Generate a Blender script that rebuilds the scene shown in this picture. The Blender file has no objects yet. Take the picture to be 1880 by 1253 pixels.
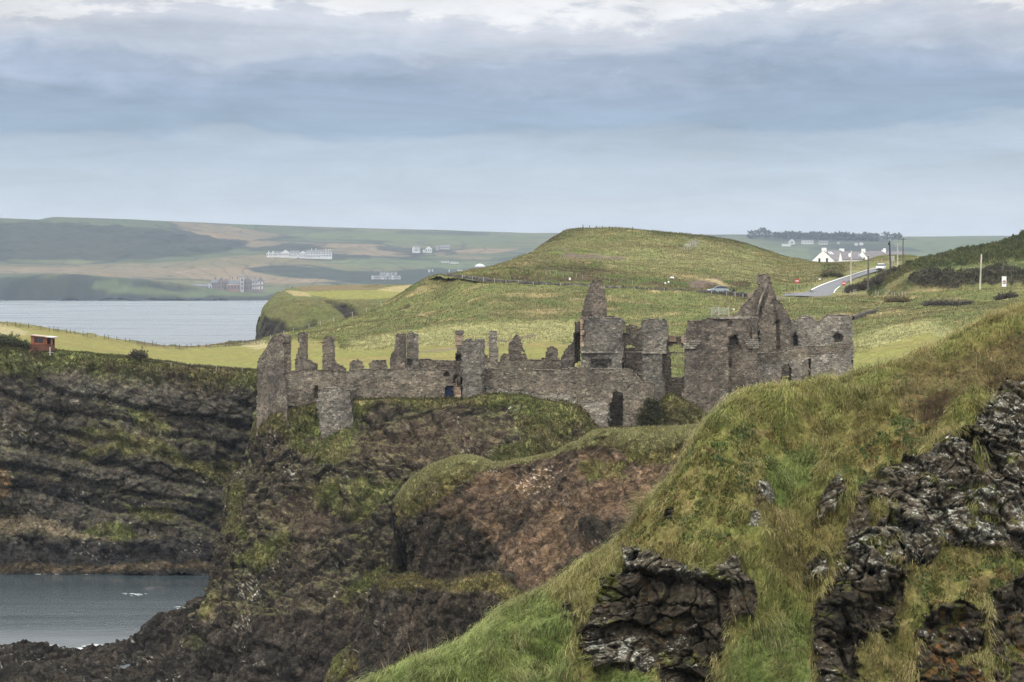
import bpy, math
import numpy as np
from concurrent.futures import ThreadPoolExecutor
from mathutils import Vector

# ---------------------------------------------------------------- camera, sky, sun, exposure
SC = bpy.context.scene
COL = SC.collection
F, CX, HY, CH = 4000.0, 940.0, 507.0, 45.0        # focal length in photo pixels, principal column, horizon row, eye height in metres

cam_d = bpy.data.cameras.new('camera')
cam = bpy.data.objects.new('camera', cam_d)
COL.objects.link(cam)
cam.location = (0, 0, CH)
cam.rotation_euler = (math.radians(90), 0, 0)
cam_d.sensor_width = 36.0
cam_d.lens = 36.0 * F / 1880.0
cam_d.shift_y = -(626.5 - HY) / 1880.0
cam_d.clip_start = 1.0
cam_d.clip_end = 30000.0
SC.camera = cam

SUN_EL, SUN_AZ = math.radians(52), math.radians(222)   # azimuth clockwise from +Y: behind the camera, to the left
world = bpy.data.worlds.new('World')
SC.world = world
world.use_nodes = True


def build_world():
    nt = world.node_tree
    nt.nodes.clear()
    N, L = nt.nodes.new, nt.links.new

    def math_(op, a, b=None, clamp=False):
        n = N('ShaderNodeMath'); n.operation = op; n.use_clamp = clamp
        for i, v in enumerate((a, b)):
            if v is None:
                continue
            if isinstance(v, (int, float)):
                n.inputs[i].default_value = v
            else:
                L(v, n.inputs[i])
        return n.outputs[0]

    def noise(vec, scale, detail, rough=0.55, dist=0.0):
        n = N('ShaderNodeTexNoise'); n.inputs['Scale'].default_value = scale
        n.inputs['Detail'].default_value = detail; n.inputs['Roughness'].default_value = rough
        n.inputs['Distortion'].default_value = dist
        L(vec, n.inputs['Vector'])
        return n.outputs['Fac']

    def comb(x, y, z):
        n = N('ShaderNodeCombineXYZ')
        for i, v in enumerate((x, y, z)):
            if isinstance(v, (int, float)):
                n.inputs[i].default_value = v
            else:
                L(v, n.inputs[i])
        return n.outputs[0]

    tc = N('ShaderNodeTexCoord')
    sp = N('ShaderNodeSeparateXYZ'); L(tc.outputs['Generated'], sp.inputs[0])
    az = math_('ARCTAN2', sp.outputs[0], sp.outputs[1])
    el = math_('ARCSINE', sp.outputs[2])
    # slow billows bend the cloud layers, streaky noise mottles them
    n1 = noise(comb(az, math_('MULTIPLY', el, 4.6), 0.3), 6.0, 6.0, 0.55, 0.5)
    n2 = noise(comb(az, math_('MULTIPLY', el, 6.5), 4.1), 8.5, 9.0, 0.62, 0.6)
    n3 = noise(comb(az, math_('MULTIPLY', el, 2.6), 9.7), 30.0, 6.0, 0.6, 0.4)
    # billowing rises with height so that the band over the horizon stays level
    amp = math_('MULTIPLY', math_('SUBTRACT', el, 0.028), 0.95, True)
    warp = math_('MULTIPLY', math_('SUBTRACT', n1, 0.5), amp)
    warp2 = math_('MULTIPLY', math_('SUBTRACT', n3, 0.5), math_('MULTIPLY', amp, 0.42))
    tilt = math_('MULTIPLY', az, -0.012)
    t = math_('ADD', math_('ADD', math_('ADD', el, warp), warp2), tilt)
    t = math_('MULTIPLY', t, 1 / 0.16, True)
    rp = N('ShaderNodeValToRGB'); L(t, rp.inputs[0])
    cr = rp.color_ramp; cr.interpolation = 'EASE'

    def s2l(c):
        return [((v / 255) / 12.92 if v / 255 < 0.04045 else ((v / 255 + 0.055) / 1.055) ** 2.4) for v in c] + [1.0]
    stops = SKY_STOPS
    while len(cr.elements) < len(stops):
        cr.elements.new(0.5)
    for e, (p, c) in zip(cr.elements, stops):
        e.position = p
    for e, (p, c) in zip(cr.elements, stops):
        e.color = s2l(c)
    mo = math_('ADD', math_('MULTIPLY', n2, 0.80), 0.60)
    mo = math_('ADD', math_('MULTIPLY', math_('SUBTRACT', mo, 1.0), math_('MULTIPLY', el, 14.0, True)), 1.0)
    mo2 = math_('ADD', math_('MULTIPLY', n3, 0.24), 0.88)
    vis = N('ShaderNodeVectorMath'); vis.operation = 'SCALE'
    L(rp.outputs[0], vis.inputs[0]); L(math_('MULTIPLY', mo, mo2), vis.inputs['Scale'])
    mr = N('ShaderNodeMapRange'); mr.interpolation_type = 'SMOOTHSTEP'
    L(sp.outputs[2], mr.inputs[0]); mr.inputs[1].default_value = 0.13; mr.inputs[2].default_value = 0.55
    mx = N('ShaderNodeMix'); mx.data_type = 'RGBA'
    L(mr.outputs[0], mx.inputs[0]); L(vis.outputs[0], mx.inputs[6]); mx.inputs[7].default_value = (ZENITH[0], ZENITH[1], ZENITH[2], 1)
    sc = N('ShaderNodeVectorMath'); sc.operation = 'SCALE'; sc.inputs['Scale'].default_value = 10.0
    L(mx.outputs[2], sc.inputs[0])
    sky = N('ShaderNodeTexSky'); sky.sky_type = 'NISHITA'; sky.sun_disc = False
    sky.sun_elevation = SUN_EL; sky.sun_rotation = SUN_AZ
    cover = N('ShaderNodeMix'); cover.data_type = 'RGBA'; cover.inputs[0].default_value = 0.95
    L(sky.outputs[0], cover.inputs[6]); L(sc.outputs[0], cover.inputs[7])
    bg = N('ShaderNodeBackground'); bg.inputs['Strength'].default_value = 0.1
    L(cover.outputs[2], bg.inputs[0])
    out = N('ShaderNodeOutputWorld'); L(bg.outputs[0], out.inputs[0])


SKY_STOPS = [(0.0, (205, 212, 220)), (0.17, (201, 209, 218)), (0.28, (188, 200, 213)), (0.38, (177, 192, 208)),
             (0.43, (153, 174, 197)), (0.52, (149, 167, 191)), (0.60, (167, 181, 203)), (0.67, (192, 201, 216)),
             (0.76, (208, 212, 222)), (0.805, (240, 240, 242)), (0.88, (236, 237, 240)), (1.0, (212, 217, 228))]
ZENITH = (2.9, 2.88, 2.82)
build_world()

sun_d = bpy.data.lights.new('sun', 'SUN')
sun_d.energy = 1.5
sun_d.angle = math.radians(12)
sun_d.color = (1.0, 0.95, 0.87)
sun = bpy.data.objects.new('sun', sun_d)
COL.objects.link(sun)
_to = Vector((math.sin(SUN_AZ) * math.cos(SUN_EL), math.cos(SUN_AZ) * math.cos(SUN_EL), math.sin(SUN_EL)))
sun.rotation_euler = _to.to_track_quat('Z', 'Y').to_euler()
sun.location = (-60, -60, 160)

SC.view_settings.view_transform = 'Standard'
SC.view_settings.look = 'None'
SC.view_settings.exposure = 0.0
SC.view_settings.gamma = 1.0
SC.view_settings.use_curve_mapping = False
SC.render.engine = 'CYCLES'
SC.cycles.use_denoising = True
SC.cycles.denoising_prefilter = 'NONE'
SC.cycles.use_adaptive_sampling = False
SC.cycles.max_bounces = 5
SC.cycles.diffuse_bounces = 3
SC.cycles.volume_bounces = 0

# ---------------------------------------------------------------- numbers: noise, lofts, masks
RNG = np.random.default_rng(11)
_PERM = np.random.default_rng(3).permutation(4096).astype(np.int32)
_g = np.random.default_rng(5).normal(size=(4096, 3)); _G = (_g / np.linalg.norm(_g, axis=1)[:, None]).astype(np.float32)
_GX, _GY, _GZ = (np.ascontiguousarray(_G[:, k]) for k in range(3))
_R = np.random.default_rng(6).random((4096, 4)).astype(np.float32)


_POOL = ThreadPoolExecutor(4)
_CH = 24576


def _chunks(fn, P, nout):
    """run fn on slices of the point list, a few at a time"""
    out = [np.empty(len(P), np.float32) for _ in range(nout)]

    def job(k):
        r = fn(P[k:k + _CH])
        for o, v in zip(out, r if nout > 1 else (r,)):
            o[k:k + _CH] = v
    list(_POOL.map(job, range(0, len(P), _CH)))
    return out


def perlin(P, seed=0):
    shp = P.shape[:-1]
    return _chunks(lambda X: _perlin(X, seed), P.reshape(-1, 3), 1)[0].reshape(shp)


def _perlin(P, seed):
    fl = np.floor(P)
    i = fl.astype(np.int32) & 4095
    f = (P - fl).astype(np.float32)
    u = f * f * f * (f * (f * 6 - 15) + 10)
    i1 = (i + 1) & 4095
    out = np.zeros(len(P), np.float32)
    so = np.int32((seed * 131) & 4095)
    for dx in (0, 1):
        hx = _PERM[((i1 if dx else i)[:, 0] + so) & 4095]
        fx = f[:, 0] - dx
        wx = u[:, 0] if dx else 1 - u[:, 0]
        for dy in (0, 1):
            hy = _PERM[(hx + (i1 if dy else i)[:, 1]) & 4095]
            fy = f[:, 1] - dy
            wy = wx * (u[:, 1] if dy else 1 - u[:, 1])
            for dz in (0, 1):
                h = _PERM[(hy + (i1 if dz else i)[:, 2]) & 4095]
                d = _GX[h] * fx + _GY[h] * fy + _GZ[h] * (f[:, 2] - dz)
                out += d * (wy * (u[:, 2] if dz else 1 - u[:, 2]))
    return out * 1.5


def fbm(P, scale, octaves=4, gain=0.5, seed=0):
    s = np.asarray(scale, float)
    out, a, tot = 0, 1.0, 0.0
    for k in range(octaves):
        out = out + a * perlin(P * s * (2.03 ** k) + 17.3 * k, seed + k)
        tot += a
        a *= gain
    return out / tot * 1.3


def ridged(P, scale, octaves=4, gain=0.5, seed=0):
    s = np.asarray(scale, float)
    out, a, tot = 0, 1.0, 0.0
    for k in range(octaves):
        out = out + a * (1 - np.abs(perlin(P * s * (2.03 ** k) + 9.1 * k, seed + k)) * 2)
        tot += a
        a *= gain
    return out / tot


def worley(P, scale, seed=0):
    """nearest and second-nearest cell distance, two random numbers of the nearest cell"""
    shp = P.shape[:-1]
    r = _chunks(lambda X: _worley(X, seed), (P * np.asarray(scale, float)).reshape(-1, 3), 5)
    return tuple(v.reshape(shp) for v in r[:4])


def worley_facets(P, scale, seed=0):
    """the same, with a plane through every cell: each has a tilt of its own"""
    shp = P.shape[:-1]
    r = _chunks(lambda X: _worley(X, seed), (P * np.asarray(scale, float)).reshape(-1, 3), 5)
    return tuple(v.reshape(shp) for v in r)


_RX, _RY, _RZ, _RW = (np.ascontiguousarray(_R[:, k]) for k in range(4))


def _worley(Q, seed):
    fl = np.floor(Q)
    i = fl.astype(np.int32) & 4095
    f = (Q - fl).astype(np.float32)
    n = len(Q)
    f1 = np.full(n, 9, np.float32); f2 = np.full(n, 9, np.float32)
    hb = np.zeros(n, np.int32)
    ox = np.zeros(n, np.float32); oy = np.zeros(n, np.float32); oz = np.zeros(n, np.float32)
    so = np.int32((seed * 131) & 4095)
    for dx in (-1, 0, 1):
        hx = _PERM[(i[:, 0] + np.int32(dx) + so) & 4095]
        fx = f[:, 0] - dx
        for dy in (-1, 0, 1):
            hy = _PERM[(hx + i[:, 1] + np.int32(dy)) & 4095]
            fy = f[:, 1] - dy
            for dz in (-1, 0, 1):
                h = _PERM[(hy + i[:, 2] + np.int32(dz)) & 4095]
                a = _RX[h] - fx; b = _RY[h] - fy; c = _RZ[h] - (f[:, 2] - dz)
                d = a * a + b * b + c * c
                near = d < f1
                f2 = np.minimum(f2, np.maximum(d, f1))
                hb = np.where(near, h, hb)
                ox = np.where(near, a, ox); oy = np.where(near, b, oy); oz = np.where(near, c, oz)
                f1 = np.minimum(f1, d)
    g = _G[hb]
    return np.sqrt(f1), np.sqrt(f2), _RW[hb], (_RX[hb] * 7.31 + _RY[hb] * 3.7) % 1.0, -(ox * g[:, 0] + oy * g[:, 1] + oz * g[:, 2])


def sstep(a, b, x):
    t = np.clip((x - a) / (b - a), 0, 1)
    return t * t * (3 - 2 * t)


def mix(a, b, m):
    a = np.asarray(a, float); b = np.asarray(b, float)
    m = np.asarray(m)[..., None]
    return a * (1 - m) + b * m


def W(px, py, D):
    """the point that stands D metres into the scene, on the sight line of photo pixel px, py"""
    return np.stack([(np.asarray(px, float) - CX) / F * D, np.asarray(D, float) + 0 * np.asarray(px, float), CH - (np.asarray(py, float) - HY) / F * D], -1)


def proj(P):
    D = np.maximum(P[..., 1], 1.0)
    return CX + F * P[..., 0] / D, HY - F * (P[..., 2] - CH) / D


def inpoly(x, y, poly):
    r = np.zeros(np.shape(x), bool)
    n = len(poly)
    for k in range(n):
        x0, y0 = poly[k]; x1, y1 = poly[(k + 1) % n]
        if y0 == y1:
            continue
        c = ((y0 > y) != (y1 > y)) & (x < (x1 - x0) * (y - y0) / (y1 - y0) + x0)
        r ^= c
    return r


def pchip(K, t):
    """shape-preserving cubic through K (along axis 0, knots 0..n-1) at the parameters t"""
    n = K.shape[0]
    d = np.diff(K, axis=0)
    m = np.zeros_like(K)
    a, b = d[:-1], d[1:]
    with np.errstate(divide='ignore', invalid='ignore'):
        hm = np.where(a * b > 0, 2 * a * b / (a + b), 0.0)
    m[1:-1] = np.nan_to_num(hm)
    m[0], m[-1] = d[0], d[-1]
    i = np.clip(np.floor(t).astype(int), 0, n - 2)
    f = (t - i).reshape((-1,) + (1,) * (K.ndim - 1))
    h00 = 2 * f ** 3 - 3 * f ** 2 + 1; h10 = f ** 3 - 2 * f ** 2 + f
    h01 = -2 * f ** 3 + 3 * f ** 2; h11 = f ** 3 - f ** 2
    return h00 * K[i] + h10 * m[i] + h01 * K[i + 1] + h11 * m[i + 1]


def _params(K, step, coarse=(), thin=()):
    L = np.linalg.norm(np.diff(K, axis=0), axis=-1)
    L = np.median(L.reshape(L.shape[0], -1), axis=1)
    t = []
    for k, l in enumerate(L):
        n = 8 if k in coarse else max(2, int(round(l / step)))
        n = max(2, n // 3) if k in thin else n
        t.append(k + np.arange(n) / n)
    t.append([len(L)])
    return np.concatenate(t)


def loft(rails, du, dv, coarse=(), thin=()):
    """rails: rows x columns x 3 control points; du / dv: mesh step along / across the rails in metres"""
    K = np.asarray(rails, float)
    tu = _params(np.swapaxes(K, 0, 1), du, (), thin)
    K = np.swapaxes(pchip(np.swapaxes(K, 0, 1), tu), 0, 1)
    tv = _params(K, dv, coarse)
    return pchip(K, tv)


def rows_to_rails(cols, rows):
    out = []
    for r in rows:
        r = np.asarray(r, float)
        out.append(W(cols, np.interp(cols, r[:, 0], r[:, 1]), np.interp(cols, r[:, 0], r[:, 2])))
    return np.asarray(out)


def normals(P):
    a = np.gradient(P, axis=0); b = np.gradient(P, axis=1)
    n = np.cross(a, b)
    n /= np.maximum(np.linalg.norm(n, axis=-1, keepdims=True), 1e-9)
    # faces look up or towards the camera side
    s = np.sign(np.sum(n[..., 2] * 1.0 - n[..., 1] * 0.6))
    return n * (s if s != 0 else 1)


def upness(P):
    n = normals(P)
    return np.abs(n[..., 2])


# ---------------------------------------------------------------- numbers into Blender
def link(o, parent=None):
    COL.objects.link(o)
    if parent is not None:
        o.parent = parent
    return o


def origin(o):
    v = Vector((0, 0, 0))
    while o is not None:
        v += o.location
        o = o.parent
    return np.array(v)


def mesh_np(name, V, faces, mat=None, parent=None, col=None, smooth=False):
    """V: n x 3 in scene coordinates; faces: list of equal-width index arrays"""
    V = np.asarray(V, np.float32).reshape(-1, 3)
    if parent is not None:
        V = V - origin(parent).astype(np.float32)
    me = bpy.data.meshes.new(name)
    faces = [np.asarray(f, np.int32) for f in faces if len(f)]
    nl = sum(f.size for f in faces); npoly = sum(len(f) for f in faces)
    me.vertices.add(len(V)); me.vertices.foreach_set('co', V.ravel())
    me.loops.add(nl); me.polygons.add(npoly)
    me.loops.foreach_set('vertex_index', np.concatenate([f.ravel() for f in faces]))
    st, k = [], 0
    for f in faces:
        st.append(k + np.arange(len(f), dtype=np.int32) * f.shape[1]); k += f.size
    me.polygons.foreach_set('loop_start', np.concatenate(st).astype(np.int32))
    if smooth:
        me.polygons.foreach_set('use_smooth', np.ones(npoly, bool))
    me.update(calc_edges=True)
    if col is not None:
        c = np.ones((len(V), 4), np.float32); c[:, :3] = np.asarray(col).reshape(-1, 3)
        at = me.color_attributes.new('Col', 'FLOAT_COLOR', 'POINT')
        at.data.foreach_set('color', c.ravel())
    if mat is not None:
        me.materials.append(mat)
    return link(bpy.data.objects.new(name, me), parent)


def grid_obj(name, P, col, mat, flip=False, smooth=True):
    n, m = P.shape[:2]
    idx = np.arange(n * m).reshape(n, m)
    q = np.stack([idx[:-1, :-1], idx[:-1, 1:], idx[1:, 1:], idx[1:, :-1]], -1).reshape(-1, 4)
    if flip:
        q = q[:, ::-1]
    return mesh_np(name, P, [q], mat, None, col, smooth)


def structure(o):
    o['kind'] = 'structure'
    return o


def stuff(o, label, cat):
    o['kind'] = 'stuff'; o['label'] = label; o['category'] = cat
    return o


def tag(o, label, cat, group=None):
    o['label'] = label; o['category'] = cat
    if group:
        o['group'] = group
    return o


def thing(name, loc, label, cat, group=None):
    o = bpy.data.objects.new(name, None)
    o.empty_display_size = 0.5
    link(o); o.location = tuple(float(v) for v in loc)
    return tag(o, label, cat, group)


class MB:
    """collects boxes, prisms and tubes, then links them as one mesh object"""
    def __init__(s):
        s.v, s.f = [], []

    def add(s, V, Fs):
        k = len(s.v)
        s.v += [tuple(map(float, v)) for v in V]
        s.f += [[k + i for i in f] for f in Fs]
        return s

    def box(s, c, size, rz=0.0):
        c = np.asarray(c, float); h = np.asarray(size, float) / 2
        ca, sa = math.cos(rz), math.sin(rz)
        V = []
        for dz in (-1, 1):
            for dx, dy in ((-1, -1), (1, -1), (1, 1), (-1, 1)):
                x, y = dx * h[0], dy * h[1]
                V.append((c[0] + x * ca - y * sa, c[1] + x * sa + y * ca, c[2] + dz * h[2]))
        return s.add(V, [(3, 2, 1, 0), (4, 5, 6, 7), (0, 1, 5, 4), (1, 2, 6, 5), (2, 3, 7, 6), (3, 0, 4, 7)])

    def prism(s, ring, vec):
        """closed outline ring (3-D points, in one plane) pushed along vec"""
        n = len(ring); vec = np.asarray(vec, float)
        V = [np.asarray(p, float) for p in ring] + [np.asarray(p, float) + vec for p in ring]
        Fs = [tuple(range(n))[::-1], tuple(range(n, 2 * n))] + [(i, (i + 1) % n, n + (i + 1) % n, n + i) for i in range(n)]
        return s.add(V, Fs)

    def tube(s, pts, radii, n=8):
        pts = [np.asarray(p, float) for p in pts]
        if isinstance(radii, (int, float)):
            radii = [radii] * len(pts)
        V, Fs = [], []
        for i, p in enumerate(pts):
            d = pts[min(i + 1, len(pts) - 1)] - pts[max(i - 1, 0)]
            d /= np.linalg.norm(d)
            a = np.cross(d, (0, 0, 1) if abs(d[2]) < 0.9 else (1, 0, 0)); a /= np.linalg.norm(a)
            b = np.cross(d, a)
            for k in range(n):
                w = 2 * math.pi * k / n
                V.append(p + radii[i] * (a * math.cos(w) + b * math.sin(w)))
        for i in range(len(pts) - 1):
            for k in range(n):
                Fs.append((i * n + k, i * n + (k + 1) % n, (i + 1) * n + (k + 1) % n, (i + 1) * n + k))
        Fs.append(tuple(range(n))); Fs.append(tuple(range((len(pts) - 1) * n, len(pts) * n)))
        return s.add(V, Fs)

    def build(s, name, mat, parent=None, smooth=False):
        me = bpy.data.meshes.new(name)
        o = origin(parent) if parent is not None else np.zeros(3)
        me.from_pydata([tuple(np.asarray(v) - o) for v in s.v], [], s.f)
        me.update()
        if smooth:
            for p in me.polygons:
                p.use_smooth = True
        if mat is not None:
            me.materials.append(mat)
        return link(bpy.data.objects.new(name, me), parent)


# ---------------------------------------------------------------- materials
def _nodes(name):
    m = bpy.data.materials.new(name); m.use_nodes = True
    nt = m.node_tree
    return m, nt, nt.nodes['Principled BSDF']


def _noise(nt, vec, scale, detail=4, rough=0.6):
    n = nt.nodes.new('ShaderNodeTexNoise')
    n.inputs['Scale'].default_value = scale; n.inputs['Detail'].default_value = detail; n.inputs['Roughness'].default_value = rough
    nt.links.new(vec, n.inputs['Vector'])
    return n.outputs['Fac']


def _ramp(nt, fac, stops):
    r = nt.nodes.new('ShaderNodeValToRGB'); nt.links.new(fac, r.inputs[0])
    while len(r.color_ramp.elements) < len(stops):
        r.color_ramp.elements.new(0.5)
    for e, (p, c) in zip(r.color_ramp.elements, stops):
        e.position = p; e.color = (*c, 1) if len(c) == 3 else c
    return r.outputs[0]


def _mul(nt, a, b):
    n = nt.nodes.new('ShaderNodeMix'); n.data_type = 'RGBA'; n.blend_type = 'MULTIPLY'; n.inputs[0].default_value = 1
    nt.links.new(a, n.inputs[6]); nt.links.new(b, n.inputs[7])
    return n.outputs[2]


def _mixc(nt, f, a, b):
    n = nt.nodes.new('ShaderNodeMix'); n.data_type = 'RGBA'
    nt.links.new(f, n.inputs[0])
    for s, v in ((6, a), (7, b)):
        if isinstance(v, tuple):
            n.inputs[s].default_value = (*v, 1)
        else:
            nt.links.new(v, n.inputs[s])
    return n.outputs[2]


def _pos(nt):
    return nt.nodes.new('ShaderNodeNewGeometry').outputs['Position']


def _bump(nt, b, h, strength, dist):
    n = nt.nodes.new('ShaderNodeBump'); n.inputs['Strength'].default_value = strength; n.inputs['Distance'].default_value = dist
    nt.links.new(h, n.inputs['Height']); nt.links.new(n.outputs[0], b.inputs['Normal'])


def ground_mat(name, scale, amp=0.45, bump=0.6, dist=0.1, rough=0.95, scale2=None):
    """surface colour comes with the mesh (what grows or crops out where); grain and relief are added here"""
    m, nt, b = _nodes(name)
    a = nt.nodes.new('ShaderNodeAttribute'); a.attribute_name = 'Col'
    p = _pos(nt)
    n1 = _noise(nt, p, scale, 5, 0.65)
    lo, hi = 1 - amp, 1 + amp
    c = _mul(nt, a.outputs['Color'], _ramp(nt, n1, [(0.28, (lo, lo, lo)), (0.72, (hi, hi, hi * 0.97))]))
    n2 = _noise(nt, p, scale2 or scale * 0.27, 3, 0.5)
    c = _mul(nt, c, _ramp(nt, n2, [(0.3, (0.86, 0.9, 0.88)), (0.7, (1.14, 1.1, 1.08))]))
    nt.links.new(c, b.inputs['Base Color'])
    b.inputs['Roughness'].default_value = rough
    b.inputs['Specular IOR Level'].default_value = 0.05
    _bump(nt, b, n1, bump, dist)
    return m


def cliff_mat(name):
    """the ground material, with the joints and blocks of basalt too fine for the mesh"""
    m = ground_mat(name, 1.7, 0.50, 1.0, 0.22)
    nt = m.node_tree; b = nt.nodes['Principled BSDF']
    src = b.inputs['Base Color'].links[0].from_socket
    p = _pos(nt)
    wn = nt.nodes.new('ShaderNodeTexNoise'); wn.inputs['Scale'].default_value = 0.8; wn.inputs['Detail'].default_value = 4; nt.links.new(p, wn.inputs['Vector'])
    wa = nt.nodes.new('ShaderNodeVectorMath'); wa.operation = 'MULTIPLY_ADD'; nt.links.new(wn.outputs['Color'], wa.inputs[0]); wa.inputs[1].default_value = (1.1, 1.1, 1.1); nt.links.new(p, wa.inputs[2])
    c = src
    for sc, dark, lo, hi in ((0.75, 0.45, 0.72, 1.28), (1.9, 0.55, 0.66, 1.36)):
        mp = nt.nodes.new('ShaderNodeMapping'); mp.inputs['Scale'].default_value = (1, 1, 1.5); nt.links.new(wa.outputs[0], mp.inputs[0])
        vo = nt.nodes.new('ShaderNodeTexVoronoi'); vo.inputs['Scale'].default_value = sc; nt.links.new(mp.outputs[0], vo.inputs['Vector'])
        se = nt.nodes.new('ShaderNodeSeparateColor'); nt.links.new(vo.outputs['Color'], se.inputs[0])
        c = _mul(nt, c, _ramp(nt, se.outputs[0], [(0.0, (lo,) * 3), (1.0, (hi,) * 3)]))
        ve = nt.nodes.new('ShaderNodeTexVoronoi'); ve.feature = 'DISTANCE_TO_EDGE'; ve.inputs['Scale'].default_value = sc; nt.links.new(mp.outputs[0], ve.inputs['Vector'])
        c = _mul(nt, c, _ramp(nt, ve.outputs['Distance'], [(0.0, (dark,) * 3), (0.07, (1.0,) * 3)]))
    nf = _noise(nt, p, 7.0, 4, 0.7)
    c = _mul(nt, c, _ramp(nt, nf, [(0.3, (0.62, 0.62, 0.62)), (0.7, (1.42, 1.40, 1.36))]))
    nt.links.new(c, b.inputs['Base Color'])
    return m


def blade_mat(name):
    m, nt, b = _nodes(name)
    a = nt.nodes.new('ShaderNodeAttribute'); a.attribute_name = 'Col'
    nt.links.new(a.outputs['Color'], b.inputs['Base Color'])
    b.inputs['Roughness'].default_value = 0.75
    b.inputs['Specular IOR Level'].default_value = 0.2
    tr = nt.nodes.new('ShaderNodeBsdfTranslucent'); nt.links.new(a.outputs['Color'], tr.inputs[0])
    ms = nt.nodes.new('ShaderNodeMixShader'); ms.inputs[0].default_value = 0.25
    nt.links.new(b.outputs[0], ms.inputs[1]); nt.links.new(tr.outputs[0], ms.inputs[2])
    nt.links.new(ms.outputs[0], nt.nodes['Material Output'].inputs[0])
    return m


def plain_mat(name, c, rough=0.8, var=0.15, scale=2.0, metal=0.0, spec=0.3):
    m, nt, b = _nodes(name)
    n1 = _noise(nt, _pos(nt), scale, 4)
    lo, hi = 1 - var, 1 + var
    nt.links.new(_ramp(nt, n1, [(0.3, tuple(v * lo for v in c)), (0.7, tuple(v * hi for v in c))]), b.inputs['Base Color'])
    b.inputs['Roughness'].default_value = rough; b.inputs['Metallic'].default_value = metal
    b.inputs['Specular IOR Level'].default_value = spec
    return m


def stone_mat(name, dark, mid, light, lichen=0.25, scale=3.6, warm=(0.22, 0.165, 0.125)):
    """rubble masonry: random stones, pale mortar, lichen blotches"""
    m, nt, b = _nodes(name)
    p = _pos(nt)
    mp = nt.nodes.new('ShaderNodeMapping'); mp.inputs['Scale'].default_value = (1, 1, 1.7); nt.links.new(p, mp.inputs[0])
    vo = nt.nodes.new('ShaderNodeTexVoronoi'); vo.inputs['Scale'].default_value = scale; nt.links.new(mp.outputs[0], vo.inputs['Vector'])
    se = nt.nodes.new('ShaderNodeSeparateColor'); nt.links.new(vo.outputs['Color'], se.inputs[0])
    c = _ramp(nt, se.outputs[0], [(0.0, dark), (0.45, mid), (0.8, mid), (0.97, light)])
    w = _ramp(nt, se.outputs[1], [(0.80, (0, 0, 0)), (0.9, (0.6, 0.6, 0.6))])
    c = _mixc(nt, w, c, warm)
    ve = nt.nodes.new('ShaderNodeTexVoronoi'); ve.feature = 'DISTANCE_TO_EDGE'; ve.inputs['Scale'].default_value = scale
    nt.links.new(mp.outputs[0], ve.inputs['Vector'])
    e = _ramp(nt, ve.outputs['Distance'], [(0.02, (1, 1, 1)), (0.09, (0, 0, 0))])
    c = _mixc(nt, e, c, tuple(0.55 * a + 0.45 * b2 for a, b2 in zip(mid, light)))
    nl = _noise(nt, p, 2.2, 8, 0.75)
    li = _ramp(nt, nl, [(0.60, (0, 0, 0)), (0.70, (lichen * 2.4, lichen * 2.4, lichen * 2.4))])
    c = _mixc(nt, li, c, (0.42, 0.42, 0.39))
    nb = _noise(nt, p, 0.35, 4, 0.6)
    c = _mul(nt, c, _ramp(nt, nb, [(0.28, (0.58, 0.58, 0.60)), (0.5, (0.98, 0.97, 0.95)), (0.72, (1.42, 1.38, 1.30))]))
    # patches of surviving lime render, and larger blocks among the rubble
    lr = _ramp(nt, _noise(nt, p, 0.55, 5, 0.65), [(0.58, (0, 0, 0)), (0.66, (0.5, 0.5, 0.5))])
    c = _mixc(nt, lr, c, tuple(0.5 * a + 0.5 * b2 for a, b2 in zip(mid, light)))
    v2 = nt.nodes.new('ShaderNodeTexVoronoi'); v2.inputs['Scale'].default_value = scale * 0.42; nt.links.new(mp.outputs[0], v2.inputs['Vector'])
    s2 = nt.nodes.new('ShaderNodeSeparateColor'); nt.links.new(v2.outputs['Color'], s2.inputs[0])
    c = _mul(nt, c, _ramp(nt, s2.outputs[2], [(0.0, (0.74, 0.74, 0.75)), (1.0, (1.24, 1.23, 1.2))]))
    nf = _noise(nt, p, 9, 3, 0.7)
    c = _mul(nt, c, _ramp(nt, nf, [(0.3, (0.65, 0.65, 0.66)), (0.7, (1.35, 1.34, 1.3))]))
    nt.links.new(c, b.inputs['Base Color'])
    b.inputs['Roughness'].default_value = 0.95; b.inputs['Specular IOR Level'].default_value = 0.1
    _bump(nt, b, ve.outputs['Distance'], 0.5, 0.08)
    return m
# ---------------------------------------------------------------- the land
Q = 1.0                                            # mesh fineness
M_LAND = ground_mat('pasture_ground', 1.1, 0.40, 0.5, 0.15)
M_CLIFF = cliff_mat('cliff_rock')
M_NEAR = ground_mat('near_slope', 6.0, 0.50, 1.0, 0.05, scale2=1.3)
M_FAR = ground_mat('far_land', 0.02, 0.22, 0.0, 1.0, scale2=0.004)
M_BLADE = blade_mat('grass_blades')

# colours of the things themselves
STRAW = (0.30, 0.245, 0.125); PALE = (0.235, 0.225, 0.105); GRASS = (0.118, 0.128, 0.047); OLIVE = (0.105, 0.097, 0.043)
DEEP = (0.065, 0.085, 0.025); FIELD = (0.150, 0.148, 0.046); HEATH = (0.085, 0.06, 0.04); SOIL = (0.115, 0.078, 0.052)
BASALT = (0.034, 0.030, 0.025); BASALT2 = (0.068, 0.060, 0.049); LICHEN = (0.50, 0.49, 0.45); MOSS = (0.13, 0.14, 0.03)


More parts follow.
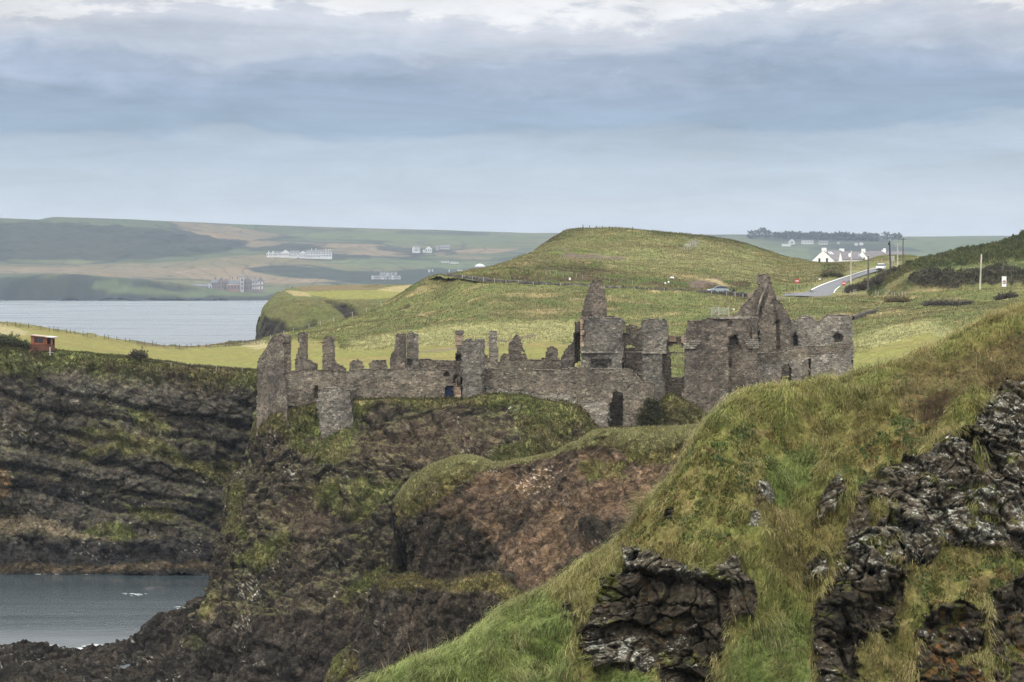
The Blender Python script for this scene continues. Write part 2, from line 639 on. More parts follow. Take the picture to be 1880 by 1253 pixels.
def soft(px, py, polys, P, amp=10.0, freq=0.6, seed=40):
    """how far a point lies inside any of the outcrop outlines, with a ragged rim"""
    out = np.zeros(px.shape)
    mg = amp * 3.2
    sel = np.zeros(px.shape, bool)
    for q in polys:
        a = np.asarray(q)
        sel |= (px > a[:, 0].min() - mg) & (px < a[:, 0].max() + mg) & (py > a[:, 1].min() - mg) & (py < a[:, 1].max() + mg)
    if not sel.any():
        return out
    x, y, S = px[sel], py[sel], P[sel]
    wx = fbm(S, freq, 4, 0.6, seed) * amp * 1.6
    wy = fbm(S + 50, freq, 4, 0.6, seed + 3) * amp * 1.6
    acc = np.zeros(x.shape)
    for k, (jx, jy) in enumerate(((-0.3, 0.2), (0.05, -0.35), (0.3, 0.15))):
        r = np.zeros(x.shape, bool)
        for q in polys:
            r |= inpoly(x + wx + jx * amp, y + wy + jy * amp, q)
        acc += r
    out[sel] = acc / 3.0
    return out


def blocky(P, size, seed=0, warp=0.35, joint=0.10, deep=0.55):
    """angular blocks split by joints: outward push (about -1..1), the block's own random number, 0 in the joints"""
    s = np.asarray(size, float)
    Pw = P + np.stack([fbm(P, 0.6 / s[0], 3, 0.55, seed + 1), fbm(P, 0.6 / s[0], 3, 0.55, seed + 2), fbm(P, 0.6 / s[0], 3, 0.55, seed + 3)], -1) * warp * s
    f1, f2, r1, r2, tilt = worley_facets(Pw, 1.0 / s, seed)
    crack = sstep(0.0, joint, f2 - f1)
    return (r1 - 0.5) * 1.1 + tilt * 0.9 - (1 - crack) * deep, r2, crack


def blades(name, base, up, length, width, col, lean, curl=0.5, tip=0.35, nseg=2, jitter=0.28):
    """grass: one bent tapering blade per root"""
    n = len(base)
    th = RNG.random(n) * 2 * np.pi
    side = np.stack([np.cos(th), np.sin(th), np.zeros(n)], -1) * (width / 2)[:, None]
    L = length[:, None] / nseg
    jit = RNG.normal(size=(n, 3)) * jitter
    rows = [base - side - up * 0.03, base + side - up * 0.03]
    p = base
    for k in range(nseg):
        f = k / max(1, nseg - 1)
        d = up * (0.95 - (0.2 + curl) * f) + lean * (0.35 + 0.65 * f) + jit * (0.7 + 0.3 * f)
        d = d / np.linalg.norm(d, axis=1)[:, None]
        p = p + d * L
        if k < nseg - 1:
            w = 1 - 0.5 * (k + 1) / nseg
            rows += [p - side * w, p + side * w]
        else:
            rows.append(p)
    m = len(rows)
    V = np.stack(rows, 1).reshape(-1, 3)
    k = np.arange(n) * m
    q = np.concatenate([np.stack([k + 2 * a, k + 2 * a + 1, k + 2 * a + 3, k + 2 * a + 2], 1) for a in range(nseg - 1)])
    tr = np.stack([k + m - 3, k + m - 2, k + m - 1], 1)
    c = np.repeat(col[:, None, :], m, axis=1)
    c[:, -1] = mix(c[:, -1], np.array(STRAW), np.full(n, tip * 0.6))
    return mesh_np(name, V, [q, tr], M_BLADE, None, c.reshape(-1, 3))


def scatter(P, weight, n):
    """n random points of a mesh grid, chosen by face area times weight: position and fractional grid index"""
    e1 = P[1:, :-1] - P[:-1, :-1]; e2 = P[:-1, 1:] - P[:-1, :-1]
    A = np.linalg.norm(np.cross(e1, e2), axis=-1) * weight[:-1, :-1]
    c = np.cumsum(A.ravel()); c /= c[-1]
    k = np.searchsorted(c, RNG.random(n))
    i, j = np.unravel_index(np.minimum(k, A.size - 1), A.shape)
    u, v = RNG.random((2, n))
    return i, j, u, v


def bil(X, i, j, u, v):
    if X.ndim == 3:
        u = u[:, None]; v = v[:, None]
    return X[i, j] * (1 - u) * (1 - v) + X[i + 1, j] * u * (1 - v) + X[i, j + 1] * (1 - u) * v + X[i + 1, j + 1] * u * v


SHEETS = []                                         # meshes that things can be stood on


def ground_at(px, py, dmin=0, dmax=9e9):
    """the point of the land that lies under photo pixel px, py, between two distances"""
    best, bd = None, 9e9
    for P, X, Y in SHEETS:
        d = (X - px) ** 2 + (Y - py) ** 2 + np.where((P[:, 1] < dmin) | (P[:, 1] > dmax), 1e9, 0)
        near = d < max(4.0, d.min() * 1.5 + 0.5)
        k = np.argmin(np.where(near, P[:, 1] + d * 0.2, 9e9))
        if d[k] < bd - 1.0 or (d[k] < bd + 3 and P[k, 1] < best[1]):
            best, bd = P[k], d[k]
    return np.array(best, float)


def z_at(x, y):
    best, bz = 9e9, 0.0
    for P, X, Y in SHEETS:
        d = (P[:, 0] - x) ** 2 + (P[:, 1] - y) ** 2
        k = np.argmin(d)
        if d[k] < best:
            best, bz = d[k], P[k, 2]
    return float(bz)


def add_sheet(P, every=2):
    S = P[::every, ::every].reshape(-1, 3)
    X, Y = proj(S)
    SHEETS.append((S, X, Y))


# ---- sea
def build_sea():
    m, nt, b = _nodes('sea_water')
    p = _pos(nt)
    mp = nt.nodes.new('ShaderNodeMapping'); mp.inputs['Scale'].default_value = (0.35, 1.0, 1.0); nt.links.new(p, mp.inputs[0])
    n1 = _noise(nt, mp.outputs[0], 0.9, 5, 0.65)
    mp2 = nt.nodes.new('ShaderNodeMapping'); mp2.inputs['Scale'].default_value = (0.12, 1.0, 1.0); nt.links.new(p, mp2.inputs[0])
    n2 = _noise(nt, mp2.outputs[0], 0.035, 5, 0.6)
    ad = nt.nodes.new('ShaderNodeMath'); ad.operation = 'MULTIPLY_ADD'; nt.links.new(n2, ad.inputs[0]); ad.inputs[1].default_value = 4.0; nt.links.new(n1, ad.inputs[2])
    deep = _ramp(nt, n2, [(0.3, (0.026, 0.040, 0.048)), (0.7, (0.050, 0.064, 0.072))])
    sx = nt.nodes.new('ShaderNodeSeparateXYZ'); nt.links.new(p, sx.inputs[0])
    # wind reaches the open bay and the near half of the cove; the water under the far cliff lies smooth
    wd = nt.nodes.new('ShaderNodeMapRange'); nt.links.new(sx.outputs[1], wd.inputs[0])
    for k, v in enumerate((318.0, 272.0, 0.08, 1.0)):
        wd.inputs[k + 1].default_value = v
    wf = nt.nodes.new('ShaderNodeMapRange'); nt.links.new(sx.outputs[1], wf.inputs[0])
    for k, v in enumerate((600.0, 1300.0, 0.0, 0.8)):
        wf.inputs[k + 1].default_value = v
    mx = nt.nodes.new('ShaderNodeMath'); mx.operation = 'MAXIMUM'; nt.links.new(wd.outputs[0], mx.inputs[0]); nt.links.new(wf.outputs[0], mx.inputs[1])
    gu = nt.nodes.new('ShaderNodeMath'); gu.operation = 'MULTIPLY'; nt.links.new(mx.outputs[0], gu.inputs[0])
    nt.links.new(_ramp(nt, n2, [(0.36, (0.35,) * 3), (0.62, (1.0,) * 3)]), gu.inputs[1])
    nt.links.new(_mixc(nt, gu.outputs[0], deep, (0.10, 0.115, 0.125)), b.inputs['Base Color'])     # paler base colour paints in the bright reflections of the ripples
    ro = nt.nodes.new('ShaderNodeMath'); ro.operation = 'MULTIPLY_ADD'; nt.links.new(gu.outputs[0], ro.inputs[0]); ro.inputs[1].default_value = 0.36; ro.inputs[2].default_value = 0.07
    nt.links.new(ro.outputs[0], b.inputs['Roughness'])
    b.inputs['IOR'].default_value = 1.33
    bp = nt.nodes.new('ShaderNodeBump'); bp.inputs['Distance'].default_value = 0.6
    nt.links.new(ad.outputs[0], bp.inputs['Height']); nt.links.new(gu.outputs[0], bp.inputs['Strength']); nt.links.new(bp.outputs[0], b.inputs['Normal'])
    xs = np.linspace(-3500, 3500, 60); ys = np.concatenate([np.linspace(40, 500, 40), np.linspace(520, 6600, 60)])
    P = np.stack([np.repeat(xs[:, None], len(ys), 1), np.repeat(ys[None], len(xs), 0), np.zeros((len(xs), len(ys)))], -1)
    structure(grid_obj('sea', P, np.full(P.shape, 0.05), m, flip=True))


build_sea()


def build_foam():
    """thin broken foam where the swell meets the rocks of the cove, and one small breaker"""
    V, Fs = [], []
    spots = [(x, 1190 + 3 * math.sin(x / 17.0) + RNG.normal() * 2, 0.25) for x in np.linspace(-10, 225, 60)] + [(x, 1053 + RNG.normal() * 1.2, 0.16) for x in np.linspace(-20, 395, 70)]
    spots += [(248 + RNG.normal() * 9, 1092 + RNG.normal() * 1.2, 0.12) for _ in range(16)] + [(np.interp(y, [1090, 1180], [375, 240]) + RNG.normal() * 4, y, 0.22) for y in np.linspace(1100, 1178, 22)]
    for x, y, r in spots:
        c = W(x, y, F * CH / (y - HY)); n = 9; k = len(V)
        q = r * (0.5 + RNG.random())
        for a in np.linspace(0, 2 * np.pi, n, endpoint=False):
            w = q * (0.6 + 0.8 * RNG.random())
            V.append((c[0] + 2.4 * w * math.cos(a), c[1] + 1.3 * w * math.sin(a), 0.03 + 0.02 * RNG.random()))
        Fs.append(list(range(k, k + n)))
    o = MB().add(V, Fs).build('sea_foam', plain_mat('foam', (0.42, 0.44, 0.45), 0.8, 0.3, 3.0))
    stuff(o, 'thin white foam along the rocks of the dark cove', 'foam')


build_foam()


# ---- far country across the bay
def build_far():
    cols = np.linspace(-420, 2300, 90)
    rows = [
        [(-420, 553.0, 3960), (2300, 553.0, 3960)],
        [(-420, 551.3, 4000), (350, 552, 4000), (2300, 552, 4000)],
        [(-420, 508, 4060), (0, 512, 4060), (40, 509, 4060), (110, 503, 4060), (220, 510, 4060), (330, 520, 4060), (420, 537, 4050), (500, 542, 4040), (600, 540, 4040), (2300, 535, 4040)],
        [(-420, 497, 4300), (0, 499, 4300), (120, 500, 4300), (350, 516, 4250), (480, 522, 4250), (700, 520, 4250), (2300, 515, 4300)],
        [(-420, 484, 4700), (0, 484, 4700), (250, 484, 4700), (400, 474, 4700), (700, 492, 4600), (1000, 492, 4600), (2300, 485, 4600)],
        [(-420, 480, 4760), (0, 480, 4760), (250, 476, 4760), (420, 468, 4800), (700, 470, 4900), (1000, 472, 4900), (1400, 466, 4900), (2300, 466, 4900)],
        [(-420, 440, 4950), (0, 440, 4950), (250, 442, 4950), (400, 450, 5000), (700, 452, 5200), (1000, 455, 5200), (1400, 450, 5200), (1700, 450, 5200), (2300, 450, 5200)],
        [(-420, 408, 5150), (0, 406, 5150), (80, 407, 5150), (240, 412, 5150), (330, 420, 5200), (420, 428, 5300), (600, 436, 5500), (1000, 442, 5500), (1400, 438, 5500), (1700, 440, 5500), (2300, 440, 5500)],
        [(-420, 401, 5400), (0, 401.5, 5400), (75, 404, 5400), (92, 399, 5400), (120, 399.5, 5400), (240, 404, 5400), (420, 411.5, 5700), (600, 418, 6100), (830, 424, 6200), (1000, 429, 6200), (1300, 432, 6000), (1500, 432, 6000), (1640, 436, 6000), (1700, 435, 6000), (1800, 433.5, 6000), (2300, 434, 6000)],
        [(-420, 407, 5900), (600, 425, 6500), (2300, 440, 6500)],
    ]
    P = loft(rows_to_rails(cols, rows), 4.0 / Q, 6.0 / Q, (8,))
    px, py = proj(P)
    n = normals(P)
    rough = soft(px, py, [[(-430, 404), (60, 408), (240, 414), (330, 422), (420, 430), (470, 445), (420, 462), (250, 478), (-430, 480)],
                          [(-430, 502), (40, 510), (120, 504), (220, 511), (330, 522), (420, 540), (420, 556), (-430, 556)]], P, 4, 0.01)
    P = P + n * (rough * fbm(P, 0.012, 5, 0.55, 3) * 14)[..., None]
    P[..., 2] += fbm(P, 0.004, 3, 0.5, 4) * 2.0 * (P[..., 1] > 4100)
    # fields, hedges between them
    G1 = np.stack([P[..., 0] / 420, P[..., 1] / 300 + P[..., 0] / 2600, 0 * P[..., 0]], -1)
    f1, f2, r1, r2 = worley(G1 + 0.12 * fbm(P, 0.004, 2, 0.5, 9)[..., None], 1.0, 12)
    pal = np.array([(0.115, 0.155, 0.065), (0.09, 0.13, 0.055), (0.13, 0.16, 0.065), (0.20, 0.185, 0.10), (0.10, 0.14, 0.065), (0.15, 0.17, 0.07)])
    c = pal[(r1 * 5.99).astype(int)]
    c = mix(c, (0.035, 0.055, 0.035), sstep(0.075, 0.02, f2 - f1) * 0.9)
    scr = (0.036, 0.046, 0.032)
    c = mix(c, np.array(scr), rough * 0.9)
    olive, tan, wood, green = (0.19, 0.185, 0.085), (0.25, 0.215, 0.115), (0.040, 0.055, 0.035), (0.125, 0.175, 0.07)
    pats = [
        (tan, [(-430, 490), (120, 490), (330, 482), (420, 470), (560, 472), (640, 482), (480, 492), (455, 497), (500, 507), (650, 519), (560, 523), (430, 518), (330, 512), (200, 508), (100, 500), (-430, 500)]),
        (olive, [(-430, 484), (130, 487), (300, 481), (420, 470), (470, 468), (560, 470), (680, 480), (620, 488), (500, 487), (300, 493), (100, 490), (-430, 490)]),
        (green, [(150, 520), (200, 516), (330, 530), (480, 532), (560, 531), (510, 548), (330, 545), (215, 540)]),
        (wood, [(452, 493), (500, 486), (560, 490), (640, 497), (700, 497), (800, 492), (880, 494), (960, 500), (960, 530), (760, 530), (640, 520), (520, 507), (470, 501)]),
        (wood, [(540, 470), (610, 474), (680, 466), (682, 476), (620, 481), (560, 477)]),
        (wood, [(480, 452), (530, 448), (600, 452), (620, 458), (520, 462), (450, 462)]),
        (wood, [(690, 452), (760, 456), (820, 462), (760, 470), (690, 458)]),
        (tan, [(560, 452), (680, 449), (700, 453), (600, 457)]),
        (tan, [(680, 458), (740, 464), (700, 468), (640, 466)]),
        (tan, [(830, 461), (900, 455), (960, 458), (900, 466), (840, 466)]),
        (tan, [(800, 466), (870, 472), (920, 480), (880, 478), (800, 470)]),
        (green, [(640, 476), (780, 478), (900, 486), (860, 490), (700, 490), (560, 484)]),
        (tan, [(330, 420), (380, 424), (470, 443), (540, 447), (470, 447), (390, 433)]),
        (green, [(600, 426), (900, 432), (1000, 440), (900, 446), (640, 440), (520, 434)]),
        (wood, [(740, 424), (820, 425), (900, 428), (900, 432), (800, 430), (720, 428)]),
        (green, [(1330, 445), (1480, 452), (1490, 475), (1400, 475), (1330, 460)]),
        (green, [(1640, 440), (1900, 436), (2300, 436), (2300, 470), (1640, 475)]),
        (wood, [(1360, 431), (1620, 433), (1640, 446), (1500, 445), (1380, 440)]),
        (wood, [(1500, 450), (1560, 448), (1680, 455), (1700, 462), (1560, 462)]),
        ((0.03, 0.04, 0.035), [(-430, 545), (200, 546), (500, 548), (640, 546), (640, 556), (-430, 556)]),
        ((0.045, 0.055, 0.04), [(380, 543), (480, 545), (520, 535), (545, 534), (520, 556), (380, 556)]),
    ]
    for col, poly in pats:
        c = mix(c, np.array(col), soft(px, py, [poly], P, 2.5, 0.006, 60) * 0.95)
    c = c * (1 + 0.28 * fbm(P, 0.02, 4, 0.6, 21) + 0.12 * fbm(P, (0.002, 0.012, 0.01), 3, 0.6, 25))[..., None]
    # hedge banks and ditches along the contours, thin at this distance
    for sc, q, k in (((0.0011, 0.0026, 0), 7.0, 81), ((0.0030, 0.0011, 0), 6.0, 85)):
        h = fbm(P, sc, 3, 0.5, k) * q
        h = np.abs(h - np.round(h))
        c = mix(c, (0.030, 0.040, 0.030), sstep(0.060, 0.018, h) * 0.65 * (1 - rough) * (P[..., 1] > 4150))
    c = c * np.array((0.52, 0.46, 0.54))
    structure(grid_obj('far_hills', P, np.clip(c, 0.006, 1), M_FAR))
    add_sheet(P, 2)


build_far()


# ---- headland across the little bay
def build_headland():
    R = [
        [(548, 528, 1040), (540, 528, 960), (575, 525, 1000), (620, 524, 1010), (690, 523, 1010), (770, 523, 1010), (880, 523, 1010)],
        [(524, 535, 950), (511, 541, 800), (550, 546, 765), (610, 552, 760), (690, 550, 765), (770, 547, 770), (880, 540, 780)],
        [(500, 562, 900), (488, 566, 775), (525, 580, 748), (600, 588, 745), (690, 583, 750), (780, 573, 760), (890, 570, 770)],
        [(485, 600, 890), (476, 603, 765), (515, 618, 738), (590, 625, 735), (690, 620, 740), (790, 610, 750), (900, 600, 760)],
        [(470, 660, 890), (455, 680, 760), (495, 740, 735), (580, 755, 730), (690, 755, 735), (800, 755, 740), (910, 755, 750)],
        [(460, 745, 890), (440, 760, 757), (480, 790, 728), (570, 800, 720), (690, 800, 725), (810, 800, 730), (920, 800, 740)],
    ]
    P = loft([[W(*p) for p in r] for r in R], 0.8 / Q, 0.8 / Q)
    px, py = proj(P)
    n = normals(P)
    up = np.abs(n[..., 2])
    rock = soft(px, py, [[(440, 820), (462, 625), (480, 578), (500, 588), (520, 592), (534, 606), (555, 600), (570, 590), (580, 592), (566, 612), (600, 618), (700, 660), (900, 700), (900, 820)],
                         [(600, 552), (640, 556), (660, 580), (640, 590), (615, 570)]], P, 6, 0.06)
    bl, br, _ = blocky(P, (5, 5, 7), 5)
    P = P + n * (fbm(P, 0.03, 5, 0.55, 3) * 2.6 * (up < 0.93) + rock * bl * 1.2 - rock * 1.0 + fbm(P, 0.35, 3, 0.6, 8) * 0.35)[..., None]
    v = fbm(P, 0.06, 5, 0.6, 31)
    c = mix(np.array(GRASS) * 0.72, np.array(OLIVE) * 0.8, sstep(-0.3, 0.4, v))
    c = mix(c, np.array(FIELD), soft(px, py, [[(560, 536), (640, 534), (760, 530), (880, 530), (880, 548), (700, 550), (620, 549), (570, 543)]], P, 2, 0.05))
    c = mix(c, np.array(STRAW) * 0.85, soft(px, py, [[(705, 529), (760, 522), (880, 522), (880, 536), (760, 537), (690, 534)], [(520, 533), (560, 537), (575, 546), (540, 545)]], P, 2, 0.05) * 0.8)
    c = mix(c, (0.13, 0.095, 0.06), soft(px, py, [[(540, 526), (700, 522), (700, 531), (560, 535)]], P, 1.5, 0.05) * 0.8)
    c = mix(c, mix(np.array(BASALT) * 0.55, np.array(BASALT2) * 0.55, br), rock)
    c = c * (1 + 0.35 * fbm(P, 0.5, 3, 0.6, 12))[..., None]
    structure(grid_obj('headland', P, np.clip(c, 0.01, 1), M_LAND))
    add_sheet(P)
    # low earth bank at the back of the headland's field
    R = [[(655, 530, 960), (680, 522, 970), (700, 523, 960), (730, 531, 950), (760, 531, 950)],
         [(655, 531, 940), (672, 530, 930), (700, 530, 930), (725, 534, 930), (760, 534, 930)],
         [(655, 538, 930), (672, 538, 925), (700, 538, 920), (725, 538, 925), (760, 538, 925)]]
    P = loft([[W(*p) for p in r] for r in R], 0.6, 0.6)
    P = P + normals(P) * (fbm(P, 0.2, 4, 0.6, 3) * 0.6)[..., None]
    c = mix(np.array(OLIVE), np.array(HEATH), sstep(-0.2, 0.4, fbm(P, 0.15, 4, 0.6, 9)))
    structure(grid_obj('earth_bank', P, c, M_LAND))


build_headland()


# ---- coastal pasture behind the castle, rising to the road
ROAD_L = [(1405, 552, 452), (1440, 548, 452), (1480, 541, 456), (1510, 529, 466), (1545, 515, 484), (1580, 503, 504), (1606, 494, 524), (1622, 486, 552)]


def build_pasture():
    cols = np.concatenate([np.linspace(-420, 470, 24), np.linspace(490, 860, 30), np.linspace(880, 2200, 36)])
    a = [(-420, 575, 345), (-200, 592, 345), (0, 627, 345), (60, 640, 345), (100, 647, 345), (250, 660, 345), (350, 672, 345), (470, 684, 345), (520, 700, 322), (580, 712, 298), (900, 712, 296), (1300, 712, 296), (1560, 715, 285), (2200, 715, 285)]
    a0 = [(-420, 600, 350), (0, 650, 350), (250, 685, 350), (470, 712, 350), (520, 740, 330), (580, 765, 296), (900, 775, 284), (1300, 790, 278), (1560, 770, 270), (2200, 770, 270)]
    m1 = [(-420, 560, 390), (0, 612, 392), (100, 626, 394), (200, 641, 398), (330, 655, 400), (470, 655, 400), (560, 664, 360), (640, 668, 345), (800, 668, 345), (1050, 668, 345), (1400, 668, 345), (1565, 660, 330), (1700, 640, 330), (2200, 620, 330)]
    b = [(-420, 545, 430), (-200, 566, 430), (0, 596, 442), (60, 602, 444), (100, 607, 446), (200, 622, 450), (260, 631, 452), (330, 639, 455), (400, 636, 458), (480, 628, 460), (520, 624, 452), (560, 622, 430), (640, 628, 405), (720, 622, 405), (800, 616, 405), (900, 610, 405), (1050, 605, 405), (1200, 600, 402), (1350, 598, 395), (1500, 605, 380), (1600, 598, 372), (1700, 588, 365), (1900, 572, 360), (2200, 560, 360)]
    c = [(-420, 544, 432), (-200, 565, 432), (0, 595.5, 444), (60, 601.5, 446), (100, 606.5, 448), (200, 621.5, 452), (260, 630.5, 454), (330, 638.5, 457), (400, 635.5, 460), (480, 627, 462), (520, 618, 462), (560, 612, 460), (600, 599, 462), (640, 590, 460), (720, 567, 462), (800, 552, 458), (900, 555, 432), (1050, 560, 430), (1200, 564, 428), (1350, 568, 422), (1500, 568, 412), (1600, 566, 415), (1700, 562, 410), (1900, 555, 405), (2200, 548, 400)]
    d = [(-420, 544.5, 440), (-200, 566, 440), (0, 597, 450), (60, 603, 452), (100, 608, 454), (200, 623, 458), (260, 632, 460), (330, 640, 463), (400, 637, 466), (480, 627.5, 468), (520, 616.5, 470), (560, 610.5, 470), (600, 597, 472), (640, 585, 476), (690, 565, 480), (720, 548, 484), (760, 520, 488), (780, 508, 490), (800, 504, 488), (830, 507, 475), (900, 519, 455), (1050, 528, 452), (1200, 536, 450), (1350, 545, 450), (1410, 551, 450), (1440, 551, 446), (1500, 548, 442), (1560, 548, 440), (1600, 548, 437), (1650, 546, 432), (1700, 541, 430), (1800, 532, 428), (1900, 527, 425), (2200, 520, 425)]
    e = [(-420, 620, 500), (100, 680, 500), (480, 690, 520), (560, 680, 520), (640, 660, 520), (720, 620, 520), (780, 560, 520), (800, 505, 500), (830, 506, 487), (900, 516, 470), (1050, 525, 466), (1200, 533, 464), (1350, 543, 462), (1440, 549.5, 456), (1500, 545, 450), (1650, 543, 442), (1900, 525, 435), (2200, 518, 435)]
    f = [(-420, 760, 560), (480, 800, 580), (640, 780, 590), (780, 680, 600), (830, 560, 560), (900, 540, 500), (2200, 540, 480)]
    P = loft(rows_to_rails(cols, [a0, a, m1, b, c, d, e, f]), 0.42 / Q, 0.5 / Q, (0, 6))
    px, py = proj(P)
    n = normals(P)
    # mown, bright level field near the cliff edge; rank tussocks up the slope
    field = soft(px, py, [[(-430, 560), (0, 598), (200, 624), (330, 641), (480, 630), (560, 624), (640, 640), (720, 637), (830, 632), (900, 636), (1000, 625), (1060, 640), (1060, 740), (-430, 740)],
                          [(1560, 655), (1700, 615), (1760, 625), (1560, 740)]], P, 5, 0.08)
    field *= (P[..., 1] < 470)
    tus = 1 - field
    P = P + n * ((fbm(P, 0.02, 3, 0.5, 2) * 1.2 * np.clip((P[..., 1] - 380) / 60, 0, 1) + fbm(P, 0.12, 4, 0.55, 3) * 0.55) * tus + tus * (1 - worley(P, 0.55, 9)[0]) * 0.28 + fbm(P, 0.6, 3, 0.6, 5) * (0.06 + 0.22 * tus))[..., None]
    v = fbm(P, (0.035, 0.06, 0.06), 5, 0.6, 31); w = fbm(P, (0.10, 0.16, 0.3), 5, 0.65, 37); s = fbm(P, (0.02, 0.35, 0.5), 4, 0.6, 41)
    c = mix(np.array(GRASS) * 0.95, np.array(OLIVE), sstep(-0.25, 0.35, v))
    c = mix(c, np.array(STRAW) * 0.85, sstep(0.05, 0.6, w + 0.5 * s) * 0.75)
    c = mix(c, np.array(DEEP) * 0.95, sstep(0.05, 0.5, -w + 0.6 * v) * 0.75)
    # paler bent grass at the slope's foot
    pale = soft(px, py, [[(640, 622), (760, 610), (900, 596), (1060, 588), (1060, 630), (900, 634), (760, 634), (640, 640)], [(1440, 600), (1560, 620), (1700, 590), (1760, 610), (1640, 650), (1560, 640)]], P, 10, 0.08)
    c = mix(c, np.array(PALE) * (0.85 + 0.3 * sstep(-0.3, 0.4, w))[..., None], pale * 0.75)
    fc = mix(np.array(FIELD), (0.155, 0.132, 0.052), sstep(-0.25, 0.35, fbm(P, (0.012, 0.05, 0.05), 4, 0.55, 51)))
    fc = mix(fc, (0.115, 0.135, 0.036), sstep(0.1, 0.5, fbm(P, (0.01, 0.04, 0.05), 4, 0.55, 58)) * 0.8)
    c = mix(c, fc, field)
    c = mix(c, (0.26, 0.225, 0.135), soft(px, py, [[(-100, 595), (0, 600), (40, 606), (60, 612), (0, 618), (-100, 612)], [(430, 634), (480, 630), (530, 632), (470, 642)]], P, 4, 0.1) * 0.7)
    # rough fringe and earth along the cliff edge and the far rim, slips, trodden path
    edge = soft(px, py, [[(-430, 600), (0, 626), (110, 648), (250, 659), (350, 671), (470, 683), (470, 720), (-430, 720)], [(250, 626), (330, 634), (480, 624), (480, 631), (330, 642), (250, 634)]], P, 3, 0.15)
    c = mix(c, mix(np.array(OLIVE) * 0.6, np.array(HEATH), sstep(-0.2, 0.3, w)), edge * 0.85)
    slips = soft(px, py, [[(663, 590), (694, 583), (694, 587), (665, 592)], [(718, 565), (748, 553), (750, 559), (722, 566)]], P, 1.5, 0.2)
    c = mix(c, (0.05, 0.042, 0.038), slips)
    P = P - n * (slips * 1.2)[..., None]
    path = soft(px, py, [[(758, 646), (836, 638), (900, 632), (985, 616), (985, 619), (900, 636), (836, 643), (758, 649)]], P, 1.5, 0.1)
    c = mix(c, (0.13, 0.10, 0.075), path * 0.8)
    c = c * (1 + 0.25 * fbm(P, 0.9, 3, 0.6, 12))[..., None]
    structure(grid_obj('pasture', P, np.clip(c, 0.01, 1), M_LAND))
    add_sheet(P)
    # standing grass of the slope
    wgt = np.clip(tus, 0, 1) * (P[..., 1] < 505) * (px > 420) * (px < 1950) * (0.4 + 0.6 * sstep(-0.3, 0.3, w)) * (1 - slips)
    i, j, u, v_ = scatter(P, wgt, int(170000 * Q))
    B = bil(P, i, j, u, v_); C = bil(c, i, j, u, v_)
    k = RNG.random(len(B))
    C = C * (0.85 + 0.45 * k)[:, None]; C = mix(C, np.array(STRAW), (RNG.random(len(B)) < 0.10) * 0.45)
    up = np.tile([0, 0, 1.0], (len(B), 1)); lean = np.tile([0.6, -0.3, 0.0], (len(B), 1))
    stuff(blades('rough_grass', B, up, 0.25 + 0.35 * RNG.random(len(B)), 0.06 + 0.05 * RNG.random(len(B)), C, lean), 'rank olive grass standing over the slope behind the ruin', 'grass')
    return P


PASTURE = build_pasture()


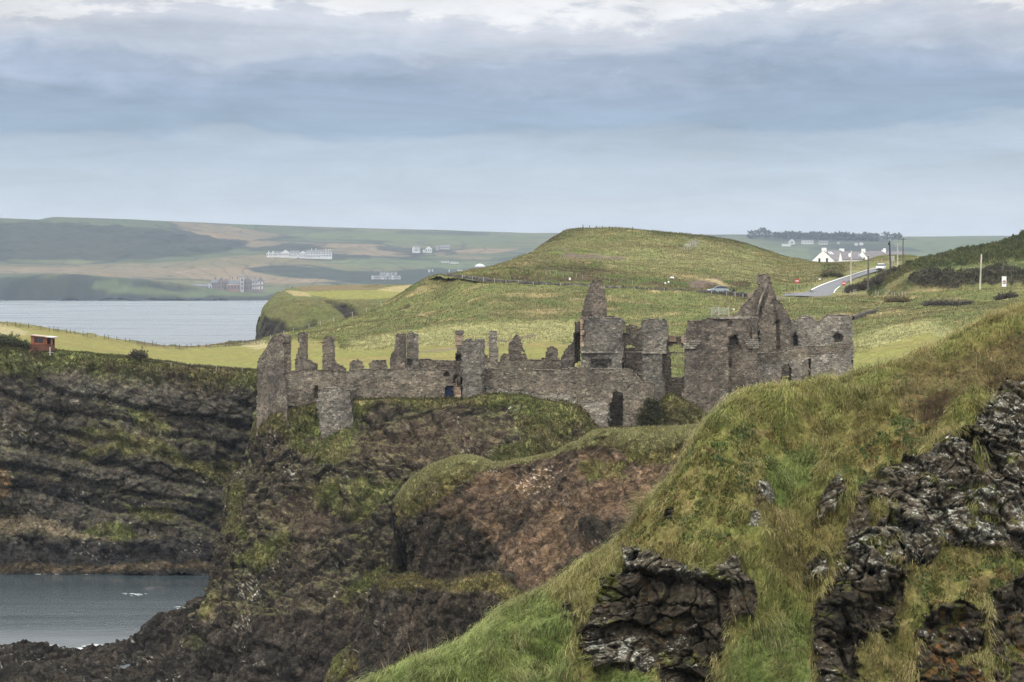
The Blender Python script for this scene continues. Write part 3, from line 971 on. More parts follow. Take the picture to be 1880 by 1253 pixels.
# ---- the hill across the road
def build_hill():
    cols = np.concatenate([np.linspace(760, 1000, 28), np.linspace(1010, 1900, 60)])
    a = [(760, 520, 490), (800, 507, 478), (830, 510, 470), (900, 520, 452), (1050, 529, 448), (1200, 537, 447), (1350, 546, 447), (1440, 552, 444), (1500, 550, 440), (1560, 552, 436), (1640, 556, 425), (1900, 560, 420)]
    b = [(760, 520, 498), (800, 505.5, 494), (830, 506, 482), (900, 516, 466), (1050, 525, 464), (1200, 532.5, 463), (1350, 541, 462), (1440, 543.5, 466), (1500, 531, 470), (1560, 514, 484), (1610, 503, 500), (1640, 500, 500), (1900, 500, 500)]
    c = [(760, 522, 500), (800, 505, 500), (830, 503, 490), (900, 497, 478), (960, 494, 482), (1050, 499, 482), (1200, 505, 482), (1350, 515, 482), (1440, 526, 482), (1500, 519, 486), (1560, 503, 500), (1610, 493, 530), (1640, 490, 540), (1900, 490, 540)]
    d = [(760, 524, 502), (800, 505.5, 502), (830, 503, 500), (900, 494, 492), (935, 487, 500), (960, 484, 504), (1000, 484, 512), (1060, 487, 514), (1200, 492, 514), (1350, 500, 512), (1440, 512, 508), (1500, 504, 512), (1560, 495, 524), (1610, 486, 552), (1640, 482, 560), (1900, 480, 560)]
    e = [(760, 526, 504), (800, 507, 504), (830, 504, 504), (900, 492, 500), (935, 483, 520), (960, 472, 540), (1000, 462, 548), (1060, 457, 550), (1200, 460, 550), (1350, 478, 546), (1440, 493, 540), (1500, 491, 540), (1560, 486, 548), (1610, 479, 566), (1640, 474, 575), (1900, 474, 575)]
    f = [(760, 530, 510), (800, 509, 510), (830, 505, 508), (900, 491, 506), (935, 482, 528), (962, 470, 552), (982, 459, 570), (1003, 444, 580), (1030, 428, 592), (1045, 421, 598), (1070, 419, 602), (1130, 420, 604), (1200, 425, 604), (1260, 430, 604), (1330, 440, 602), (1380, 452, 600), (1440, 467, 590), (1500, 478, 580), (1560, 481, 574), (1590, 477, 580), (1620, 470, 586), (1650, 468, 590), (1700, 474, 590), (1760, 478, 590), (1900, 478, 590)]
    g = [(760, 545, 540), (830, 512, 530), (900, 500, 530), (960, 480, 580), (1030, 437, 625), (1070, 421, 640), (1130, 422, 645), (1200, 427, 645), (1330, 442, 640), (1440, 470, 625), (1500, 481, 610), (1600, 479, 610), (1650, 470, 615), (1900, 480, 615)]
    h = [(760, 640, 700), (900, 580, 720), (960, 510, 760), (1070, 500, 800), (1400, 500, 800), (1500, 501, 780), (1900, 501, 780)]
    k = [(760, 640, 1100), (960, 510, 1100), (1500, 505, 1000), (1900, 505, 1000)]
    f = [(x, y + (2.5 if x < 1440 or x > 1600 else 7), D) for x, y, D in f]; g = [(x, y + (4 if x < 1440 or x > 1600 else 9), D) for x, y, D in g]
    P = loft(rows_to_rails(cols, [a, b, c, d, e, f, g, h, k]), 0.45 / Q, 0.5 / Q, (6, 7))
    px, py = proj(P)
    n = normals(P)
    # keep the road's bed smooth
    rd = np.full(px.shape, 9e9)
    rl = np.array([W(*p) for p in ROAD_L])
    for q0, q1 in zip(rl[:-1], rl[1:]):
        for t in np.linspace(0, 1, 6):
            q = q0 * (1 - t) + q1 * t
            rd = np.minimum(rd, (P[..., 0] - q[0]) ** 2 + (P[..., 1] - q[1]) ** 2)
    off = sstep(3.5, 9.0, np.sqrt(rd)) * sstep(461, 468, P[..., 1])
    P = P + n * (off * (fbm(P, 0.025, 4, 0.5, 2) * 1.0 + fbm(P, 0.14, 4, 0.55, 3) * 0.5 + (1 - worley(P, 0.5, 9)[0]) * 0.3 + fbm(P, 0.6, 3, 0.6, 5) * 0.2))[..., None]
    steps = soft(px, py, [[(925, 487), (1000, 484), (1080, 486), (1160, 494), (1240, 500), (1150, 503), (1060, 500), (960, 496)], [(850, 506), (950, 499), (1080, 504), (1180, 512), (1100, 518), (960, 512)]], P, 5, 0.15)
    P = P - n * (steps * 0.8)[..., None]
    v = fbm(P, (0.04, 0.05, 0.05), 5, 0.6, 31); w = fbm(P, (0.13, 0.2, 0.3), 5, 0.65, 37)
    c = mix(np.array(GRASS) * 1.0, np.array(OLIVE) * 1.1, sstep(-0.3, 0.3, v))
    c = mix(c, np.array(STRAW) * 0.9, sstep(0.0, 0.55, w) * 0.7)
    c = mix(c, np.array(DEEP) * 1.0, sstep(0.05, 0.5, -w - 0.5 * v) * 0.7)
    c = mix(c, np.array(PALE) * 0.9, soft(px, py, [[(1080, 470), (1200, 450), (1380, 465), (1440, 490), (1400, 515), (1200, 500), (1080, 488)]], P, 14, 0.05) * 0.35)
    dark = soft(px, py, [[(925, 489), (1000, 485), (1100, 488), (1110, 494), (1160, 500), (1080, 503), (1000, 496), (930, 495)], [(840, 506), (950, 498), (1080, 503), (1180, 510), (1380, 520), (1380, 540), (1180, 530), (1000, 520), (900, 512)],
                         [(1180, 425), (1240, 430), (1330, 436), (1420, 458), (1400, 462), (1320, 446), (1200, 436)], [(1005, 440), (1040, 420), (1090, 419), (1030, 440), (985, 460)], [(1510, 490), (1540, 488), (1560, 500), (1530, 512), (1505, 505)]], P, 7, 0.12)
    c = mix(c, mix(np.array(DEEP) * 0.85, np.array(HEATH) * 0.85, sstep(-0.2, 0.3, w)), dark * 0.85)
    scar = soft(px, py, [[(1024, 474), (1050, 468), (1130, 471), (1152, 478), (1110, 480), (1050, 479)], [(1262, 520), (1320, 512), (1330, 525), (1270, 530)], [(1370, 540), (1440, 545), (1440, 552), (1370, 548)]], P, 3, 0.15)
    c = mix(c, (0.10, 0.075, 0.062), scar * 0.9)
    track = soft(px, py, [[(1215, 502), (1240, 504), (1320, 518), (1350, 528), (1335, 528), (1300, 519), (1235, 507)]], P, 2, 0.15)
    c = mix(c, np.array(STRAW) * 0.9, track * 0.7)
    stone = soft(px, py, [[(1250, 456), (1270, 446), (1285, 450), (1270, 458)], [(1030, 463), (1040, 458), (1046, 463)]], P, 4, 0.3)
    c = mix(c, (0.20, 0.19, 0.17), stone * 0.7)
    c = c * (1 + 0.3 * fbm(P, 0.9, 3, 0.6, 12))[..., None]
    structure(grid_obj('hill', P, np.clip(c, 0.01, 1), M_LAND))
    add_sheet(P)
    wgt = off * (P[..., 1] < 612) * (px > 820) * (px < 1680) * (0.3 + 0.7 * sstep(-0.2, 0.4, w)) * (1 - scar)
    i, j, u, v_ = scatter(P, wgt, int(140000 * Q))
    B = bil(P, i, j, u, v_); C = bil(c, i, j, u, v_)
    C = C * (0.85 + 0.45 * RNG.random(len(B)))[:, None]; C = mix(C, np.array(STRAW), (RNG.random(len(B)) < 0.10) * 0.45)
    up = np.tile([0, 0, 1.0], (len(B), 1)); lean = np.tile([0.6, -0.3, 0.0], (len(B), 1))
    stuff(blades('hill_grass', B, up, 0.25 + 0.35 * RNG.random(len(B)), 0.06 + 0.05 * RNG.random(len(B)), C, lean), 'straw and green tussock grass covering the hill beyond the road', 'grass')


build_hill()


# ---- gorse-grown bank on the right, with a dark rock face under it
def build_gorse():
    cols = np.linspace(1596, 2250, 40)
    a = [(1596, 580, 418), (1650, 575, 418), (1700, 570, 418), (1800, 560, 416), (1900, 552, 414), (2250, 545, 414)]
    b = [(1596, 549, 440), (1640, 540, 437), (1690, 532, 435), (1760, 529, 433), (1830, 527.5, 432), (1900, 524, 430), (2250, 515, 430)]
    c = [(1596, 545, 442), (1620, 534, 440), (1650, 516, 438), (1690, 503, 437), (1760, 498, 437), (1880, 490, 437), (2250, 480, 437)]
    d = [(1596, 543, 448), (1620, 528, 446), (1650, 508, 446), (1680, 492, 448), (1720, 484, 450), (1800, 476, 452), (1880, 462, 454), (2250, 440, 454)]
    e = [(1596, 541, 452), (1620, 523, 452), (1640, 507, 454), (1665, 491, 460), (1700, 480, 468), (1735, 472, 472), (1760, 465, 474), (1800, 459, 476), (1830, 454, 476), (1850, 447, 478), (1880, 435, 480), (1930, 416, 482), (2000, 400, 485), (2250, 380, 490)]
    f = [(1596, 550, 480), (1650, 530, 490), (1700, 500, 500), (1800, 470, 510), (1880, 445, 520), (2250, 390, 540)]
    g = [(1596, 580, 540), (1700, 560, 560), (2250, 540, 640)]
    P = loft(rows_to_rails(cols, [a, b, c, d, e, f, g]), 0.3 / Q, 0.3 / Q, (4, 5))
    px, py = proj(P)
    n = normals(P)
    rock = soft(px, py, [[(1680, 500), (1720, 494), (1770, 498), (1840, 490), (1900, 494), (2250, 490), (2250, 524), (1860, 527), (1790, 524), (1730, 530), (1690, 528), (1660, 520)]], P, 8, 0.15)
    f1, _, r1, r2 = worley(P + 0.5 * fbm(P, 0.5, 2, 0.5, 3)[..., None], 0.42, 15)
    g1 = worley(P, 1.1, 16)[0]
    bush = sstep(440, 446, P[..., 1]) * (1 - rock)
    bl, br, _ = blocky(P, (2.2, 2.2, 3.5), 5)
    P = P + n * (bush * ((0.75 - f1) * 1.5 + (0.6 - g1) * 0.6 + fbm(P, 1.4, 3, 0.6, 4) * 0.3) + rock * (bl * 0.45 + ridged(P, 0.7, 4, 0.6, 18) * 0.6 + fbm(P, 2.0, 3, 0.6, 19) * 0.3) + (1 - bush) * fbm(P, 0.4, 4, 0.6, 6) * 0.3)[..., None]
    v = fbm(P, 0.09, 4, 0.6, 31); w = fbm(P, 0.9, 3, 0.6, 33)
    c = mix(np.array((0.05, 0.062, 0.024)), np.array((0.095, 0.10, 0.04)), sstep(-0.3, 0.4, w + (r1 - 0.5) * 0.9))
    c = mix(c, (0.075, 0.058, 0.042), sstep(0.1, 0.5, v) * 0.7)
    gr = 1 - sstep(432, 438, P[..., 1])
    c = mix(c, mix(np.array(GRASS), np.array(STRAW) * 0.8, sstep(-0.2, 0.4, v)), gr)
    c = mix(c, np.array(OLIVE), soft(px, py, [[(1625, 520), (1660, 490), (1690, 500), (1650, 530), (1620, 545)], [(1690, 505), (1720, 498), (1715, 515), (1690, 520)]], P, 5, 0.2) * 0.8)
    c = mix(c, mix(np.array(BASALT) * 0.75, np.array(BASALT2) * 0.7, br), rock * 0.85)
    c = c * (1 + 0.4 * fbm(P, 1.6, 3, 0.6, 12))[..., None]
    structure(grid_obj('gorse_hill', P, np.clip(c, 0.008, 1), M_LAND))
    add_sheet(P)
    wgt = np.clip(bush + 0.30 * rock, 0, 1) * (P[..., 1] < 486) * (px < 1960)
    i, j, u, v_ = scatter(P, wgt, int(60000 * Q))
    B = bil(P, i, j, u, v_) ; C = bil(c, i, j, u, v_) * (0.7 + 0.7 * RNG.random(len(B)))[:, None]
    up = bil(n, i, j, u, v_) * 0.5 + np.array([0, 0, 0.7]); lean = RNG.normal(size=(len(B), 3)) * 0.6
    stuff(blades('gorse_scrub', B, up, 0.35 + 0.4 * RNG.random(len(B)), 0.16 + 0.1 * RNG.random(len(B)), C, lean, 0.2, 0.0), 'dark green gorse scrub growing over the bank right of the road', 'gorse')


build_gorse()
# ---------------------------------------------------------------- sea cliffs
def cliff_relief(P, n, up, seed, amp=1.0, dip=0.0, strata=0.0):
    """basalt: big buttresses, jointed blocks, ledges along the lava flows"""
    big = fbm(P, (0.07, 0.07, 0.035), 4, 0.55, seed) * 3.2 + ridged(P, (0.11, 0.11, 0.05), 3, 0.5, seed + 21) * 1.1 - 0.5
    b1, r1, k1 = blocky(P, (3.2, 3.2, 2.4), seed + 3)
    b2, r2, k2 = blocky(P, (1.1, 1.1, 0.8), seed + 5)
    fine = fbm(P, 1.3, 4, 0.62, seed + 7) * 0.35 + ridged(P, 0.45, 4, 0.55, seed + 8) * 0.5
    d = big + b1 * 0.70 + b2 * 0.26 + fine
    layer = None
    if strata:
        s = (P[..., 2] + dip * P[..., 0] + fbm(P, (0.028, 0.028, 0.05), 4, 0.55, seed + 11) * 4.2) / strata
        fr = s - np.floor(s)
        d = d + (sstep(0.0, 0.25, fr) * sstep(1.0, 0.6, fr) - 0.5) * 1.5 * np.clip(0.55 + 1.1 * fbm(P, (0.04, 0.04, 0.1), 3, 0.5, seed + 15), 0.05, 1.3)
        layer = (fr, _R[(np.floor(s).astype(int) * 37 + 11) & 4095, 0])
    return d * amp, r1, r2, k1 * k2, layer


def cliff_colour(P, up, r1, r2, crack, seed, a=BASALT, b=BASALT2):
    c = mix(np.array(a), np.array(b), sstep(0.1, 0.95, 0.5 * r1 + 0.5 * r2))
    v = fbm(P, 0.16, 4, 0.6, seed)
    c = mix(c, (0.060, 0.046, 0.033), sstep(0.0, 0.5, v) * 0.5)
    c = mix(c, np.array(a) * 0.45, (1 - crack) * 0.6)      # wet black joints
    return c


def speckle(P, size, thr, patch, seed):
    """scattered pale spots (lichen, droppings) gathered in patches"""
    f1, _, r, _ = worley(P, 1.0 / size, seed)
    pn = fbm(P, 0.22, 3, 0.6, seed + 1)
    return (f1 < 0.33 * (0.4 + r)) * (r > thr) * sstep(patch, patch + 0.25, pn)


def build_left_cliff():
    x = [-330, -160, 0, 60, 110, 250, 350, 470, 540, 600]
    top = [575, 596, 626, 640, 648, 660, 672, 684, 694, 700]
    R = []
    R.append([W(a, b - 1, 352) for a, b in zip(x, top)])
    R.append([W(a, b, 345.5) for a, b in zip(x, top)])
    R.append([W(a, b + 14, 343.5) for a, b in zip(x, [t + k for t, k in zip(top, [6, 4, 2, 4, 6, 8, 8, 4, 0, 0])])])
    R.append([W(a, b + 60, 341) for a, b in zip(x, top)])
    R.append([W(a, 745 + 0.06 * a, 339.5 + d) for a, d in zip(x, [-3, -2, 0, -1, 0, 1, 2, 2, 2, 2])])
    R.append([W(a, 815 + 0.10 * a, 337.5 + d) for a, d in zip(x, [-4, -2, -1, 0, 1, 0, 1, 2, 2, 2])])
    R.append([W(a, 880 + 0.06 * a, 336.5 + d) for a, d in zip(x, [-4, -3, -2, 0, 1, 1, 1, 2, 2, 2])])
    R.append([W(a, b, 335.5) for a, b in zip(x, [930, 940, 950, 952, 956, 968, 975, 980, 982, 984])])
    R.append([W(a, b, 333.2) for a, b in zip(x, [960, 966, 972, 975, 980, 992, 998, 996, 998, 1000])])
    R.append([W(a, b, 331.6) for a, b in zip(x, [1000, 1005, 1010, 1012, 1014, 1016, 1016, 1014, 1014, 1014])])
    R.append([W(a, 1042, 329.5) for a in x])
    R.append([W(a, 1062, 328) for a in x])
    P = loft(R, 0.19 / Q, 0.19 / Q)
    n = normals(P); up0 = np.abs(n[..., 2])
    px, py = proj(P)
    d, r1, r2, k, lay = cliff_relief(P, n, up0, 2, 0.75, 0.20, 3.6)
    face = sstep(6, 26, py - np.interp(px, x, top))
    P = P + n * (d * (0.25 + 0.75 * face))[..., None]
    up = upness(P)
    c = cliff_colour(P, up, r1, r2, k, 20, (0.022, 0.020, 0.017), (0.060, 0.053, 0.045))
    fr, lr = lay
    c = mix(c, (0.085, 0.076, 0.064), sstep(0.55, 0.9, lr) * sstep(0.1, 0.4, fr) * 0.6)
    c = mix(c, np.array((0.024, 0.022, 0.022)), sstep(0.35, 0.1, lr) * 0.7)
    v = fbm(P, 0.10, 4, 0.6, 61)
    gr = mix(np.array(OLIVE) * 0.85, np.array(GRASS) * 0.9, sstep(-0.2, 0.4, v))
    turf = sstep(56, 10, py - np.interp(px, x, top) + 26 * fbm(P, 0.14, 4, 0.6, 63))
    c = mix(c, mix(gr * 0.8, np.array(HEATH), sstep(-0.1, 0.5, fbm(P, 0.3, 4, 0.6, 66))), turf * 0.95)
    ledges = soft(px, py, [[(235, 750), (280, 755), (312, 790), (300, 800), (260, 785)], [(150, 790), (240, 800), (330, 830), (360, 850), (450, 850), (470, 880), (400, 885), (330, 860), (240, 820), (150, 805)],
                           [(150, 970), (200, 962), (250, 975), (245, 1000), (170, 990)], [(230, 930), (320, 940), (320, 962), (250, 955)], [(-330, 640), (20, 650), (60, 690), (-330, 700)], [(380, 850), (470, 840), (470, 890), (400, 890)], [(330, 860), (300, 840), (220, 830), (140, 850), (160, 830), (240, 815)]], P, 9, 0.15)
    c = mix(c, gr * (0.8 + 0.5 * sstep(-0.3, 0.4, fbm(P, 0.5, 3, 0.6, 68)))[..., None], ledges * 0.85)
    c = mix(c, gr * 0.7, sstep(0.62, 0.85, up + 0.35 * v) * 0.45 * (py < 990))
    shore = sstep(985, 1005, py + 6 * fbm(P, 0.3, 3, 0.6, 70))
    c = mix(c, np.array((0.017, 0.016, 0.016)) * (0.7 + 0.8 * r2[..., None]), shore * 0.9)
    c = mix(c, (0.060, 0.047, 0.031), sstep(1034, 1042, py + 4 * fbm(P, 0.4, 3, 0.6, 71)) * sstep(1056, 1047, py) * 0.8)
    c = mix(c, (0.115, 0.093, 0.064), soft(px, py, [[(-330, 930), (0, 945), (60, 945), (150, 975), (210, 990), (150, 990), (80, 978), (0, 975), (-330, 975)]], P, 6, 0.2) * 0.7)
    c = mix(c, (0.12, 0.075, 0.035), soft(px, py, [[(-60, 850), (10, 860), (18, 905), (0, 925), (-60, 930)]], P, 6, 0.2) * 0.55)
    c = mix(c, (0.25, 0.24, 0.21), speckle(P, 0.35, 0.75, 0.15, 30) * 0.6 * (1 - turf))
    c = c * (1 + 0.35 * fbm(P, 1.4, 3, 0.65, 12))[..., None]
    structure(grid_obj('coast_cliff', P, np.clip(c * 1.3, 0.006, 1), M_CLIFF))
    add_sheet(P)
    # bents and scrub on the lip and ledges
    wgt = np.clip(turf * 1.0 + ledges * 0.6, 0, 1) * (px > -60) * (px < 500) * (py > np.interp(px, x, top) - 2)
    i, j, u, v_ = scatter(P, wgt, int(16000 * Q))
    B = bil(P, i, j, u, v_); C = bil(c, i, j, u, v_) * (0.8 + 0.8 * RNG.random(len(B)))[:, None]
    up_ = np.tile([0, -0.25, 1.0], (len(B), 1)); lean = np.tile([0.3, -0.6, 0.0], (len(B), 1))
    stuff(blades('cliff_grass', B, up_, 0.3 + 0.4 * RNG.random(len(B)), 0.08 + 0.06 * RNG.random(len(B)), C, lean), 'olive grass hanging over the lip of the far left sea cliff', 'grass')


build_left_cliff()

STACK_FOOT = [(478, 752), (468, 770), (500, 755), (530, 747), (585, 738), (648, 731), (720, 728), (830, 728), (890, 721), (940, 720), (975, 727), (1060, 738), (1080, 760), (1112, 782), (1180, 772), (1195, 740), (1225, 722), (1260, 735), (1300, 752), (1345, 760)]


def build_stack():
    fx, fy = [p[0] for p in STACK_FOOT[1:]], [p[1] for p in STACK_FOOT[1:]]
    base = [468, 500, 545, 585, 650, 730, 830, 890, 940, 1000, 1060, 1112, 1180, 1230, 1300, 1400]
    foot = np.interp(base, fx, fy); foot[-1] = 770
    Dr = [274, 264, 261.5, 261, 260.5, 260.5, 260.5, 260, 260, 260, 260, 259.5, 259.5, 259.5, 262, 266]
    # name: front columns, bent in row by row; two hidden columns wrap round the back on the left
    R = []
    R.append([W(478, 738, 300), W(474, 742, 288)] + [W(a, f - 6, 282) for a, f in zip(base, foot)])
    R.append([W(482, 755, 300), W(470, 762, 288)] + [W(a, f - 1, d + 2.5) for a, f, d in zip(base, foot, Dr)])
    R.append([W(480, 765, 300), W(467, 768, 288)] + [W(a, f + 3, d) for a, f, d in zip(base, foot, Dr)])
    def row(left, cols, pys, Ds, backs=(30, 14)):
        r = [W(left[0] + 8, left[1], left[2] + backs[0]), W(left[0] + 3, left[1], left[2] + backs[1]), W(*left)]
        b = base[1:]
        return r + [W(x, np.interp(x, cols, pys), np.interp(x, cols, Ds)) for x in np.interp(np.arange(len(b)), np.linspace(0, len(b) - 1, len(cols)), cols)]
    R.append(row((460, 800, 273), (485, 570, 650, 730, 830, 930, 1060, 1180, 1300, 1400), (800, 800, 790, 770, 765, 765, 795, 815, 800, 800), (263, 260, 258.5, 258.5, 258, 257, 256, 256.5, 259, 264)))
    R.append(row((450, 850, 271), (480, 560, 645, 730, 830, 930, 1060, 1180, 1300, 1400), (855, 850, 840, 830, 820, 815, 850, 860, 860, 860), (261, 257, 255, 254.5, 253.5, 252.5, 252.5, 253.5, 257, 262)))
    R.append(row((424, 885, 269), (462, 550, 640, 730, 830, 930, 1060, 1180, 1300, 1400), (900, 900, 890, 880, 880, 880, 910, 920, 920, 920), (259, 254.5, 252, 251, 250, 249.5, 250, 252, 256, 261)))
    R.append(row((408, 950, 267), (450, 540, 640, 730, 830, 930, 1060, 1180, 1300, 1400), (960, 960, 955, 950, 950, 950, 970, 980, 980, 980), (256, 251, 248, 247, 246, 246, 247, 250, 254, 260)))
    R.append(row((401, 1020, 264), (436, 520, 620, 720, 830, 930, 1060, 1180, 1300, 1400), (1035, 1040, 1035, 1035, 1035, 1030, 1040, 1050, 1050, 1050), (253, 247, 243.5, 242, 242, 243, 245, 248, 253, 259)))
    R.append(row((386, 1078, 262), (424, 505, 610, 720, 830, 930, 1060, 1180, 1300, 1400), (1100, 1110, 1110, 1110, 1110, 1100, 1110, 1120, 1120, 1120), (250, 243, 239, 238, 239, 241, 244, 247, 252, 258)))
    R.append(row((360, 1130, 261), (404, 490, 600, 720, 830, 930, 1060, 1180, 1300, 1400), (1155, 1175, 1190, 1190, 1180, 1170, 1170, 1180, 1180, 1180), (248, 238, 234, 234, 237, 240, 243, 247, 252, 258)))
    R.append(row((318, 1180, 261), (380, 480, 600, 720, 830, 930, 1060, 1180, 1300, 1400), (1215, 1270, 1300, 1290, 1260, 1240, 1240, 1240, 1240, 1240), (248, 234, 229, 231, 236, 240, 243, 247, 252, 258)))
    R.append(row((296, 1215, 259), (370, 480, 600, 720, 830, 930, 1060, 1180, 1300, 1400), (1260, 1330, 1360, 1340, 1320, 1300, 1300, 1290, 1290, 1290), (244, 227, 222, 226, 233, 239, 243, 247, 252, 258)))
    P = loft(R, 0.16 / Q, 0.16 / Q, (0,))
    n = normals(P); up0 = np.abs(n[..., 2])
    px, py = proj(P)
    ft = np.interp(px, fx, fy)
    depth = sstep(4, 75, py - ft - np.where((px > 560) & (px < 665), 66, 0))
    d, r1, r2, k, lay = cliff_relief(P, n, up0, 5, 0.85)
    P = P + n * (d * (0.15 + 0.85 * depth) - 0.2)[..., None]
    up = upness(P)
    px, py = proj(P)
    c = cliff_colour(P, up, r1, r2, k, 24, (0.021, 0.018, 0.015), (0.054, 0.045, 0.036))
    v = fbm(P, 0.12, 4, 0.6, 61); w = fbm(P, 0.45, 4, 0.6, 67)
    c = mix(c, (0.070, 0.053, 0.040), soft(px, py, [[(640, 800), (760, 760), (880, 770), (960, 770), (900, 830), (760, 860), (640, 850)], [(480, 930), (560, 900), (640, 960), (520, 1000)]], P, 16, 0.1) * 0.7)
    gr = mix(np.array(OLIVE) * 1.0, np.array(GRASS) * 1.0, sstep(-0.2, 0.4, v))
    gr = mix(gr, np.array(STRAW) * 0.75, sstep(0.1, 0.5, w) * 0.5)
    gr = mix(gr, np.array(HEATH) * 1.1, sstep(0.15, 0.55, -w) * 0.6)
    turf = soft(px, py, [
        [(462, 770), (500, 752), (585, 735), (650, 728), (830, 725), (940, 718), (985, 735), (975, 752), (880, 745), (760, 748), (700, 742), (660, 760), (640, 800), (640, 850), (600, 850), (560, 830), (500, 800), (460, 815), (455, 800)],
        [(560, 890), (640, 880), (740, 880), (720, 910), (700, 930), (660, 965), (630, 945), (580, 925)],
        [(418, 885), (440, 880), (450, 900), (446, 960), (462, 990), (430, 985), (404, 985), (412, 940)],
        [(432, 1025), (470, 1000), (530, 980), (528, 990), (505, 1030), (470, 1050), (440, 1040)],
        [(940, 760), (1000, 740), (1060, 745), (1120, 780), (1110, 800), (1040, 830), (960, 840), (900, 850), (880, 840), (950, 800)],
        [(1180, 775), (1190, 735), (1225, 715), (1260, 735), (1300, 750), (1400, 760), (1400, 900), (1180, 820)],
        [(620, 1090), (680, 1040), (720, 1040), (700, 1070), (640, 1110)], [(360, 1100), (400, 1080), (395, 1130), (370, 1130)], [(330, 1180), (370, 1165), (370, 1185), (340, 1195)]], P, 13, 0.18)
    turf = np.clip(turf - 0.9 * sstep(0.05, 0.4, fbm(P, 0.33, 4, 0.65, 73)) * (py > 760), 0, 1)
    c = mix(c, gr, turf * 0.95)
    c = mix(c, gr * 0.8, sstep(0.66, 0.88, up + 0.3 * v) * 0.5 * (py < 1130))
    c = mix(c, np.array((0.022, 0.019, 0.017)) * (0.7 + 0.7 * r2[..., None]), sstep(1150, 1190, py + 14 * v) * 0.55)
    white = soft(px, py, [[(515, 855), (550, 850), (558, 868), (530, 885)], [(440, 1075), (475, 1065), (462, 1110), (440, 1095)], [(440, 1130), (462, 1125), (455, 1165), (430, 1155)], [(480, 790), (520, 790), (510, 812)]], P, 9, 0.3)
    c = mix(c, (0.30, 0.29, 0.26), np.clip(speckle(P, 0.42, 0.35, -0.9, 30) * white * 0.9 + speckle(P, 0.30, 0.80, 0.12, 33) * 0.6 * (1 - turf), 0, 1))
    c = c * (1 + 0.38 * fbm(P, 1.7, 3, 0.65, 12))[..., None]
    structure(grid_obj('castle_rock', P, np.clip(c * 1.12, 0.006, 1), M_CLIFF))
    add_sheet(P)
    wgt = turf * (px > 400) * (px < 1340) * (py > ft - 4)
    i, j, u, v_ = scatter(P, wgt, int(52000 * Q))
    B = bil(P, i, j, u, v_); C = bil(c, i, j, u, v_) * (0.8 + 0.8 * RNG.random(len(B)))[:, None]
    up_ = np.tile([0, -0.3, 1.0], (len(B), 1)); lean = np.tile([0.3, -0.7, -0.2], (len(B), 1))
    stuff(blades('crag_grass', B, up_, 0.25 + 0.4 * RNG.random(len(B)), 0.06 + 0.05 * RNG.random(len(B)), C, lean), 'tufted grass clinging to the crag below the castle walls', 'grass')


build_stack()


def build_reef():
    """low black rocks at the foot of the crag, with a pool"""
    x = np.array([-200, 0, 40, 80, 120, 180, 230, 262, 300, 330, 365, 400, 440])
    crest = np.array([1182, 1184, 1181, 1188, 1190, 1193, 1180, 1158, 1128, 1118, 1100, 1130, 1180])
    R = [[W(a, np.clip(c + 20, 1196, 1230), 266) for a, c in zip(x, crest)],
         [W(a, np.clip(c + 4, 1150, 1200), 263) for a, c in zip(x, crest)],
         [W(a, c, 259.5) for a, c in zip(x, crest)],
         [W(a, c + 16, 256.5) for a, c in zip(x, crest)],
         [W(a, c, 250) for a, c in zip(x, [1205, 1207, 1206, 1212, 1218, 1222, 1224, 1222, 1215, 1205, 1200, 1210, 1220])],
         [W(a, c, 243) for a, c in zip(x, [1228, 1229, 1228, 1226, 1228, 1235, 1240, 1240, 1240, 1238, 1238, 1240, 1250])],
         [W(a, c, 236) for a, c in zip(x, [1254, 1252, 1248, 1248, 1250, 1255, 1262, 1266, 1268, 1270, 1272, 1275, 1280])],
         [W(a, 1300, 228) for a in x], [W(a, 1360, 218) for a in x]]
    P = loft(R, 0.2 / Q, 0.2 / Q)
    px, py = proj(P)
    n = normals(P)
    b1, r1, k1 = blocky(P, (2.0, 2.0, 1.4), 3); b2, r2, k2 = blocky(P, (0.8, 0.8, 0.6), 5)
    P = P + n * (b1 * 0.55 + b2 * 0.35 + fbm(P, 0.3, 4, 0.6, 2) * 0.8 + fbm(P, 1.5, 3, 0.6, 4) * 0.2)[..., None]
    pool = soft(px, py, [[(-200, 1202), (40, 1203), (36, 1209), (14, 1217), (-200, 1222)]], P, 2, 0.3)
    P[..., 2] -= pool * 1.8
    c = mix(np.array((0.012, 0.011, 0.010)), np.array((0.038, 0.033, 0.028)), sstep(0.1, 0.9, 0.5 * r1 + 0.5 * r2))
    c = mix(c, (0.055, 0.042, 0.03), sstep(0.0, 0.5, fbm(P, 0.2, 4, 0.6, 9)) * 0.5)
    c = mix(c, LICHEN, speckle(P, 0.4, 0.72, 0.12, 30) * 0.5)
    c = c * (1 + 0.35 * fbm(P, 1.7, 3, 0.65, 12))[..., None]
    structure(grid_obj('shore_rock', P, np.clip(c, 0.006, 1), M_CLIFF))
    add_sheet(P)
    # long low rock awash in the cove
    V = []
    th = np.linspace(0, 2 * np.pi, 24, endpoint=False)
    o = W(284, 1081, 45 * 4000 / 574)
    for r, z in ((1.0, -0.4), (0.8, 0.12), (0.45, 0.28), (0.05, 0.32)):
        for t in th:
            q = 1 + 0.25 * math.sin(3 * t + r) + 0.15 * math.sin(7 * t)
            V.append((o[0] + 1.9 * r * q * math.cos(t), o[1] + 1.1 * r * q * math.sin(t), z))
    Fs = [[k * 24 + a, k * 24 + (a + 1) % 24, (k + 1) * 24 + (a + 1) % 24, (k + 1) * 24 + a] for k in range(3) for a in range(24)]
    s = MB().add(V, Fs)
    tag(s.build('skerry', plain_mat('wet_rock', (0.03, 0.03, 0.032), 0.5, 0.4), None, True), 'flat black rock awash in the dark water of the cove', 'rock')


build_reef()


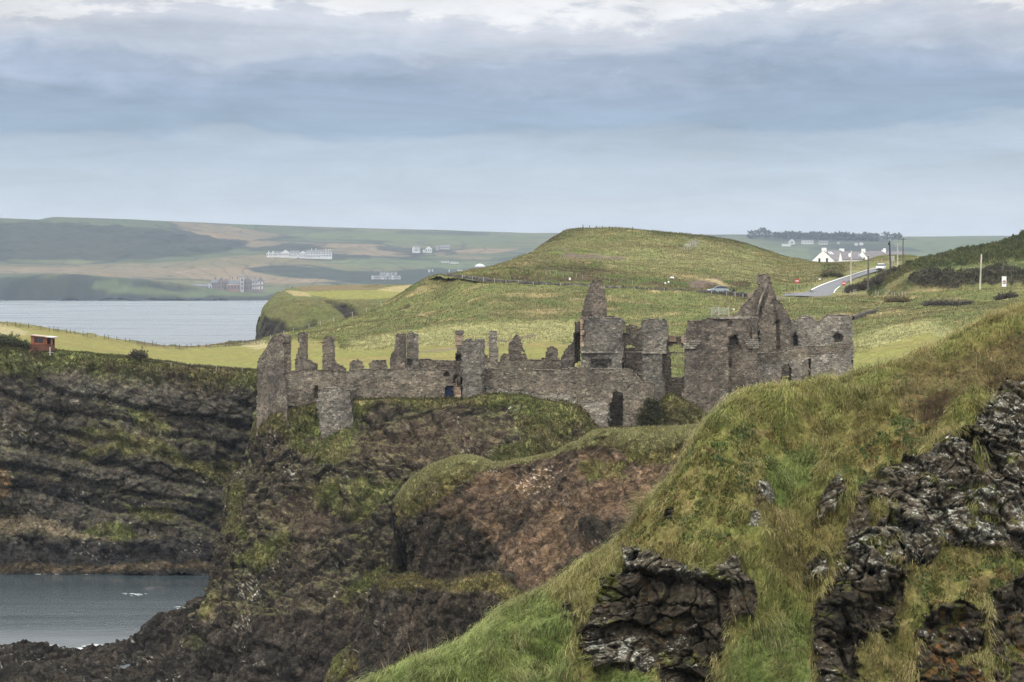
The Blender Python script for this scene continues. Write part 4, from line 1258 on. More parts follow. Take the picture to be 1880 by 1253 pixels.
def build_promontory():
    X = [735, 790, 860, 910, 950, 1020, 1055, 1105, 1150, 1210, 1275, 1400, 1600]
    crest = [903, 856, 838, 852, 846, 828, 811, 789, 789, 787, 784, 770, 758]
    Dc = [224, 220, 216, 213, 211, 208, 206, 204, 202, 200, 198, 195, 190]
    R = []
    R.append([W(760, 1160, 250), W(750, 1150, 246)] + [W(a, 1150, 243) for a in X])
    R.append([W(752, 950, 238), W(742, 935, 232)] + [W(a, c + 22, d + 9) for a, c, d in zip(X, crest, Dc)])
    R.append([W(748, 925, 234), W(738, 915, 228)] + [W(a, c, d) for a, c, d in zip(X, crest, Dc)])
    def row(l, xs, ys, Ds):
        return [W(l[0] + 12, l[1], l[2] + 14), W(l[0] + 3, l[1], l[2] + 6)] + [W(*l)] + [W(x, np.interp(x, xs, ys), np.interp(x, xs, Ds)) for x in X[1:]]
    R.append(row((731, 930, 222.5), (790, 860, 950, 1055, 1150, 1275, 1400, 1600), (880, 858, 862, 826, 808, 806, 800, 800), (217, 213, 208.5, 203.5, 199.5, 195, 192, 188)))
    R.append(row((730, 960, 221), (790, 860, 950, 1055, 1150, 1275, 1400, 1600), (925, 905, 905, 875, 860, 850, 850, 850), (213.5, 209.5, 205, 200, 196.5, 192, 189, 186)))
    R.append(row((742, 990, 220), (785, 860, 950, 1055, 1150, 1275, 1400, 1600), (968, 955, 955, 935, 920, 910, 905, 905), (211.5, 206.5, 202, 197, 193, 189, 186, 184)))
    R.append(row((748, 1025, 220), (780, 860, 950, 1055, 1150, 1275, 1400, 1600), (1015, 1008, 1010, 990, 980, 970, 960, 960), (211, 205.5, 199.5, 194, 190, 186, 184, 182)))
    R.append(row((745, 1052, 219.5), (775, 860, 950, 1055, 1150, 1275, 1400, 1600), (1056, 1056, 1066, 1060, 1050, 1040, 1030, 1030), (210, 204, 197, 191, 187, 184, 182, 180)))
    R.append(row((700, 1062, 218), (755, 850, 950, 1055, 1150, 1275, 1400, 1600), (1070, 1078, 1092, 1100, 1100, 1090, 1080, 1080), (206, 199, 193, 188, 184, 181, 180, 178)))
    R.append(row((684, 1090, 217), (735, 845, 950, 1055, 1150, 1275, 1400, 1600), (1095, 1100, 1115, 1130, 1140, 1140, 1130, 1130), (205, 197.5, 191, 186, 182, 179, 178, 176)))
    R.append(row((655, 1170, 215), (710, 840, 950, 1055, 1150, 1275, 1400, 1600), (1185, 1190, 1200, 1210, 1220, 1220, 1220, 1220), (203.5, 195.5, 189.5, 184, 180, 177, 176, 174)))
    R.append(row((615, 1245, 212), (670, 830, 950, 1055, 1150, 1275, 1400, 1600), (1265, 1280, 1290, 1300, 1300, 1300, 1300, 1300), (201, 193, 187, 182, 178, 175, 174, 172)))
    R.append(row((580, 1330, 209), (650, 820, 950, 1055, 1150, 1275, 1400, 1600), (1370, 1390, 1400, 1420, 1420, 1420, 1420, 1420), (196, 189, 184, 179, 175, 172, 171, 170)))
    P = loft(R, 0.13 / Q, 0.13 / Q, (0, len(R) - 2))
    n = normals(P); up0 = np.abs(n[..., 2])
    px, py = proj(P)
    cr = np.interp(px, X, crest)
    depth = sstep(2, 26, py - cr)
    soil = soft(px, py, [[(870, 868), (980, 850), (1060, 835), (1180, 840), (1300, 850), (1300, 930), (1180, 960), (1080, 960), (1060, 1010), (1010, 1100), (950, 1090), (930, 1020), (900, 985), (860, 950), (850, 900)]], P, 22, 0.12)
    d, r1, r2, k, lay = cliff_relief(P, n, up0, 8, 0.62)
    rub = worley(P, 1.6, 88)
    P = P + n * (d * (0.12 + 0.88 * depth) * (1 - 0.45 * soil) + soil * ((0.5 - rub[0]) * 0.35 + fbm(P, (0.5, 0.5, 0.12), 4, 0.6, 90) * 0.7))[..., None]
    # rim of turf stands out over the bare scar
    rim = sstep(-4, 3, py - cr) * sstep(16, 7, py - cr - 3 * fbm(P, 0.4, 3, 0.6, 4)) * (px > 840) * (px < 1120)
    P = P + np.array([0, -0.6, 0.0]) * rim[..., None]
    up = upness(P)
    px, py = proj(P)
    c = cliff_colour(P, up, r1, r2, k, 24, (0.021, 0.018, 0.0145), (0.054, 0.045, 0.035))
    v = fbm(P, 0.14, 4, 0.6, 61); w = fbm(P, 0.5, 4, 0.6, 67)
    so = mix(np.array(SOIL), (0.120, 0.082, 0.044), sstep(0.0, 0.6, w)); so = mix(so, (0.055, 0.042, 0.033), sstep(-0.1, 0.4, -w + 0.5 * v) * 0.85)
    c = mix(c, so, soil * sstep(-0.55, 0.0, fbm(P, 0.25, 4, 0.65, 91)) * 0.95)
    c = mix(c, (0.105, 0.07, 0.045), (1 - soil) * sstep(0.05, 0.4, fbm(P, 0.2, 4, 0.65, 95)) * 0.5 * (py < 1070))
    gr = mix(np.array(OLIVE) * 1.1, np.array(GRASS) * 1.1, sstep(-0.2, 0.4, v)); gr = mix(gr, np.array(STRAW) * 0.8, sstep(0.05, 0.5, w) * 0.6)
    topw = np.interp(px, [730, 790, 860, 900, 940, 1020, 1060, 1110, 1200, 1300], [26, 24, 34, 12, 7, 8, 14, 34, 42, 40])
    turf = sstep(topw * 1.15, topw * 0.75, py - cr + 10 * fbm(P, 0.4, 4, 0.65, 63))
    ledge = soft(px, py, [[(735, 905), (800, 858), (850, 845), (870, 880), (840, 900), (790, 930), (745, 950), (728, 960)], [(690, 1062), (745, 1050), (830, 1066), (880, 1052), (905, 1050), (940, 1075), (975, 1095), (960, 1110), (860, 1082), (760, 1082), (700, 1080)],
                          [(610, 1200), (640, 1180), (650, 1230), (600, 1260)], [(1060, 840), (1140, 850), (1150, 880), (1080, 880)], [(1130, 810), (1260, 810), (1250, 850), (1150, 850)]], P, 12, 0.2)
    ledge = np.clip(ledge - 0.8 * sstep(0.1, 0.4, fbm(P, 0.4, 4, 0.65, 73)), 0, 1)
    c = mix(c, gr * np.array((0.95, 0.9, 0.8)), np.clip(ledge, 0, 1) * 0.9)
    c = mix(c, mix(np.array(PALE) * 0.9, gr, sstep(-0.1, 0.4, w)), turf)
    under = sstep(topw * 0.8, topw * 1.1, py - cr) * sstep(topw * 2.0, topw * 1.4, py - cr) * (px > 870) * (px < 1130)
    c = mix(c, np.array(HEATH) * 0.8, under * 0.6 * (1 - turf))
    chips = soft(px, py, [[(945, 862), (1000, 850), (1035, 860), (1010, 900), (990, 930), (950, 910)], [(770, 890), (810, 890), (800, 912), (765, 912)], [(890, 860), (920, 858), (915, 880)]], P, 10, 0.3)
    c = mix(c, (0.42, 0.36, 0.30), np.clip(speckle(P, 0.20, 0.62, -0.9, 30) * chips * 0.8 + speckle(P, 0.25, 0.86, 0.2, 34) * 0.4 * (1 - turf), 0, 1))
    c = c * (1 + 0.38 * fbm(P, 2.0, 3, 0.65, 12))[..., None]
    structure(grid_obj('promontory', P, np.clip(c, 0.006, 1), M_CLIFF))
    add_sheet(P)
    wgt = np.clip(turf + ledge * 0.7 * (1 - soil * 0.6), 0, 1) * (px > 600) * (px < 1400) * (py > cr - 14)
    i, j, u, v_ = scatter(P, wgt, int(60000 * Q))
    B = bil(P, i, j, u, v_); C = bil(c, i, j, u, v_) * (0.8 + 0.8 * RNG.random(len(B)))[:, None]
    up_ = np.tile([0, -0.2, 1.0], (len(B), 1)); lean = np.tile([0.4, -0.6, -0.2], (len(B), 1))
    stuff(blades('headland_grass', B, up_, 0.2 + 0.32 * RNG.random(len(B)), 0.05 + 0.04 * RNG.random(len(B)), C, lean), 'pale tufted grass capping the brown eroded promontory', 'grass')


build_promontory()


# ---------------------------------------------------------------- near slope, right foreground
NCOLS = np.concatenate([np.linspace(590, 1960, 74), np.linspace(1980, 2700, 37)])


def build_near():
    kx = [480, 680, 745, 800, 850, 930, 1010, 1040, 1075, 1120, 1165, 1185, 1205, 1225, 1250, 1270, 1290, 1310, 1345, 1380, 1420, 1470, 1500, 1560, 1600, 1690, 1740, 1790, 1880, 2000, 2300, 2700]
    ky = [1400, 1250, 1212, 1196, 1178, 1112, 1074, 1056, 1028, 1000, 962, 925, 902, 876, 848, 806, 783, 764, 724, 706, 700, 694, 690, 682, 671, 638, 612, 584, 546, 505, 430, 380]
    cols = NCOLS
    ridge = np.interp(cols, kx, ky) + np.interp(cols, [600, 1200, 1400, 1900], [7, 8, 13, 16])
    ridge = np.convolve(np.pad(ridge, 1, 'edge'), [0.2, 0.6, 0.2], 'valid')
    Dr = np.interp(cols, [500, 900, 1300, 1600, 1880, 2250], [78, 80, 84, 90, 96, 102])
    Db = np.interp(cols, [500, 900, 1300, 1600, 1880, 2250], [70, 70, 72, 73, 74, 76])
    bot = np.maximum(ridge + 90, 1345)
    R = [W(cols, np.maximum(CHROW(20, 150), ridge + 300), 150), W(cols, ridge + 130, Dr + 22), W(cols, ridge + 26, Dr + 9), W(cols, ridge + 5, Dr + 3), W(cols, ridge, Dr)]
    for f in (0.035, 0.1, 0.22, 0.36, 0.5, 0.64, 0.8, 1.0):
        R.append(W(cols, ridge + (bot - ridge) * f, Dr - (Dr - Db) * f ** 0.72))
    R.append(W(cols, bot + 160, Db - 5))
    P = loft(R, 0.05 / Q, 0.042 / Q, (0, 1, len(R) - 2), tuple(range(74, 111)))
    px, py = proj(P)
    n = normals(P)

    # gully, spur and hollows of the face
    big = fbm(P, 0.14, 3, 0.5, 3) * 0.9
    gully = np.exp(-((px - (1500 - 0.16 * (py - 700) - 40 * np.sin(py / 90))) / 60) ** 2) * sstep(700, 850, py)
    big = big - gully * 0.7
    fade = sstep(2, 60, py - np.interp(px, cols, ridge))
    P = P + n * (big * fade)[..., None]
    rocks = [
        [(1140, 1012), (1185, 1018), (1250, 1040), (1310, 1040), (1330, 1020), (1345, 1003), (1362, 1008), (1366, 1045), (1402, 1068), (1388, 1112), (1348, 1135), (1330, 1180), (1312, 1300), (1205, 1300), (1205, 1225), (1155, 1222), (1105, 1222), (1066, 1196), (1068, 1160), (1095, 1120), (1108, 1090), (1135, 1068), (1150, 1040)],
        [(1600, 872), (1640, 860), (1700, 832), (1740, 824), (1780, 838), (1802, 870), (1830, 930), (1890, 940), (1890, 1012), (1850, 1022), (1780, 1012), (1730, 1000), (1702, 1050), (1662, 1060), (1650, 1130), (1622, 1180), (1612, 1300), (1508, 1300), (1500, 1180), (1502, 1110), (1520, 1060), (1550, 1010), (1560, 940), (1580, 900)],
        [(1735, 828), (1800, 770), (1900, 730), (1900, 1040), (1740, 1010)], [(1692, 1118), (1760, 1100), (1812, 1120), (1812, 1300), (1690, 1300)], [(1815, 1085), (1900, 1060), (1900, 1300), (1830, 1300)],
        [(1660, 880), (1600, 900), (1560, 1000), (1540, 1080), (1640, 1080), (1720, 1010)],
        [(1504, 915), (1520, 885), (1545, 872), (1560, 884), (1550, 912), (1524, 932), (1508, 940)],
        [(1388, 890), (1412, 880), (1430, 892), (1418, 920), (1402, 925)], [(1372, 940), (1396, 932), (1402, 955), (1384, 972)],
        [(1708, 1132), (1760, 1110), (1802, 1160), (1802, 1300), (1708, 1300)], [(1822, 1120), (1900, 1100), (1960, 1300), (1850, 1300), (1836, 1200)],
        [(1790, 770), (1850, 700), (2300, 560), (2300, 1000), (1890, 915), (1850, 880), (1808, 850)], [(1236, 942), (1252, 942), (1250, 970), (1236, 965)], [(1040, 1135), (1064, 1130), (1070, 1152), (1042, 1155)],
        [(1500, 1000), (1528, 992), (1538, 1030), (1505, 1040)], [(1930, 1000), (2300, 980), (2300, 1300), (1980, 1300)]]
    rk = soft(px, py, rocks, P, 13, 0.9, 44)
    rk = sstep(0.25, 0.75, rk + 0.42 * fbm(P, 0.8, 4, 0.65, 49) * (rk > 0.05) - 0.75 * sstep(0.10, 0.42, fbm(P, 0.55, 4, 0.6, 47)) * (px > 1560))
    b0, r0, k0 = blocky(P, (1.7, 1.7, 2.6), 6, 0.75, 0.08, 0.42); b1, r1, k1 = blocky(P, (1.15, 1.15, 1.0), 7, 0.7, 0.06, 0.3); b2, r2, k2 = blocky(P, (0.45, 0.45, 0.38), 9, 0.7, 0.10, 0.3)
    fine = fbm(P, 3.0, 5, 0.62, 13) * 0.22 + ridged(P, 0.9, 6, 0.6, 15) * 0.36
    out = np.array([-0.12, -0.85, 0.18])
    recess = soft(px, py, [[(1186, 1052), (1262, 1060), (1335, 1068), (1345, 1120), (1318, 1180), (1300, 1300), (1215, 1300), (1212, 1220), (1180, 1150)], [(1590, 1110), (1625, 1090), (1650, 1060), (1660, 1085), (1640, 1140), (1615, 1180), (1600, 1150)],
                           [(1560, 1120), (1580, 1180), (1590, 1230), (1560, 1240), (1545, 1180)]], P, 9, 0.9, 52)
    pillar = soft(px, py, [[(1506, 1100), (1545, 1075), (1580, 1120), (1570, 1200), (1560, 1300), (1508, 1300), (1502, 1180)], [(1150, 1010), (1190, 1016), (1260, 1036), (1330, 1030), (1345, 1060), (1260, 1062), (1190, 1050), (1150, 1044)], [(1680, 845), (1740, 822), (1790, 842), (1770, 920), (1700, 930)]], P, 10, 0.8, 58)
    pf = worley(P + 0.15 * fbm(P, 2.0, 2, 0.5, 97)[..., None], 1.55, 98)[0]
    zone = soft(px, py, [[(1140, 1008), (1345, 1000), (1365, 1050), (1260, 1062), (1140, 1050)], [(1590, 870), (1740, 820), (1840, 900), (1890, 930), (1890, 1020), (1740, 1010), (1660, 1060), (1560, 1080), (1540, 1000)], [(1060, 1170), (1180, 1160), (1190, 1225), (1070, 1210)], [(1370, 880), (1440, 870), (1430, 980), (1370, 970)], [(1790, 700), (1900, 690), (1900, 900), (1800, 860)], [(1490, 870), (1565, 870), (1550, 1050), (1490, 1040)]], P, 14, 0.6, 64)
    push = rk * np.where((px < 1570) & (py < 985), 0.5, 1.0) * (0.30 + b0 * 0.62 + b1 * 0.40 + b2 * 0.13 + fine - 0.9 * recess + 0.5 * pillar + np.clip(zone, 0, 1) * (0.5 - pf) * 0.42)
    P = P + out * push[..., None] + n * (rk * b1 * 0.10)[..., None]
    # turf: hummocks and tussocks
    hf, _, hr, _, ht = worley_facets(P + 0.25 * fbm(P, 1.0, 2, 0.5, 22)[..., None], 0.95, 25)
    tz = fbm(P, 0.45, 4, 0.55, 23) * 0.85 + (0.55 - hf) * 0.55 + fbm(P, 4.0, 3, 0.6, 27) * 0.06 - 0.1
    P = P + (np.array([0, -0.45, 0.75])) * (tz * (1 - rk) * (0.15 + 0.85 * fade))[..., None]
    up = upness(P)
    px, py = proj(P)
    c = mix(np.array((0.015, 0.013, 0.011)), np.array((0.052, 0.044, 0.037)), sstep(0.1, 0.95, 0.4 * r0 + 0.3 * r1 + 0.3 * r2 + 0.3 * fbm(P, 2.5, 4, 0.65, 26)))
    c = mix(c, (0.048, 0.036, 0.027), sstep(0.1, 0.5, fbm(P, 0.7, 4, 0.6, 28)) * 0.5)
    c = mix(c, (0.009, 0.008, 0.008), (1 - k0 * k1) * 0.4)
    c = c * (1.08 + 0.7 * np.clip(zone, 0, 1))[..., None] * np.array((1.0, 0.99, 0.88))      # weathered, lichen-greyed basalt on the exposed tops
    upper = np.clip((np.abs(normals(P)[..., 2]) - 0.25) / 0.5, 0, 1)
    li = fbm(P, 2.4, 6, 0.85, 71) + 0.30 * upper + 0.40 * fbm(P, 0.45, 3, 0.6, 75) + 0.30 * zone - 0.27
    c = mix(c, (0.17, 0.17, 0.145), sstep(0.30, 0.44, li + 0.25 * fbm(P, 7.0, 3, 0.7, 74)) * 0.55)
    spots = np.zeros(px.shape)
    Pw = P + 0.05 * np.stack([fbm(P, 9.0, 2, 0.6, 151), fbm(P, 9.0, 2, 0.6, 152), fbm(P, 9.0, 2, 0.6, 153)], -1)
    for sz, sd in ((0.42, 161), (0.21, 163), (0.12, 165)):
        f1, _, r1_, _ = worley(Pw, 1 / sz, sd)
        spots = np.maximum(spots, sstep(0.06, -0.03, f1 - 0.52 * (r1_ - 0.42) - 0.62 * (li - 0.33)))
    c = mix(c, np.array((0.37, 0.365, 0.33)) * (0.75 + 0.4 * RNG.random(px.shape))[..., None], spots * sstep(0.22, 0.45, li) * 0.9)
    c = mix(c, (0.13, 0.065, 0.018), sstep(0.34, 0.5, fbm(P, 2.6, 5, 0.75, 77) + 0.3 * fbm(P, 0.5, 2, 0.5, 78) + 0.22 * ((px > 1700) & (py > 1120))) * 0.55)
    v = fbm(P, 0.32, 4, 0.6, 61); w = fbm(P, 1.1, 4, 0.6, 67)
    turf = mix((0.235, 0.245, 0.075), (0.25, 0.215, 0.08), sstep(-0.3, 0.3, v))
    turf = mix(turf, (0.40, 0.33, 0.155), sstep(0.05, 0.5, w) * 0.5)
    turf = mix(turf, (0.115, 0.14, 0.042), sstep(0.05, 0.5, -w - 0.3 * v) * 0.6)
    heath = soft(px, py, [[(1640, 700), (1700, 675), (1780, 650), (1860, 610), (2100, 570), (2100, 700), (1880, 700), (1780, 720), (1720, 770), (1690, 830), (1620, 850), (1660, 770)], [(1370, 790), (1410, 780), (1415, 805), (1380, 812)], [(1740, 1010), (1800, 1060), (1880, 1050), (1880, 1110), (1790, 1100)]], P, 16, 0.6)
    peat = soft(px, py, [[(1800, 705), (1860, 690), (1960, 690), (1960, 760), (1860, 765), (1810, 745)], [(1690, 740), (1740, 720), (1730, 790), (1700, 800)]], P, 14, 0.7)
    turf = mix(turf, mix((0.10, 0.070, 0.042), (0.17, 0.125, 0.06), sstep(-0.2, 0.4, w)), heath * 0.75)
    turf = mix(turf, (0.045, 0.028, 0.020), peat * 0.85)
    lush = soft(px, py, [[(660, 1260), (930, 1120), (1010, 1085), (1060, 1130), (1040, 1253), (1040, 1350), (600, 1350)], [(1100, 1225), (1200, 1230), (1200, 1350), (1000, 1350)], [(1410, 850), (1500, 820), (1500, 880), (1440, 930), (1400, 900)], [(1350, 1180), (1480, 1130), (1500, 1350), (1320, 1350)]], P, 16, 0.5)
    turf = mix(turf, mix((0.165, 0.225, 0.065), (0.215, 0.265, 0.085), sstep(-0.3, 0.4, w)), lush * 0.85)
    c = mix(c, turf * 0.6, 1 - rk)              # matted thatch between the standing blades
    c = mix(c, np.array(MOSS) * (0.35 + 0.35 * sstep(-0.3, 0.3, w))[..., None], rk * sstep(0.30, 0.6, fbm(P, 0.9, 4, 0.6, 81) + 0.15 * upper) * sstep(0.5, 0.3, li) * 0.8)
    c = c * (1 + 0.3 * fbm(P, 5.0, 3, 0.65, 12))[..., None]
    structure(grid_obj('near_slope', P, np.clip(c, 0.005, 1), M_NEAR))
    add_sheet(P, 3)
    vis = (py > np.interp(px, cols, ridge) - 26) & (py < 1300) & (px > 560) & (px < 2500)
    vis = vis * np.where(px > 1960, 0.45, 1.0)
    herb = soft(px, py, [[(1230, 880), (1300, 790), (1400, 770), (1440, 850), (1380, 900), (1340, 1000), (1180, 1010), (1150, 1000)], [(1540, 860), (1640, 760), (1720, 800), (1640, 870), (1560, 900)], [(1640, 1050), (1740, 1010), (1880, 1040), (1880, 1120), (1760, 1110), (1640, 1200)]], P, 18, 0.5)
    near = np.clip(1 - rk * 1.4, 0, 1) * vis
    dens = near * (0.22 + 0.78 * sstep(-0.35, 0.25, fbm(P, 1.3, 4, 0.6, 99))) * (1 - 0.55 * heath) * (1 - 0.5 * herb)
    # long grass in tussocks, combed down the slope and by the wind
    nb = int(410000 * Q)
    i, j, u, v_ = scatter(P, dens * (1 - 0.8 * peat), nb)
    B = bil(P, i, j, u, v_); C = bil(turf, i, j, u, v_); He = bil(heath, i, j, u, v_); Lu = bil(lush, i, j, u, v_); Hb = bil(herb, i, j, u, v_)
    f1, _, ra, rb, _ = worley_facets(B + 0.2 * fbm(B, 1.5, 2, 0.5, 22)[..., None], 1.3, 125)
    f2_, _, rc, rd, _ = worley_facets(B, 0.45, 127)
    sw = fbm(B, 0.22, 3, 0.5, 101) * 1.5 + (ra - 0.5) * 0.9 + (rc - 0.5) * 0.7 - 0.45
    flow = np.stack([sw, -0.85 + 0.5 * (rb - 0.5), -0.55 - 0.25 * rd], -1)
    k = RNG.random(nb)
    C = C * ((0.50 + 0.80 * k) * (0.62 + 0.66 * rb) * (0.70 + 0.56 * rd))[:, None]
    dry = sstep(0.62, 0.9, rc * 0.5 + ra * 0.5 + 0.35 * fbm(B, 0.7, 3, 0.6, 105))
    C = mix(C, np.array((0.40, 0.32, 0.155)), np.clip((RNG.random(nb) < 0.16) * 0.7 + dry * 0.6, 0, 0.85) * (1 - 0.6 * Lu))
    C = mix(C, (0.17, 0.23, 0.06), (RNG.random(nb) < 0.12) * 0.6)
    L = (0.34 + 0.70 * RNG.random(nb) ** 1.3) * (0.45 + 1.05 * ra ** 1.3) * (1 - 0.55 * He) * (1 - 0.35 * Hb)
    up_ = np.tile([0, -0.1, 1.0], (nb, 1))
    stuff(blades('long_grass', B, up_, L, 0.011 + 0.013 * RNG.random(nb), C, flow, 0.62, 0.5, 3, 0.13), 'long wind-combed grass covering the near slope between dark rocks', 'grass')
    # dead stalks of last year standing above the grass
    nb = 2600
    i, j, u, v_ = scatter(P, near * sstep(0.05, 0.4, fbm(P, 0.6, 3, 0.6, 141)), nb)
    B = bil(P, i, j, u, v_)
    C = np.array((0.30, 0.23, 0.14)) * (0.6 + 0.8 * RNG.random(nb))[:, None]
    stuff(blades('dead_stems', B, np.tile([0, -0.05, 1.0], (nb, 1)), 0.5 + 0.5 * RNG.random(nb), 0.012 + 0.01 * RNG.random(nb), C, np.tile([-0.2, -0.2, 0.2], (nb, 1)), 0.1, 0.0, 2, 0.25), 'thin dead brown stems standing above the grass of the near slope', 'plants')
    # low leafy herbs
    dens = near * (0.10 + herb * 1.0)
    nb = int(130000 * Q)
    i, j, u, v_ = scatter(P, dens, nb)
    B = bil(P, i, j, u, v_)
    f1, _, r, r2_ = worley(B, 1.7, 111)
    keep = f1 < 0.6
    B, r, r2_, f1 = B[keep], r[keep], r2_[keep], f1[keep]
    nb = len(B)
    pal = np.array([(0.10, 0.12, 0.035), (0.14, 0.15, 0.045), (0.17, 0.16, 0.05), (0.085, 0.115, 0.035), (0.16, 0.12, 0.045), (0.12, 0.15, 0.06)])
    C = pal[(r * 5.99).astype(int)] * (0.65 + 0.9 * RNG.random(nb))[:, None]
    th = RNG.random(nb) * 2 * np.pi
    lean = np.stack([np.cos(th), np.sin(th) - 0.4, 0.1 * np.ones(nb)], -1)
    B = B + np.array([0, -0.1, 0.9]) * ((0.55 - f1) * 0.5 * RNG.random(nb))[:, None]
    stuff(blades('herbs', B, np.tile([0, -0.2, 0.8], (nb, 1)), 0.08 + 0.10 * RNG.random(nb), 0.05 + 0.04 * RNG.random(nb), C, lean, 0.2, 0.0), 'low leafy herbs and moss among the rocks of the near slope', 'plants')


def CHROW(z, D):
    return HY + (CH - z) * F / D + 0 * NCOLS


build_near()
# ---------------------------------------------------------------- the castle
M_STONE = stone_mat('castle_rubble', (0.066, 0.056, 0.044), (0.135, 0.117, 0.094), (0.27, 0.245, 0.20), 0.18)
M_STONE_PALE = stone_mat('pale_rubble', (0.085, 0.076, 0.063), (0.185, 0.168, 0.142), (0.38, 0.355, 0.315), 0.42)
M_STONE_BROWN = stone_mat('brown_rubble', (0.060, 0.050, 0.041), (0.114, 0.098, 0.082), (0.23, 0.205, 0.17), 0.14)
M_STONE_GREY = stone_mat('grey_rubble', (0.066, 0.060, 0.052), (0.122, 0.113, 0.098), (0.27, 0.255, 0.225), 0.22)
M_STONE_DARK_AND_SHADED = stone_mat('dark_and_shaded_rubble', (0.045, 0.040, 0.036), (0.085, 0.074, 0.065), (0.18, 0.165, 0.145), 0.16)  # dark stone; on walls behind openings it paints in their shade
M_SAND = stone_mat('sandstone', (0.24, 0.17, 0.12), (0.33, 0.24, 0.17), (0.46, 0.38, 0.30), 0.15, 1.6, (0.36, 0.23, 0.16))
M_DOOR = plain_mat('blue_painted_wood', (0.03, 0.045, 0.10), 0.6, 0.25, 4.0)

castle = thing('castle_ruin', W(1000, 735, 266), 'long roofless grey stone castle ruin standing along the cliff edge', 'castle')


def ruin_wall(name, poly, D, thick, holes=(), mat=None, cell=0.17, D2=None, ragged=None, jit=0.035, niches=(), parent=None):
    """a ruined wall. poly: front outline as photo pixels; D (.. D2): distance of its left (.. right) end;
    holes go through it, niches (outline, depth) are set back into its face; broken edges follow the courses of the stones"""
    ragged = (0.07 if name in ('chimney', 'turret', 'bastion', 'bay', 'gatehouse') else 0.13) if ragged is None else ragged
    x0 = min(p[0] for p in poly); x1 = max(p[0] for p in poly)
    D2 = D if D2 is None else D2
    A = W(x0, HY, D); Bp = W(x1, HY, D2)
    t = (Bp - A)[:2]; Ln = np.hypot(*t); t = t / Ln
    nrm = np.array([-t[1], t[0]])
    if nrm[1] < 0:
        nrm = -nrm

    def to_sz(p):
        k = (p[0] - CX) / F
        # sight line x = k*y meets the wall's line A + s*t
        s = (k * A[1] - A[0]) / (t[0] - k * t[1])
        y = A[1] + s * t[1]
        return s, CH - (p[1] - HY) / F * y
    pz = [to_sz(p) for p in poly]
    S = np.array(pz)
    s0, s1, z0, z1 = S[:, 0].min() - 0.4, S[:, 0].max() + 0.4, S[:, 1].min() - 0.2, S[:, 1].max() + 0.4
    ns, nz = int((s1 - s0) / cell) + 1, int((z1 - z0) / cell) + 1
    sc = s0 + (np.arange(ns) + 0.5) * cell; zc = z0 + (np.arange(nz) + 0.5) * cell
    SS, ZZ = np.meshgrid(sc, zc, indexing='ij')
    sd = int(abs(A[0]) * 13 + z1 * 7) % 997
    Q3 = np.stack([SS, ZZ, np.full_like(SS, sd * 1.7)], -1)
    dx = fbm(Q3, 1.1, 3, 0.7, 3) * ragged; dz = fbm(Q3 + 31, 1.1, 3, 0.7, 5) * ragged
    M = inpoly(SS + dx, ZZ + dz, pz)
    hz = [[to_sz(p) for p in h] for h in holes]
    for h in hz:
        M &= ~inpoly(SS + dx * 0.45, ZZ + dz * 0.45, h)
    rec = np.zeros((ns + 1, nz + 1))
    sl = s0 + np.arange(ns + 1) * cell; zl = z0 + np.arange(nz + 1) * cell
    LS, LZ = np.meshgrid(sl, zl, indexing='ij')
    for h, dep in niches:
        rec = np.maximum(rec, inpoly(LS, LZ, [to_sz(p) for p in h]) * dep)
    L3 = np.stack([LS, LZ, np.full_like(LS, sd * 0.9)], -1)
    rec = rec + fbm(L3, 1.4, 4, 0.65, 7) * 0.06 + RNG.normal(size=LS.shape) * jit
    js = LS + RNG.normal(size=LS.shape) * cell * 0.18; jz = LZ + RNG.normal(size=LS.shape) * cell * 0.18
    back = thick * (1 + 0.15 * fbm(L3 + 9, 0.7, 3, 0.6, 9))

    def place(d):
        return np.stack([A[0] + js * t[0] + nrm[0] * d, A[1] + js * t[1] + nrm[1] * d, jz], -1)
    V = np.concatenate([place(rec).reshape(-1, 3), place(back).reshape(-1, 3)])
    id_ = np.arange((ns + 1) * (nz + 1)).reshape(ns + 1, nz + 1); NB = id_.size
    a, b, c, d = id_[:-1, :-1], id_[1:, :-1], id_[1:, 1:], id_[:-1, 1:]
    Fq = [np.stack([a, b, c, d], -1)[M], (np.stack([d, c, b, a], -1) + NB)[M]]
    Mp = np.pad(M, 1)
    for sh, (p, q) in (((0, 1), (a, d)), ((2, 1), (c, b)), ((1, 0), (b, a)), ((1, 2), (d, c))):
        nb = Mp[sh[0]:sh[0] + ns, sh[1]:sh[1] + nz]
        e = M & ~nb
        Fq.append(np.stack([q, p, p + NB, q + NB], -1)[e])
    Fq = np.concatenate(Fq)
    used, inv = np.unique(Fq, return_inverse=True)
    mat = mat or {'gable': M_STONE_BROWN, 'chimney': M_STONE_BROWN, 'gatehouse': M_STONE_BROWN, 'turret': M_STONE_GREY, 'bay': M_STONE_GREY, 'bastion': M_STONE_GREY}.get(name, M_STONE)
    return mesh_np(name, V[used], [inv.reshape(-1, 4)], mat, parent or castle)


def box_tower(name, poly, D, thick, **k):
    return ruin_wall(name, poly, D, thick, **k)


